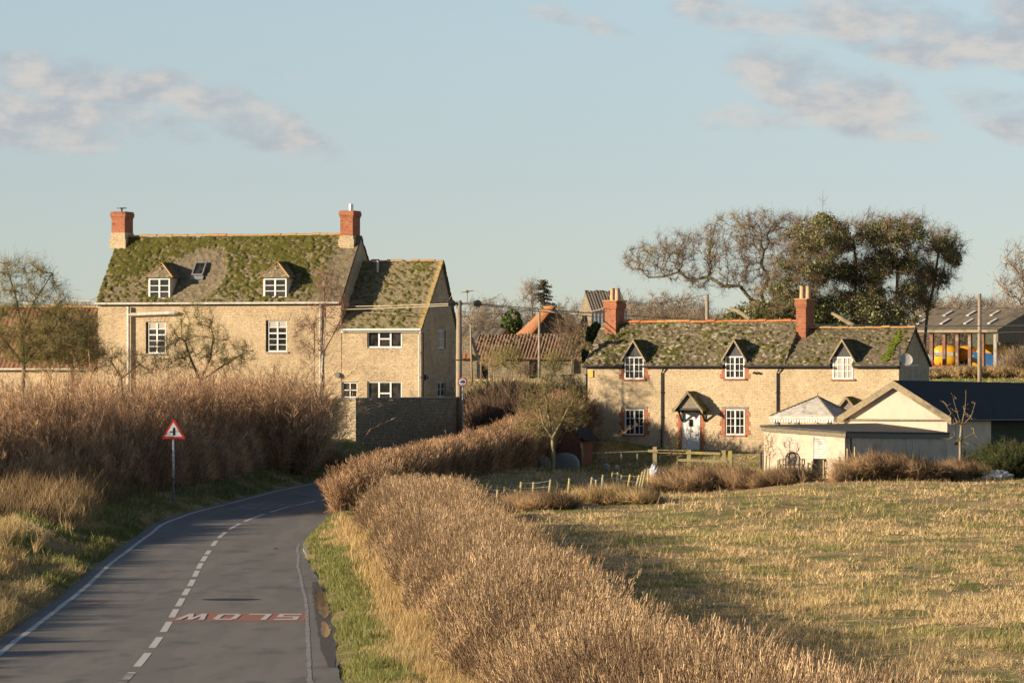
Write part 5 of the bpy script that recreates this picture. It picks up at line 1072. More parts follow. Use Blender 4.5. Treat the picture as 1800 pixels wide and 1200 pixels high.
for i in range(len(tops) - 1):
    a, b_ = tops[i], tops[i + 1]
    for f in (.95, .75, .55, .35): 
        pa = Vector((a[3] + (a[0] - a[3]) * f - fx, a[1] - fy - .04, a[4] + (a[2] - a[4]) * f)); pb = Vector((b_[3] + (b_[0] - b_[3]) * f - fx, b_[1] - fy - .04, b_[4] + (b_[2] - b_[4]) * f)); wm.beam(pa, pb, .008)
wm.build('wire_mesh', M['wiremesh'], fo)
# second taller mesh behind
fo = empty('mesh_fence', (X_at(1000, 207), 207, 0), 0, 'square mesh wire fence on thin posts beyond the leaning stakes', 'fence'); ox = X_at(1000, 207); wm = MB()
def zl_(X, Y): return gz(X, Y)
x0, x1 = X_at(886, 207), X_at(1130, 207); zt = CZ - (832 - HY) * 207 / FPX
for k in range(5): z = zt - k * .17; wm.beam((x0 - ox, 0, z), (x1 - ox, 0, z - .15), .007)
k = 0
while x0 + k * .17 < x1: wm.beam((x0 + k * .17 - ox, 0, zt - .02 - k * .004), (x0 + k * .17 - ox, 0, zt - .75), .006); k += 1
wm.build('wire_mesh', M['wiremesh'], fo)
for px in (886, 945, 1010, 1070, 1128): x = X_at(px, 207); MB().tube([(x - ox, .03, zl_(x, 207) - .2), (x - ox, .03, zt + .05)], .03, 6).build('post', M['lichwood'], fo)
# post and rail fence with gate
Yf = 212.0; fr_o = at(1215, 0, Yf)[:2]; fo = empty('rail_fence', (*fr_o, 0), 0, 'lichened timber post and rail fence in front of the white door', 'fence')
def fz(py): return CZ - (py - HY) * Yf / FPX
def fxp(px): return X_at(px, Yf) - fr_o[0]
for px, top in ((1151, 785), (1211, 790), (1272, 791), (1283, 792)): MB().box(fxp(px) - .09, fxp(px) + .09, -.08, .08, gz(fxp(px) + fr_o[0], Yf) - .2, fz(top)).build('post', M['lichwood'], fo)
for a, b_, ya_, yb_ in ((1139, 1206, 792, 793), (1156, 1266, 793.5, 797), (1192, 1277, 808, 811)): MB().beam((fxp(a), -.1, fz(ya_)), (fxp(b_), -.1, fz(yb_)), .04, .12).build('rail', M['lichwood'], fo)
MB().beam((fxp(1040), -.05, fz(796)), (fxp(1150), -.05, fz(792)), .03, .05).build('rail', M['oldwood'], fo)
for px in (1060, 1092, 1120): MB().box(fxp(px) - .04, fxp(px) + .04, -.04, .04, fz(835), fz(797)).build('post', M['oldwood'], fo)
gt = empty('field_gate', (X_at(1288, Yf), Yf, 0), 0, 'pale weathered timber gate with a diagonal brace beside the lean-to', 'gate'); g0 = X_at(1288, Yf)
gx = lambda px: X_at(px, Yf) - g0
for a, b_, c, d in ((1285, 799, 1338, 799), (1285, 810, 1338, 810), (1285, 821, 1338, 821)): MB().beam((gx(a), -.05, fz(b_)), (gx(c), -.05, fz(d)), .03, .09).build('bar', M['barge'], gt)
MB().beam((gx(1287), -.08, fz(799)), (gx(1325), -.08, fz(824)), .03, .08).build('brace', M['barge'], gt)
for px, top, w_ in ((1286, 796, .05), (1337, 794, .05), (1341, 791, .11)): MB().box(gx(px) - w_, gx(px) + w_, -.07, .07, gz(X_at(px, Yf), Yf) - .2, fz(top)).build('gate_post', M['oldwood'], gt)
# thin stakes and chicken wire before the lean-to
fo = empty('stake_fence', (X_at(1430, 201), 201, 0), 0, 'thin stake and chicken wire fence before the cream lean-to', 'fence'); ox = X_at(1430, 201); wm = MB()
sp_ = ((1366, 846, 808), (1376, 836, 806), (1408, 848, 806), (1426, 842, 810), (1448, 842, 808), (1475, 840, 802), (1503, 820, 785), (1490, 812, 788), (1345, 830, 800))
for px, pb, pt in sp_: x = X_at(px, 201) - ox; MB().tube([(x, 0, gz(x + ox, 201) - .2), (x + random.uniform(-.03, .05), 0, CZ - (pt - HY) * 201 / FPX)], .045, 6).build('stake', M['lichwood'], fo)
for k in range(7): z = 1.0 + k * .13; wm.beam((X_at(1345, 201) - ox, 0, z), (X_at(1503, 201) - ox, 0, z + .1), .005)
for k in range(44): x = X_at(1345, 201) - ox + k * .09; wm.beam((x, 0, 1.0), (x, 0, 1.9), .004)
wm.build('wire_mesh', M['wiremesh'], fo)
# garden chairs
cm_ = mottled('dark_plastic', (.06, .05, .045), (.08, .07, .06), 4, .5, None, 1, 0)
def chair(px, rz, label):
    Y = 204.0 if px < 1390 else 204.3; x = X_at(px, Y); zb = CZ - (832 - HY) * Y / FPX; o = empty('garden_chair', (x, Y, zb), rz, label, 'chair', 'plastic chairs by the lean-to')
    MB().hull8([(-.25, -.25, .38), (.25, -.25, .38), (.22, .22, .36), (-.22, .22, .36)], [(-.26, -.26, .42), (.26, -.26, .42), (.22, .22, .4), (-.22, .22, .4)]).build('seat', cm_, o)
    for sx_ in (-1, 1):
        for sy in (-1, 1): MB().beam((sx_ * .24, sy * .22, 0), (sx_ * .22, sy * .2, .39), .05).build('leg', cm_, o)
        MB().beam((sx_ * .26, -.24, .62), (sx_ * .26, .24, .66), .05).beam((sx_ * .26, -.22, .4), (sx_ * .26, -.22, .62), .04).build('arm', cm_, o)
    b = MB(); pts = [(-.26, .24, .4), (-.27, .3, .75), (-.2, .33, .9), (0, .35, .96), (.2, .33, .9), (.27, .3, .75), (.26, .24, .4)]; b.tube(pts, .035, 6)
    for k in range(-3, 4): b.beam((k * .065, .25, .4), (k * .065, .34, .93 - abs(k) * .012), .03, .012)
    b.build('backrest', cm_, o); return o
chair(1384, R(-150), 'dark plastic garden chair with an arched back, left one of the two'); chair(1401, R(150), 'dark plastic garden chair half hidden behind the other by the cream wall')
# small things in the grass
bg_ = mottled('white_plastic_bag', (.62, .64, .66), (.5, .52, .55), 5, .6, None, 1, .02)
def lump(nm, px, py, r, m, label, cat, dz=0, Y=None):
    Y = Y or 201; x = X_at(px, Y); z = CZ - (py - HY) * Y / FPX; b = MB(); b.blob((0, 0, r[2] * .8), r, 2.0, 14, 9); o = b.build(nm, m, None, (x, Y, z + dz))
    for v in o.data.vertices: v.co *= 1 + .35 * (random.random() - .5)
    return tag(o, label, cat)
lump('feed_sack', 1149, 838, (.20, .12, .30), bg_, 'crumpled white plastic sack at the end of the leaning stakes', 'sack')
lump('plastic_sheet', 1338, 838, (.13, .1, .07), bg_, 'small scrap of white plastic at the foot of the gate', 'plastic scrap')
lump('plastic_bag', 1484, 832, (.11, .1, .2), bg_, 'white bag against the corner of the cream lean-to', 'bag', 0, 202)
lump('water_trough', 1022, 857, (.55, .2, .05), M['paleblue'], 'pale blue puddled plastic sheet inside the mesh fence', 'sheet', 0, 199)
lump('compost_bin', 957, 829, (.3, .3, .35), M['oldwood'], 'small grey wooden cover leaning near the little tree trunk', 'cover', 0, 209)
lump('garden_pot', 1066, 826, (.14, .14, .17), M['galv'], 'dark garden pot on the shaded lawn, left of the two', 'pot', 0, 214)
lump('garden_pot', 1085, 827, (.12, .12, .14), M['dishgrey'], 'pale garden pot on the shaded lawn, right of the two', 'pot', 0, 213)
lump('metal_tank', 1752, 843, (.75, .3, .22), M['galv'], 'low dark grey metal tank in the shade at the right', 'tank', 0, 203)

# ================================================================== plants
Mg = {}
Mg['hedge'] = attr_mat('cut_hedge_twigs', (.19, .118, .068), (.60, .42, .24), (.19, .13, .08), rnd=.7)
Mg['hedge_far'] = attr_mat('reddish_hedge_twigs', (.20, .115, .065), (.50, .325, .185), (.14, .13, .035), rnd=.7)
Mg['scrub'] = attr_mat('tall_scrub_stems', (.26, .15, .09), (.66, .42, .235), (.24, .19, .09), rnd=.7)
Mg['bramble'] = attr_mat('bramble_stems', (.15, .095, .055), (.38, .25, .135), (.11, .10, .04), rnd=.7)
Mg['purple'] = attr_mat('dark_scrub_stems', (.14, .085, .06), (.27, .185, .125), (.12, .13, .045), rnd=.7)
Mg['straw'] = attr_mat('field_grass_blades', (.42, .285, .145), (.78, .58, .32), (.19, .23, .055), rnd=.8, transl=.12)
Mg['verge'] = attr_mat('verge_grass_blades', (.115, .135, .035), (.25, .26, .09), (.52, .385, .19), rnd=.6, transl=.12)
Mg['dead'] = attr_mat('dead_grass_stems', (.38, .25, .11), (.60, .43, .21), (.20, .18, .06), rnd=.7, transl=.12)
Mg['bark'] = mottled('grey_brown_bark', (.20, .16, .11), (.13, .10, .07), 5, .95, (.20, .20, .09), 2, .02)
Mg['bark_pale'] = mottled('pale_bark', (.34, .28, .18), (.24, .19, .12), 5, .95, (.26, .25, .10), 2, .02)  # paler bark for the slim trees and shrubs
Mg['birch'] = mottled('birch_bark', (.60, .54, .45), (.45, .38, .30), 5, .8, (.12, .09, .07), 3, .01)
Mg['twig'] = attr_mat('winter_twigs', (.14, .10, .065), (.26, .185, .115), (.24, .20, .08), rnd=.5)
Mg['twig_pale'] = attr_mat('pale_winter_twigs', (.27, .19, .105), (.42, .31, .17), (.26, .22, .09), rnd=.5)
Mg['twig_purple'] = attr_mat('purplish_twigs', (.17, .095, .07), (.27, .16, .11), (.2, .12, .09), rnd=.5)
Mg['twig_olive'] = attr_mat('lichened_twigs', (.155, .13, .055), (.30, .25, .10), (.2, .19, .06), rnd=.5)
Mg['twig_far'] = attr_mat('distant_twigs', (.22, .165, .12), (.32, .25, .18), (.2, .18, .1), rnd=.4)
Mg['ivy'] = attr_mat('ivy_leaves', (.075, .095, .030), (.22, .23, .085), (.24, .19, .10), rnd=.7, rough=.55, spec=.4)
Mg['ever'] = attr_mat('evergreen_leaves', (.035, .055, .015), (.10, .12, .03), (.12, .11, .04), rnd=.7, rough=.7)
Mg['cedar'] = attr_mat('conifer_sprays', (.10, .085, .055), (.19, .155, .10), (.1, .08, .05), rnd=.5)

def rotv(n):                                               # random unit vectors
    v = rng.normal(size=(n, 3)); return nrm(v)
def merge(parts):
    V = []; F = []; o = 0
    for v, f in parts: V.append(v); F.append(f + o); o += len(v)
    return np.concatenate(V), np.concatenate(F)
def leaves(P, size, up=.3):
    n = len(P); N = rotv(n); N[:, 2] += up; N = nrm(N); T = nrm(np.cross(N, rotv(n))); B = np.cross(N, T); s_ = (np.asarray(size) * rng.uniform(.6, 1.3, n))[:, None]
    V = np.stack([P - T * s_ * .5, P + B * s_ * .42, P + T * s_ * .55, P - B * s_ * .42 + N * s_ * .1], 1).reshape(-1, 3); b = np.arange(n) * 4
    return V, np.concatenate([np.stack([b, b + 1, b + 2], 1), np.stack([b, b + 2, b + 3], 1)])
def sattr(n, k, mixv=None):
    r = rng.random(n); return {'rnd': np.repeat(r, k), 'mixv': np.repeat(np.zeros(n) if mixv is None else mixv, k)}

# ---- hedges: stems rising from stools between two edges, with side twigs
def polytubes(Pn, r):
    """Pn n x K x 3 node positions, r n x K radii: three-sided stems"""
    n, K, _ = Pn.shape; T = np.gradient(Pn, axis=1); T /= np.linalg.norm(T, axis=2)[..., None] + 1e-9
    A = np.cross(T, np.array([.31, .17, .93])); A /= np.linalg.norm(A, axis=2)[..., None] + 1e-9; B = np.cross(T, A)
    V = np.stack([Pn + (A * math.cos(k * 2.0944) + B * math.sin(k * 2.0944)) * r[..., None] for k in range(3)], 2).reshape(-1, 3)
    b = (np.arange(n)[:, None] * K + np.arange(K - 1)[None]).ravel() * 3
    F = np.concatenate([np.concatenate([np.stack([b + k, b + (k + 1) % 3, b + 3 + (k + 1) % 3], 1), np.stack([b + k, b + 3 + (k + 1) % 3, b + 3 + k], 1)]) for k in range(3)])
    return V, F
def frusta(P0, P1, r0, r1, k):
    T = nrm(P1 - P0); u_ = np.tile([.21, .13, .97], (len(T), 1)); A = nrm(np.cross(T, u_)); B = np.cross(T, A); V = []
    for P, r in ((P0, r0), (P1, r1)):
        V += [P + (A * math.cos(j * 2 * math.pi / k) + B * math.sin(j * 2 * math.pi / k)) * r[:, None] for j in range(k)]
    V = np.stack(V, 1).reshape(-1, 3); b = np.arange(len(T)) * 2 * k
    F = np.concatenate([np.concatenate([np.stack([b + j, b + (j + 1) % k, b + k + (j + 1) % k], 1), np.stack([b + j, b + k + (j + 1) % k, b + k + j], 1)]) for j in range(k)])
    return V, F
def hedge(name, label, m, pts, n, L=(.3, .7), W_=.007, shell=.5, up=1.2, side=.8, clip=True, green=.15, profile=None, cat='hedge', mixf=None, seed=5, per=26, lean=.25, stout=.016, gap=0.0, arch=0.0, kind=None, blunt=False, jit=.75):
    """pts: rows of (left x,y, right x,y, height)"""
    a = np.array(pts, float); seg = np.hypot(*(((a[1:, 0:2] + a[1:, 2:4]) - (a[:-1, 0:2] + a[:-1, 2:4])) / 2).T); wd = np.hypot(a[:, 2] - a[:, 0], a[:, 3] - a[:, 1])
    wt = seg * (wd[1:] + wd[:-1]) * (a[1:, 4] + a[:-1, 4]); wt /= wt.sum()
    ns = max(40, int(n / per)); i = rng.choice(len(seg), ns, p=wt); t = rng.random(ns)[:, None]; row = a[i] * (1 - t) + a[i + 1] * t
    c = rng.random(ns); edge = rng.random(ns) < shell * .6; c = np.where(edge, np.where(rng.random(ns) < .7, rng.random(ns) * .2, 1 - rng.random(ns) * .2), c)
    X = row[:, 0] * (1 - c) + row[:, 2] * c; Y = row[:, 1] * (1 - c) + row[:, 3] * c
    prof = profile(c) if profile else (1 - np.abs(c * 2 - 1) ** 3 * .35)
    lump_ = (.92 + .16 * fbm(X / 1.5, Y / 2.2, seed, 3)) if clip else (.80 + .40 * fbm(X / 1.5, Y / 2.2, seed, 3))
    if gap: keep = fbm(X / .9, Y / 1.4, seed + 3, 3) > gap; X, Y, c, prof, lump_, row = X[keep], Y[keep], c[keep], prof[keep], lump_[keep], row[keep]; ns = len(X)
    H = row[:, 4] * prof * lump_; g = ground(X, Y) - .04
    Hs = H * rng.uniform(.74 if clip else .62, 1.0, ns) * (1 if clip else rng.uniform(.8, 1.15, ns))
    dr = nrm(np.stack([row[:, 2] - row[:, 0], row[:, 3] - row[:, 1], np.zeros(ns)], 1)); out = np.sign(c - .5) * np.abs(c * 2 - 1) ** 2
    ldir = dr * (out * side)[:, None] + np.concatenate([rng.normal(size=(ns, 2)), np.zeros((ns, 1))], 1) * .6
    K = 5; tt = np.linspace(0, 1, K); la = lean * rng.uniform(.3, 1.4, ns)
    ar = arch * rng.uniform(.3, 1.2, ns)
    Pn = np.stack([X, Y, g], 1)[:, None, :] + ldir[:, None, :] * (Hs * la)[:, None, None] * (tt[None, :, None] ** 1.4) * (1 + ar[:, None, None]) + np.array([0, 0, 1.0]) * (Hs[:, None] * (tt[None] - ar[:, None] * .55 * tt[None] ** 2.5))[..., None]
    Pn[:, 1:] += rng.normal(size=(ns, K - 1, 3)) * (Hs * .03)[:, None, None]
    rs = stout * rng.uniform(.5, 1.3, ns)[:, None] * (1.05 - .75 * tt[None])
    V1, F1 = polytubes(Pn, rs)
    k = rng.integers(0, ns, n); q = rng.random(n) ** .8 * .95 + .03; f = q * (K - 1); i0 = np.minimum(f.astype(int), K - 2); fr2 = (f - i0)[:, None]
    P = Pn[k, i0] * (1 - fr2) + Pn[k, i0 + 1] * fr2; Tn = nrm(Pn[k, i0 + 1] - Pn[k, i0])
    D = nrm(Tn * .55 + rng.normal(size=(n, 3)) * (jit * (1.45 - .9 * q))[:, None] + dr[k] * (out[k] * side * .6)[:, None] + np.array([0, 0, 1.0]) * (up * ((.25 + 1.0 * q ** 2) if clip else .55 + q * 0))[:, None]); Ln = rng.uniform(L[0], L[1], n) * (1.15 - .45 * q)
    P = P + rng.normal(size=(n, 3)) * .03
    if clip:
        top = (g + H)[k] + rng.normal(size=n) * .025 + .06 * (fbm(P[:, 0] / .5, P[:, 1] / .7, seed + 31, 2) - .5); tz = P[:, 2] + D[:, 2] * Ln; over = tz > top; Ln = np.where(over & (D[:, 2] > .05), np.maximum((top - P[:, 2]) / np.maximum(D[:, 2], .05), .05), Ln); Ln = np.minimum(Ln, L[1] * 1.2)
    ok = P[:, 2] > ground(P[:, 0], P[:, 1]) - .05; P, D, Ln, k, q = P[ok], D[ok], Ln[ok], k[ok], q[ok]; n = len(P)
    if blunt:                                              # cut twigs keep their thickness
        w_ = rng.uniform(.5, 1.5, n) * W_; V2, F2 = frusta(P, P + D * Ln[:, None], w_, w_ * .75, 3)
    else: V2, F2 = strands(P, D, Ln, rng.uniform(.55, 1.5, n) * W_)
    kk = 6 if blunt else 4
    mf = (lambda cc, hh: 1) if mixf is None else mixf
    mv1 = np.clip(sm(fbm(X / 1.2, Y / 1.2, seed + 9, 3) + (green - .5), .42, .62) * mf(c, c * 0 + .3), 0, 1); mv2 = np.clip(sm(fbm(P[:, 0] / .9, P[:, 1] / .9 + P[:, 2], seed + 9, 3) + (green - .5), .42, .62) * mf(c[k], q), 0, 1)
    V = np.concatenate([V1, V2]); F = np.concatenate([F1, F2 + len(V1)])
    patch_ = np.clip((fbm(P[:, 0] / .8, P[:, 1] / 1.3 + P[:, 2] * .8, seed + 13, 3) - .5) * 1.6 + rng.random(n), 0, 1)
    at_ = {'rnd': np.concatenate([np.repeat(rng.random(ns) * .6, K * 3), np.repeat(patch_, kk)]), 'mixv': np.concatenate([np.repeat(mv1, K * 3), np.repeat(mv2, kk)])}
    return tag(np_mesh(name, V, F, m, at_), label, cat, kind=kind)
RE = lambda Y: np.interp(Y, [50, 57, 63.7, 76, 100, 130, 154, 164], [6.1, 4.4, 3.0, 1.8, .6, -.65, -2.3, -3.6])
LE = lambda Y: np.interp(Y, [50, 65, 80, 107, 140, 163], [1.2, -.3, -1.4, -2.9, -4.7, -6.0])
ys_ = list(np.arange(50, 165, 4.0))
rows = [(float(LE(y)) + .5 + .3 * math.sin(y * .37), y, float(RE(y)) + .3 + .12 * math.sin(y * .5 + 1), y, 1.86 + .10 * math.sin(y * .23)) for y in ys_]; 
pr = lambda c: np.clip(.30 + c * 2.6, 0, 1) * (1 - np.clip((c - .9) * 10, 0, 1) ** 2 * .25)
hedge('near_hedge', 'long trimmed tan hedge in the foreground between the road verge and the field', Mg['hedge'], rows, 330000, (.06, .24), .0058, .7, 1.1, .8, blunt=True, jit=.55, profile=pr, green=.45, mixf=lambda c, h: np.clip(1.25 - c * 1.9, 0, 1), seed=5, per=13, stout=.010)
rowsB = [(-6.55, 172.3, -5.2, 173.2, 1.7), (-6.9, 174.5, -4.4, 175.5, 2.1), (-6.3, 179, -3.9, 180.5, 2.15), (-5.5, 184, -3.2, 185.5, 2.15), (-4.1, 192, -2.0, 193, 2.1), (-2.0, 205, -.1, 205.6, 2.15), (-.6, 214, 1.3, 214, 2.35), (.4, 220, 2.1, 220, 2.7), (1.0, 223, 2.6, 223, 3.2), (1.5, 228, 3.0, 228, 3.3)]
hedge('road_hedge', 'reddish trimmed hedge curving round the bend towards the cottage', Mg['hedge_far'], rowsB, 230000, (.12, .36), .0080, .6, .9, .8, blunt=True, jit=.6, green=.14, mixf=lambda c, h: np.where(c < .35, 1.0, .35), seed=15, per=22)
rowsC = [(1.5, 228, 3.4, 226.5, 2.1), (1.8, 231, 3.9, 230.2, 2.5), (1.5, 236, 3.5, 235.5, 2.6)]
hedge('garden_hedge', 'tangled olive brown bush against the left corner of the cottage', Mg['bramble'], rowsC, 75000, (.2, .5), .010, .3, 1.0, .7, green=.35, seed=17, cat='bush', lean=.3)
# tall scrub hedge on the left bank
rowsL = [(-30, 158, -31, 171, 3.9), (-23.5, 162, -25, 174, 4.0), (-19.5, 167, -21, 179, 4.05), (-16.5, 174, -18, 186, 4.05), (-14.2, 181, -15.5, 192, 4.0), (-12.9, 187, -14.4, 198, 3.9), (-11.8, 193, -13.2, 204, 3.7), (-11.0, 199, -12.4, 209, 3.4), (-10.3, 206, -11.6, 213, 2.8), (-9.6, 211, -10.6, 216, 2.0), (-8.6, 214, -9.3, 218, 1.0)]
prL = lambda c: np.clip(.35 + c * 1.5, 0, 1)
hedge('scrub_hedge', 'tall wild reddish brown scrub hedge along the left side of the road', Mg['scrub'], rowsL, 320000, (.2, .62), .0072, .4, .9, .5, clip=False, jit=.95, profile=prL, green=.12, mixf=lambda c, h: np.clip(1.2 - h, 0, 1), seed=25, per=30, lean=.3, stout=.02, gap=.36)
def scrub(name, label, m, px0, px1, Y0, Y1, h, n, L=(.3, .9), W_=.009, green=.2, seed=1, cat='bush', up=.9, curve=None):
    """a clump filling a small footprint, highest in the middle"""
    c = []; N = 7
    for i in range(N):
        f = i / (N - 1); px = px0 + (px1 - px0) * f; hh = h * (.45 + .55 * math.sin(math.pi * (.08 + .84 * f))); c.append((X_at(px, Y0), Y0, X_at(px, Y0) + .02, Y1, hh))
    return hedge(name, label, m, c, n, L, W_, .3, up * .8, .7, clip=False, green=green, seed=seed, cat=cat, lean=.7, per=16, stout=.012, gap=.40, arch=.5 if 'bramble' in name else .15)
scrub('bramble_patch', 'brown bramble tangle in front of the post and rail fence', Mg['bramble'], 1150, 1318, 199, 203, .8, 17000, green=.1, seed=3)
scrub('bramble_patch', 'brown bramble thicket before the shaded lean-to wall', Mg['bramble'], 1490, 1640, 199.5, 203, 1.35, 26000, green=.08, seed=4)
scrub('bramble_patch', 'low bramble strip at the foot of the stake fence', Mg['bramble'], 1325, 1490, 198.5, 200, .42, 9000, green=.1, seed=6)
scrub('bramble_patch', 'dark low brambles below the right end of the outbuilding', Mg['bramble'], 1640, 1740, 203, 207, .9, 12000, green=.3, seed=7)
Mg['dark'] = attr_mat('shade_tinted_sprays', (.03, .038, .016), (.07, .08, .03), (.09, .07, .03), rnd=.6)  # shade put into the colour: darker than the other evergreen leaves
scrub('dark_shrub', 'dark green shrub toned dark for shade at the right edge below the black roof', Mg['dark'], 1735, 1850, 204, 211, 1.8, 36000, (.15, .5), .012, .3, 8, 'shrub')
scrub('bramble_patch', 'brown scrub clump around the left end of the leaning stakes', Mg['bramble'], 780, 870, 165, 171, .8, 15000, green=.15, seed=9)
scrub('bramble_patch', 'brown tussocky scrub between leaning stakes and the field hedge', Mg['bramble'], 880, 1010, 174, 177, .38, 12000, green=.05, seed=10)
scrub('bramble_patch', 'tawny scrub below the right end of the leaning stakes', Mg['dead'], 1010, 1150, 178, 181, .34, 10000, green=.1, seed=19)
scrub('scrub_thicket', 'dark purplish leafless thicket behind the bend, right of the round sign', Mg['purple'], 826, 935, 232, 240, 3.4, 60000, (.4, 1.0), .010, .25, 11, 'thicket', 1.4)
scrub('scrub_thicket', 'reddish brown thicket with green patches left of the cottage', Mg['purple'], 905, 1035, 240, 250, 2.4, 50000, (.4, 1.0), .010, .45, 12, 'thicket', 1.2)
scrub('bank_scrub', 'pale brown rough growth on the bank below the long barn', Mg['bramble'], 830, 1032, 250, 262, 1.6, 44000, (.3, .8), .012, .5, 13, 'scrub', 1.0)
scrub('bank_scrub', 'rough grass and scrub under the open barn at the right', Mg['dead'], 1632, 1820, 326, 338, .9, 24000, (.3, .8), .02, .3, 14, 'scrub', 1.0)
scrub('bare_bush', 'leafless brown bush at the right end of the open barn', Mg['twig'], 1768, 1850, 335, 340, 2.4, 7000, (.5, 1.3), .014, .1, 16, 'bush', 1.0)
scrub('tangled_bush', 'tangled brown bush at the end of the stone garden wall', Mg['scrub'], 430, 545, 201, 207, 4.1, 34000, (.4, 1.0), .009, .25, 18, 'bush', .7)
scrub('verge_weeds', 'low dead weeds at the foot of the garden wall', Mg['dead'], 556, 610, 209, 213, .7, 8000, (.3, .7), .008, .2, 21, 'weeds', 1.2)
scrub('white_shrub', 'small silvery shrub beside the brick shed roof', Mg['twig_pale'], 1012, 1040, 221, 222, 2.7, 3500, (.2, .5), .008, .1, 23, 'shrub', .6)

# ---- grass
def px_ok(X, Y, a=-300, b=2120): p = CX + X * FPX / Y; return (p > a) & (p < b)
def sward(name, label, m, sampler, n, L, W_, mixf, clump=1.0, lean=.45, kind='stuff', seed=2, lift=0.0, cat=None):
    X, Y = sampler(n); k = px_ok(X, Y); X, Y = X[k], Y[k]; n = len(X); tus = fbm(X / .7, Y / .9, seed, 3)
    Ln = rng.uniform(L[0], L[1], n) * (1 - clump * .5 + clump * 1.6 * sm(tus, .35, .8)); wv = np.stack([rng.normal(size=n) * lean + .12, rng.normal(size=n) * lean, np.ones(n)], 1)
    V, F = blades(np.stack([X, Y, ground(X, Y) - .02 + lift], 1), nrm(wv), Ln, np.asarray(W_) * rng.uniform(.6, 1.4, n) * np.clip(Y / 130, .55, 1.3))
    return tag(np_mesh(name, V, F, m, sattr(n, 5, np.clip(mixf(X, Y) + rng.normal(size=n) * .16, 0, 1))), label, cat, kind=kind)
def by_dist(n, y0, y1, p=1.0):                             # denser near the camera
    u = rng.random(n); return y0 * (y1 / y0) ** u if p == 1 else (y0 + (y1 - y0) * u)
def s_field(n):
    Y = by_dist(n, 54, 224); f = rng.random(n); X0 = RE(Y) - .1; X0 = np.where(Y > 164, X_at_np(790, Y), X0); X1 = X_at_np(2120, Y); X = X0 + (X1 - X0) * f
    bad = (Y > 203) & (X > X_at_np(1335, Y)); k = ~bad; return X[k], Y[k]
def X_at_np(px, Y): return (px - CX) * Y / FPX
gmix = lambda X, Y: sm(fbm(X / 2.4, Y / 5.5, 61, 4) * .7 + fbm(X / .6, Y / .9, 67, 2) * .3, .49, .63) * .75 * (1 - .6 * sm(Y, 175, 205))
def s_field2(n):
    X, Y = s_field(n); d = fbm(X / 1.1, Y / 1.5, 75, 3) * .6 + fbm(X / .35, Y / .5, 77, 2) * .4; k = d + rng.random(len(X)) * .30 > .50; return X[k], Y[k]
sward('field_grass', 'rough straw coloured field grass with green patches', Mg['straw'], s_field2, 830000, (.05, .13), .014, gmix, 1.7, .95)
def s_stalk(n):
    X, Y = s_field(n * 3); k = fbm(X / 2.2, Y / 4, 71, 3) > .5; return X[k][:n], Y[k][:n]
sward('dry_stalks', 'thin dry seed stalks standing in the field', Mg['dead'], s_stalk, 15000, (.22, .42), .010, lambda X, Y: X * 0 + .05, .6, .22, seed=4)
def s_rv(n):
    Y = by_dist(n, 52, 178); a = RX(Y) + .02; b_ = np.where(Y < 165, LE(Y) + 1.1, RX(Y) + .8); b_ = np.maximum(b_, a + .3); X = a + (b_ - a) * rng.random(n) ** .9; return X, Y
def rvmix(X, Y): t = (X - RX(Y)) / np.maximum(LE(Y) + .3 - RX(Y), .5); return sm(t + (fbm(X / .8, Y / 2.5, 81, 4) - .5) * 1.3 + .25 * sm(fbm(X / 3, Y / 9, 83, 2), .45, .6), .66, 1.0)
sward('verge_grass', 'green and straw grass on the right verge', Mg['verge'], s_rv, 230000, (.07, .17), .014, rvmix, .8, .5, seed=6)
def s_rt(n): Y = by_dist(n, 52, 165); a = LE(Y); X = a + rng.normal(size=n) * .25 + .15; return X, Y
sward('verge_straw', 'tall dry grass along the foot of the near hedge', Mg['dead'], s_rt, 42000, (.18, .42), .012, lambda X, Y: X * 0 + .1, .7, .28, seed=8)
def s_lv(n):
    Y = by_dist(n, 62, 216); a = LX(Y) - .42; d = rng.random(n) ** 1.4 * 9; return a - d, Y
def lvmix(X, Y): d = LX(Y) - X; return sm(fbm(X / 1.5, Y / 5, 91, 4) + .28 * sm(Y, 150, 90) - .2 * sm(Y, 150, 185), .48, .66)
sward('bank_grass', 'green and dry grass on the left bank', Mg['verge'], s_lv, 260000, (.09, .24), .016, lvmix, 1.0, .5, seed=7)
def s_lw(n):
    Y = by_dist(n * 2, 84, 165); d = 1.5 + rng.random(n * 2) * 5.5 * sm(Y, 80, 125); X = LX(Y) - .4 - d; k = fbm(X / 1.8, Y / 8, 95, 3) > .47; return X[k][:n], Y[k][:n]
sward('dead_weeds', 'patch of tall tawny dead weeds on the left bank', Mg['dead'], s_lw, 70000, (.22, .58), .011, lambda X, Y: X * 0 + .08, .8, .22, seed=9)
def s_lr(n): Y = by_dist(n, 150, 214); X = LX(Y) - 2.2 - rng.random(n) * 3.2; return X, Y
sward('dead_weeds', 'dull brown weeds along the foot of the scrub hedge', Mg['bramble'], s_lr, 50000, (.3, .8), .012, lambda X, Y: X * 0 + .25, .8, .3, seed=10)
def s_gr(n): Y = 206 + rng.random(n) * 30; px = 600 + rng.random(n) * 740; X = X_at_np(px, Y); k = (X > RX(Y) + .1) | (X < LX(Y) - .5); return X[k], Y[k]
sward('lawn_grass', 'short green grass of the shaded cottage garden and bank', Mg['verge'], s_gr, 90000, (.05, .16), .018, lambda X, Y: X * 0 + .12, .5, .5, seed=12)
def s_up(n): Y = 236 + rng.random(n) * 110; px = 790 + rng.random(n) * 1150; X = X_at_np(px, Y); k = px < 1060; k |= (Y > 300) & (px > 1600); return X[k], Y[k]
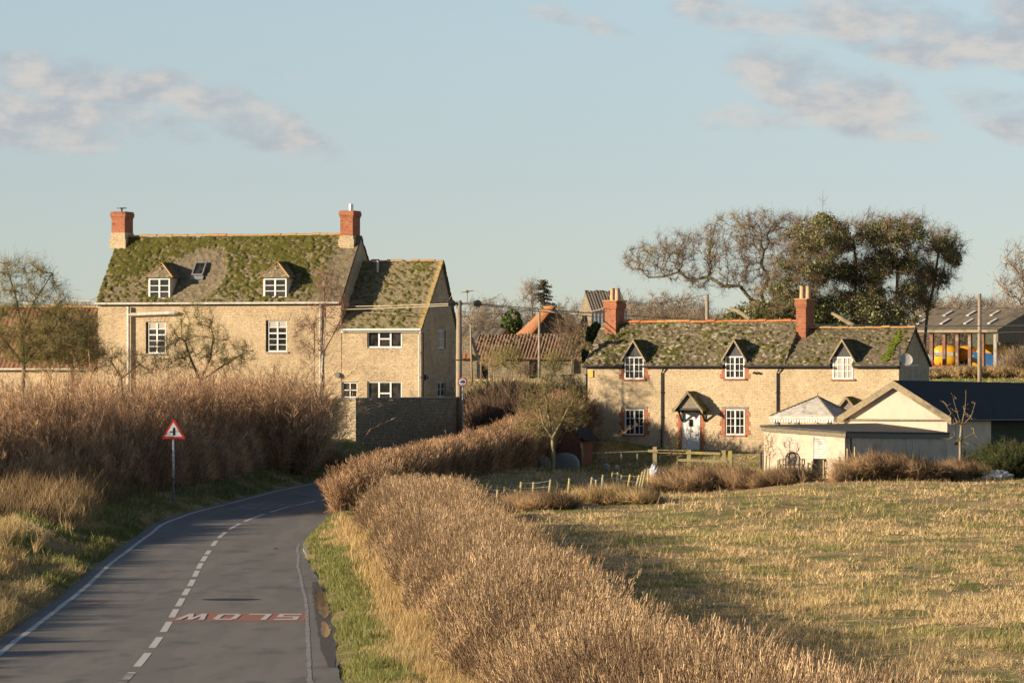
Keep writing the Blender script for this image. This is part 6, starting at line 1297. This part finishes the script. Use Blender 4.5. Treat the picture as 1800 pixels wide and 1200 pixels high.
sward('upper_grass', 'rough grass on the rising ground behind', Mg['straw'], s_up, 90000, (.06, .18), .028, lambda X, Y: sm(fbm(X / 3, Y / 6, 62, 3), .34, .5), .8, .5, seed=13)

# ---- trees grown towards points of their crown
def colonize(stems, A, step, kill, infl, wander=.25, up=.08, maxn=6000, iters=160):
    N = [np.array(p, float) for p in stems[0]]; par = [-1] + list(range(len(N) - 1))
    for st in stems[1:]:                                    # further starting limbs hang on the nearest node
        p0 = np.array(st[0], float); k = int(np.argmin([np.sum((q - p0) ** 2) for q in N])); prev = k
        for p in st[1:]: N.append(np.array(p, float)); par.append(prev); prev = len(N) - 1
    A = np.array(A); Nn = np.array(N); d = np.linalg.norm(A[:, None] - Nn[None], axis=2); near = d.argmin(1); nd = d.min(1); kids = {}
    for _ in range(iters):
        act = nd < infl
        if not act.any(): break
        P = np.array(N); idx = near[act]; V = nrm(A[act] - P[idx]); sumv = np.zeros((len(N), 3)); np.add.at(sumv, idx, V); u = np.unique(idx); new = []
        for k in u:
            if kids.get(k, 0) >= 3: continue
            v = sumv[k]; l = np.linalg.norm(v)
            if l < .05: continue
            v = v / l + rng.normal(size=3) * wander; v[2] += up; v /= np.linalg.norm(v); new.append(P[k] + v * step); par.append(int(k)); kids[k] = kids.get(k, 0) + 1
        if not new or len(N) > maxn: break
        s0 = len(N); N += new; Q = np.array(new); dd = np.linalg.norm(A[:, None] - Q[None], axis=2); m_ = dd.argmin(1); mv = dd[np.arange(len(A)), m_]
        b = mv < nd; near = np.where(b, m_ + s0, near); nd = np.where(b, mv, nd)
        alive = nd > kill; A, near, nd = A[alive], near[alive], nd[alive]
        if len(A) < 3: break
    return np.array(N), np.array(par)
def radii(N, par, tip, ex=2.35, rmax=9):
    n = len(N); acc = np.zeros(n)
    for i in range(n - 1, -1, -1):
        acc[i] = max(acc[i], tip ** ex)
        if par[i] >= 0: acc[par[i]] += acc[i]
    return np.minimum(acc ** (1 / ex), rmax)
def tree(name, label, cat, base, stems, A, step=.35, kill=.5, infl=3.0, tip=.012, thick=.05, tw=(5, .35, .8, .006), bark=None, twig=None, group=None, wander=.25, up=.06, twup=.25, ex=2.35, extra=None, rmax=.6, second=3, droop=0):
    base = np.array(base, float); stems = [[np.array(p, float) - base for p in st] for st in stems]; A = np.array(A) - base
    N, par = colonize(stems, A, step, kill, infl, wander, up); r = radii(N, par, tip, ex, rmax)
    o = empty(name, tuple(base), 0, label, cat, group); c = np.where(par >= 0)[0]; p = par[c]
    rc = r[c]; rp = np.minimum(r[p], r[c] * 1.35); big = rc > thick
    V, F = frusta(N[p][big], N[c][big], rp[big], rc[big], 7); np_mesh('trunk', V, F, bark or Mg['bark'], None, o, smooth=True)
    V1, F1 = frusta(N[p][~big], N[c][~big], rp[~big], rc[~big], 3); parts = [(V1, F1)]; rn = [rng.random(len(V1)) * .4]
    thin = c[rc < max(thick, tip * 3)]; n_, l0, l1, w_ = tw; k = np.repeat(thin, n_); d0 = nrm(N[k] - N[par[k]]); D = nrm(d0 * .7 + rng.normal(size=(len(k), 3)) * .55 + [0, 0, twup - droop]); Ln = rng.uniform(l0, l1, len(k)); P = N[k] - d0 * (rng.random(len(k)) * step)[:, None]
    parts.append(strands(P, D, Ln, w_)); rn.append(np.repeat(rng.random(len(k)), 4))
    if second:
        k2 = np.repeat(np.arange(len(k)), second); f = rng.random(len(k2)); D2 = nrm(D[k2] * .6 + rng.normal(size=(len(k2), 3)) * .6 + [0, 0, twup * .6 - droop]); parts.append(strands(P[k2] + D[k2] * (Ln[k2] * f)[:, None], D2, Ln[k2] * .5, w_ * .75)); rn.append(np.repeat(rng.random(len(k2)), 4))
    V, F = merge(parts); rn = np.concatenate(rn); np_mesh('crown', V, F, twig or Mg['twig'], {'rnd': rn, 'mixv': sm(fbm(V[:, 0], V[:, 2], 7, 2), .55, .7) * .6}, o)
    if extra: extra(o, N, r, base)
    return o
def ell(Y, items, n):
    """points in ellipsoids given as photo px: (cx, cy, rx, ry, depth in m, dY)"""
    w_ = np.array([i[2] * i[3] * i[4] for i in items], float) ** .8; w_ /= w_.sum(); out = []
    for it, k in zip(items, rng.multinomial(n, w_)):
        cx, cy, rx, ry, dm, dy = it; v = rotv(k) * (rng.random(k) ** (1 / 3.6))[:, None]; y = Y + dy + v[:, 1] * dm
        out.append(np.stack([(cx + v[:, 0] * rx - CX) * y / FPX, y, CZ - (cy + v[:, 2] * ry - HY) * (Y + dy) / FPX], 1))
    return np.concatenate(out)
def W3(px, py, Y): return np.array(at(px, py, Y))
# the great bare oak spreading left behind the cottage
Y = 300; items = [(1150, 455, 62, 38, 4, 0), (1215, 440, 60, 40, 4, 1), (1285, 425, 62, 55, 5, -1), (1345, 405, 55, 40, 5, 1), (1400, 410, 60, 40, 4, 2), (1430, 440, 50, 60, 4, 0), (1250, 490, 75, 28, 3, 0), (1330, 480, 60, 40, 4, 0)]
A = ell(Y, items, 2300); b = W3(1352, 600, Y)
tree('oak_tree', 'great bare oak with a long crooked limb spreading left behind the cottage roof', 'tree', b, [[b, W3(1350, 570, Y), W3(1345, 540, Y), W3(1338, 515, Y)], [W3(1345, 540, Y), W3(1318, 525, Y - .5), W3(1300, 502, Y - .5), W3(1272, 503, Y - .5), W3(1245, 486, Y), W3(1215, 493, Y), W3(1192, 478, Y), W3(1168, 486, Y), W3(1140, 488, Y)], [W3(1338, 515, Y), W3(1352, 490, Y + .5), W3(1338, 465, Y + .5), W3(1343, 440, Y + .5)], [W3(1345, 540, Y), W3(1385, 505, Y), W3(1405, 470, Y + 1)]],
     A, .34, .42, 2.6, .011, .06, (5, .3, .8, .009), Mg['bark'], Mg['twig'], wander=.38, up=.02, rmax=.42, second=2)
def ivy(px_lo, px_hi, n, size=.17, rmin=.03, zlo=-1e9, spread=.28, mat_=None, nm='ivy'):
    def f(o, N, r, base):
        Wd = N + base; px = CX + Wd[:, 0] * FPX / Wd[:, 1]; k = np.where((px > px_lo) & (px < px_hi) & (r > rmin) & (Wd[:, 2] > zlo))[0]
        if not len(k): return
        cl = fbm(Wd[k, 0] / .75, Wd[k, 2] / 2.6, 5, 3) + rng.random(len(k)) * .16; wgt = sm(cl, .44, .60) * (.5 + np.minimum(r[k], .12) * 4) + 1e-4; i = rng.choice(k, n, p=wgt / wgt.sum())
        P = N[i] + rotv(n) * (spread * rng.random(n) ** .6 * (1 + np.minimum(r[i], .15) * 3))[:, None]; V, F = leaves(P, size); np_mesh(nm, V, F, mat_ or Mg['ivy'], {'rnd': rep(rng.random(n), 4), 'mixv': rep(sm(fbm(P[:, 0], P[:, 2], 9, 2), .5, .7) * .5, 4)}, o)
    return f
specs = [(1425, 296, [(1405, 470, 60, 75, 4, 0), (1450, 420, 42, 45, 4, 0), (1385, 540, 70, 50, 4, 0)], [(1425, 600), (1428, 540), (1440, 470), (1446, 420), (1445, 385), (1447, 352)], 30000, 'ivy clad tree just left of the second cottage chimney top, dark and dense', .035),
         (1500, 302, [(1500, 440, 50, 60, 4, 0), (1480, 510, 70, 55, 4, 0), (1540, 400, 34, 30, 3, 0)], [(1500, 600), (1502, 540), (1505, 470), (1500, 420)], 26000, 'tall ivy clad tree right of the second cottage chimney with a spiky top', .035),
         (1580, 298, [(1575, 430, 48, 50, 4, 0), (1570, 500, 70, 60, 4, 0), (1600, 400, 40, 30, 3, 0)], [(1580, 610), (1576, 540), (1578, 470), (1572, 410)], 26000, 'broad ivy clad tree above the right end of the cottage roof', .03),
         (1640, 305, [(1650, 450, 45, 55, 4, 0), (1625, 500, 40, 40, 4, 0), (1672, 440, 28, 40, 3, 0)], [(1625, 610), (1630, 550), (1642, 500), (1650, 440)], 9000, 'rightmost tree of the ivy group with bare twisted outer branches', .045)]
for px, Y, items, tr_, nl, lab, rm in specs:
    A = ell(Y, items, 1900); st = [W3(a, b_, Y) for a, b_ in tr_]
    tree('ivy_tree', lab, 'tree', st[0], [st], A, .36, .5, 2.6, .011, .07, (6, .3, .9, .010), Mg['bark'], Mg['twig'], 'ivy clad trees behind the cottage', wander=.4, up=.05, rmax=.38, second=2, extra=ivy(0, 9999, int(nl * .72), .13, rm * .45, spread=.5))
A = ell(296, [(1445, 560, 180, 34, 3, 0), (1350, 560, 90, 24, 3, 0)], 1200); b = W3(1440, 625, 296)
tree('ivy_thicket', 'dense dark ivy undergrowth at the foot of the tall trees behind the cottage ridge', 'thicket', b, [[b, W3(1440, 600, 296)], [W3(1440, 600, 296), W3(1350, 590, 296)], [W3(1440, 600, 296), W3(1540, 590, 296)]], A, .4, .6, 6, .011, .07, (4, .3, .9, .011), Mg['bark'], Mg['twig'], extra=ivy(0, 9999, 22000, .15, .0, spread=.6))
# dead pale limbs
for a, b_, c in (((1283, 541), (1300, 548), (1318, 560)), ((1462, 550), (1480, 560), (1500, 572))):
    o = MB().tube([W3(*a, 292), W3(*b_, 291.7), W3(*c, 291.5)], [.10, .14, .16], 8).build('fallen_branch', M['barge']); tag(o, 'pale broken branch ' + ('left' if a[0] < 1400 else 'right') + ' of the second cottage chimney behind the ridge', 'branch')

# small lichened tree before the brick shed
Y = 204.5; b = W3(972, 845, Y)
tree('orchard_tree', 'small bare lichened tree with a straight trunk in front of the brick shed', 'tree', b, [[b, W3(973, 800, Y), W3(971, 770, Y)], [W3(971, 770, Y), W3(955, 745, Y), W3(948, 715, Y)], [W3(971, 770, Y), W3(985, 745, Y), W3(1000, 715, Y)], [W3(971, 770, Y), W3(966, 740, Y + .3), W3(960, 700, Y)]],
     ell(Y, [(975, 700, 70, 55, 1.5, 0), (935, 745, 35, 30, 1, 0), (1005, 735, 38, 28, 1, 0)], 1100), .16, .20, 1.6, .0075, .03, (3, .15, .42, .005), mottled('lichened_bark', (.30, .26, .13), (.20, .17, .10), 6, .95, (.33, .32, .14), 2, .02), Mg['twig_olive'], wander=.35, up=.1, rmax=.14, second=1)
# fruit trees in front of the farmhouse
Y = 222
tree('apple_tree', 'low wide bare fruit tree in front of the farmhouse between its upper windows', 'tree', W3(355, 700, Y), [[W3(355, 700, Y), W3(352, 670, Y)], [W3(352, 670, Y), W3(335, 630, Y), W3(325, 600, Y)], [W3(352, 670, Y), W3(370, 630, Y), W3(375, 590, Y)], [W3(352, 670, Y), W3(395, 640, Y), W3(430, 620, Y)]],
     ell(Y, [(345, 600, 60, 55, 1.5, 0), (400, 625, 55, 35, 1.5, 0), (300, 625, 38, 40, 1.3, 0), (345, 555, 35, 25, 1, 0)], 1000), .2, .26, 1.8, .008, .03, (4, .2, .6, .007), Mg['bark'], Mg['twig_olive'], wander=.4, up=.05, rmax=.10, second=2)
Y = 224
tree('bare_bush', 'dark arching leafless bush at the foot of the farmhouse soil pipe', 'bush', W3(215, 700, Y), [[W3(215, 700, Y), W3(213, 665, Y)], [W3(213, 665, Y), W3(195, 635, Y)], [W3(213, 665, Y), W3(245, 640, Y), W3(262, 650, Y)]],
     ell(Y, [(205, 635, 55, 28, 1.2, 0), (255, 645, 30, 28, 1, 0)], 420), .18, .24, 1.6, .008, .03, (4, .2, .6, .007), Mg['bark'], Mg['twig'], wander=.45, up=.0, rmax=.08, second=1)
# twin birch in front of the join of house and wing
Y = 226
tree('birch_tree', 'slender white birch with two stems where the farmhouse meets its wing', 'tree', W3(560, 720, Y), [[W3(560, 720, Y), W3(565, 670, Y), W3(568, 620, Y), W3(572, 560, Y), W3(570, 505, Y), W3(575, 480, Y)], [W3(560, 720, Y), W3(552, 665, Y), W3(553, 620, Y), W3(552, 570, Y)], [W3(568, 620, Y), W3(590, 580, Y), W3(606, 545, Y)]],
     ell(Y, [(545, 590, 38, 60, 1.3, 0), (590, 545, 32, 50, 1.3, 0), (575, 500, 30, 30, 1, 0)], 620), .2, .3, 1.6, .007, .028, (4, .25, .6, .006), Mg['birch'], Mg['twig_purple'], wander=.25, up=.1, rmax=.085, second=3, droop=.1)
scrub('leafy_bush', 'brown bush with a few green leaves in front of the farmhouse, left of the birch', Mg['bramble'], 430, 540, 214, 218, 3.9, 16000, (.3, .9), .008, .35, 31, 'bush', .7)
# trees at the left edge before the annex
Y = 214
tree('hedgerow_tree', 'dense greenish bare tree at the left edge in front of the annex roof', 'tree', W3(40, 700, Y), [[W3(40, 700, Y), W3(42, 640, Y), W3(38, 580, Y)], [W3(42, 640, Y), W3(85, 590, Y), W3(105, 560, Y)], [W3(42, 640, Y), W3(0, 590, Y), W3(-25, 540, Y)], [W3(38, 580, Y), W3(30, 530, Y), W3(12, 470, Y)], [W3(38, 580, Y), W3(60, 530, Y), W3(92, 480, Y)]],
     ell(Y, [(10, 590, 80, 55, 2, 0), (80, 600, 80, 48, 2, 0), (140, 620, 40, 30, 1.6, 0), (-10, 520, 60, 40, 1.6, 0), (70, 530, 60, 40, 1.6, 0), (25, 480, 75, 28, 1.4, 0)], 1800), .24, .33, 2.2, .008, .03, (5, .3, .9, .008), Mg['bark'], Mg['twig_olive'], wander=.4, up=.12, rmax=.13, second=2, twup=.35)
Y = 220
tree('hedgerow_tree', 'second bare tree at the left, lower and nearer the farmhouse corner', 'tree', W3(125, 690, Y), [[W3(125, 690, Y), W3(128, 640, Y), W3(130, 600, Y)]],
     ell(Y, [(118, 580, 62, 46, 1.5, 0), (150, 625, 42, 36, 1.3, 0), (85, 620, 50, 36, 1.3, 0)], 1500), .2, .26, 2, .008, .03, (5, .25, .75, .008), Mg['bark'], Mg['twig_olive'], wander=.4, up=.1, rmax=.10, second=2)
# leafless sapling by the outbuilding
Y = 206
tree('sapling', 'pale leafless sapling with upright branches in front of the black roof', 'tree', W3(1688, 845, Y), [[W3(1688, 845, Y), W3(1688, 810, Y), W3(1688, 775, Y), W3(1690, 750, Y)], [W3(1690, 750, Y), W3(1697, 715, Y), W3(1698, 688, Y)], [W3(1690, 750, Y), W3(1672, 725, Y), W3(1658, 705, Y)], [W3(1690, 755, Y), W3(1708, 730, Y), W3(1714, 708, Y)], [W3(1688, 775, Y), W3(1712, 760, Y)], [W3(1690, 750, Y), W3(1681, 720, Y), W3(1676, 702, Y)], [W3(1688, 810, Y), W3(1712, 795, Y)]],
     ell(Y, [(1688, 720, 30, 30, .6, 0), (1705, 765, 22, 25, .5, 0), (1672, 765, 14, 20, .5, 0)], 46), .18, .22, 1.3, .016, .03, (1, .15, .45, .009), Mg['bark_pale'], Mg['twig_pale'], wander=.2, up=.2, rmax=.07, second=1, ex=2.0)
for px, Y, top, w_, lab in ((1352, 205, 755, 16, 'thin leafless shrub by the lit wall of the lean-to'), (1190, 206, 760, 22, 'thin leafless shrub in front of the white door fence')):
    tree('bare_shrub', lab, 'shrub', W3(px, 835, Y), [[W3(px, 835, Y), W3(px + 1, 805, Y)]], ell(Y, [(px, (top + 815) / 2, w_, (815 - top) / 2, .5, 0)], 90), .15, .2, 1.2, .007, .02, (3, .15, .45, .006), Mg['bark_pale'], Mg['twig_pale'], wander=.3, up=.25, rmax=.04, second=1)
# trees in front of the barns
for px, Y, bot, top, w_, mt, lab in ((868, 258, 672, 612, 22, 'twig_pale', 'pale bare tree before the long barn, left of the thin pole'), (900, 256, 672, 610, 26, 'twig_olive', 'greenish bare tree leaning right before the long barn'), (925, 255, 675, 640, 22, 'twig', 'low brown bush below the thin pole'),
    (1005, 258, 668, 555, 32, 'twig', 'tall bare brown tree before the right end of the long barn'), (1030, 262, 668, 570, 20, 'twig_pale', 'slim bare tree beside the corrugated barn'), (975, 256, 672, 620, 24, 'twig_olive', 'rounded greenish bare bush in front of the barn door')):
    tree('barnside_tree', lab, 'tree', W3(px, bot, Y), [[W3(px, bot, Y), W3(px + 1, bot - (bot - top) * .35, Y)]], ell(Y, [(px, top + (bot - top) * .33, w_, (bot - top) * .36, 1.3, 0)], 420), .22, .3, 2, .008, .03, (4, .25, .8, .009), Mg['bark_pale'], Mg[mt], None, wander=.35, up=.12, rmax=.10, second=2)
def leafy(name, label, cat, items, Y, n, size, m, base):
    P = ell(Y, items, n); k = fbm(P[:, 0] / .7, P[:, 2] / .7, 3, 3) > .40; P = P[k]; b = np.array(base); o = empty(name, tuple(b), 0, label, cat)
    V, F = leaves(P - b, size); np_mesh('crown', V, F, m, {'rnd': np.repeat(rng.random(len(P)), 4), 'mixv': np.repeat(sm(fbm(P[:, 0], P[:, 2], 9, 2), .5, .7) * .4, 4)}, o)
    c = P.mean(0) - b; MB().tube([(0, 0, -.3), (c[0] * .4, 0, c[2] * .5), tuple(c)], [.14, .1, .05], 7).build('trunk', Mg['bark'], o); return o
leafy('evergreen_tree', 'dark green evergreen bush against the left side of the cottage chimney', 'tree', [(1045, 600, 16, 38, 1.2, 0), (1040, 625, 18, 25, 1.2, 0)], 246, 9000, .12, Mg['ever'], W3(1042, 672, 246))
leafy('holly_bush', 'small yellowish green bush at the left edge of the cottage', 'bush', [(1022, 707, 14, 9, .6, 0)], 234, 1500, .10, Mg['ever'], W3(1022, 730, 234))
# skyline
Y = 430; b = W3(935, 600, Y)
tree('tall_tree', 'tall bare tree on the skyline left of the dark conifer', 'tree', b, [[b, W3(936, 560, Y), W3(936, 520, Y)]], ell(Y, [(932, 515, 18, 26, 2.5, 0), (932, 560, 14, 26, 2, 0)], 520), .4, .55, 3, .014, .06, (4, .5, 1.2, .016), Mg['bark'], Mg['twig_far'], wander=.35, up=.1, rmax=.25, second=2)
b = W3(956, 600, Y + 2); o = empty('conifer', tuple(b), 0, 'dark layered conifer on the skyline above the orange barn roof', 'tree'); tp = at(956, 489, Y + 2)
Hc = tp[2] - b[2]; MB().tube([(0, 0, 0), (0, 0, Hc * .97)], [.22, .03], 7).build('trunk', Mg['bark'], o); PP = []
for i in range(34):
    f = .30 + .68 * i / 34; rr = (1.35 * (1 - f) ** .55 + .12) * 1.05; a_ = rng.uniform(0, 6.28); q = rng.random((110, 1)); rad = rr * rng.uniform(.6, 1.15); PP.append(np.concatenate([np.array([[math.cos(a_), math.sin(a_)]]) * q * rad * 1.3 + rng.normal(size=(110, 2)) * .14 * (.4 + q), f * Hc + .12 * q - .25 * q ** 2 + rng.normal(size=(110, 1)) * .05], 1))
P = np.concatenate(PP); V, F = leaves(P, .16); np_mesh('crown', V, F, Mg['cedar'], {'rnd': np.repeat(rng.random(len(P)), 4), 'mixv': np.zeros(len(P) * 4)}, o)
# a few generic winter trees, copied with their parts
def generic(h, wd, n, seed_items, mt, tip=.016, lab='', nm='winter_tree', cat='tree'):
    pts = []
    for (x, z, rx, rz, dy) in seed_items:
        k = int(n / len(seed_items)); v = rotv(k) * (rng.random(k) ** (1 / 3.4))[:, None]; pts.append(np.stack([x * wd + v[:, 0] * rx * wd, v[:, 1] * dy * wd, z * h + v[:, 2] * rz * h], 1))
    return tree(nm, lab, cat, (0, 0, 0), [[(0, 0, -.5), (0, 0, h * .12), (.1, 0, h * .26)]], np.concatenate(pts), h * .042, h * .055, h * .4, tip, .06, (4, .4, 1.1, .018), Mg['bark'], Mg[mt], None, wander=.32, up=.1, rmax=.3, second=2)
g1_ = generic(9, 5.0, 800, [(0, .62, .75, .34, .6), (.35, .5, .5, .3, .5), (-.35, .5, .5, .3, .5)], 'twig_far')
g2_ = generic(8, 4.5, 800, [(0, .6, .55, .38, .5), (.2, .72, .4, .25, .4), (-.3, .45, .45, .25, .4)], 'twig_far')
g3_ = generic(5, 4.5, 700, [(0, .5, .8, .42, .6), (.5, .45, .5, .35, .4), (-.5, .4, .5, .35, .4)], 'twig')
protos = [g1_, g2_, g3_]; used = [False] * 3
def place(k, px, ptop, Y, label, group, wide=1.0, rz=None):
    base_h = (9, 8, 5)[k]; X = X_at(px, Y); zg_ = gz(X, Y); h = CZ - (ptop - HY) * Y / FPX - zg_; s_ = h / base_h
    o = protos[k] if not used[k] else copy_tree(protos[k]); used[k] = True
    o.location = (X, Y, zg_); o.scale = (s_ * wide, s_ * wide, s_); o.rotation_euler = (0, 0, rng.uniform(0, 6.28) if rz is None else rz); tag(o, label, 'tree', group); return o
Gw = 'bare trees of the wood behind the barns'
for i, (px, top, Y, k, w_, lab) in enumerate(((838, 530, 380, 0, 1.0, 'bare tree of the wood just right of the wooden pole top'), (865, 517, 400, 1, 1.3, 'broad bare tree of the wood right of the pole insulators'), (890, 522, 385, 0, 1.3, 'broad bare tree of the wood left of the skyline trees'), (905, 560, 360, 2, 1.0, 'low dark tree of the wood left of the orange barn roof'),
        (975, 528, 430, 1, 1.0, 'bare tree of the wood behind the orange barn roof'), (1000, 520, 440, 0, 1.0, 'bare tree of the wood left of the corrugated barn'), (1015, 545, 380, 2, 1.0, 'low tree of the wood beside the corrugated barn gable'))): place(k, px, top, Y, lab, Gw, w_)
leafy('dark_evergreen', 'dark evergreen tree left of the orange barn roof', 'tree', [(900, 570, 18, 26, 2, 0), (885, 585, 16, 18, 2, 0)], 350, 6000, .22, Mg['ever'], W3(895, 620, 350))
Gb = 'brown bare trees between the two cottage chimneys'
for i, (px, top, Y, k, w_, lab) in enumerate(((1090, 503, 420, 0, 1.0, 'far bare tree above the first cottage chimney pots'), (1118, 520, 360, 1, 1.3, 'brown bare tree right of the first cottage chimney'), (1150, 512, 350, 0, 1.4, 'second brown bare tree right of the first cottage chimney'), (1182, 508, 352, 1, 1.5, 'third brown bare tree right of the first cottage chimney'), (1215, 512, 345, 0, 1.4, 'brown bare tree just left of the stout pole'), (1140, 545, 320, 2, 1.2, 'low brown thicket tree behind the cottage ridge, left'), (1185, 542, 322, 2, 1.4, 'low brown thicket tree behind the cottage ridge, middle'), (1225, 545, 318, 2, 1.2, 'low brown thicket tree behind the cottage ridge, by the pole'), (1270, 540, 325, 2, 1.3, 'low brown thicket tree behind the cottage ridge, right of the pole'))): place(k, px, top, Y, lab, Gb, w_)
Gr = 'far bare trees above the open barn'
for i in range(11):
    px = 1612 + i * 19 + rng.uniform(-4, 4); place(int(i % 2), px, 512 + rng.uniform(0, 16) + (6 if i > 8 else 0), 520 + rng.uniform(-30, 40), 'far bare tree on the skyline behind the open barn roof', Gr, rng.uniform(1.0, 1.4))
for i in range(5): place(int(i % 2), 95 + i * 20 + rng.uniform(-4, 4), 522 + rng.uniform(0, 8), 480, 'far bare tree on the skyline behind the annex roof', 'far bare trees behind the annex', 1.3)
place(0, 1832, 392, 420, 'bare tree cut by the right edge of the picture above the open barn', None, .95, 1.0)
for i in range(9): place(int(i % 2), 1640 + i * 60, 548, 900 + i * 15, 'very distant bare tree low on the skyline', 'very distant trees', 2.2)
for k in range(3):
    if not used[k]: bpy.data.objects.remove(protos[k])
# thick woody stems and old grey branches showing in the near hedge
n = 1500; Yh = 56 + rng.random(n) ** 1.3 * 104; c = rng.random(n) ** 1.6 * .55; Xh = LE(Yh) + .6 + (RE(Yh) - LE(Yh) - .6) * c; Hh = 1.75 * np.clip(.35 + c * 2.4, 0, 1)
P = np.stack([Xh, Yh, ground(Xh, Yh)], 1); D = nrm(np.stack([rng.normal(size=n) * .45 - .15, rng.normal(size=n) * .5, np.ones(n)], 1)); Lh = Hh * rng.uniform(.5, .9, n)
tt = np.linspace(0, 1, 6); Pn = P[:, None] + D[:, None] * (Lh[:, None] * tt[None])[..., None]; Pn[:, 1:] += np.cumsum(rng.normal(size=(n, 5, 3)) * .035, 1)
V, F = polytubes(Pn, (rng.uniform(.008, .022, n)[:, None]) * (1.1 - .6 * tt[None])); hd_ = bpy.data.objects['near_hedge']
np_mesh('woody_stem', V, F, mottled('hedge_wood', (.36, .27, .165), (.22, .155, .10), 5, .9, (.16, .15, .06), 2, .01), None, hd_)['kind'] = 'stuff'
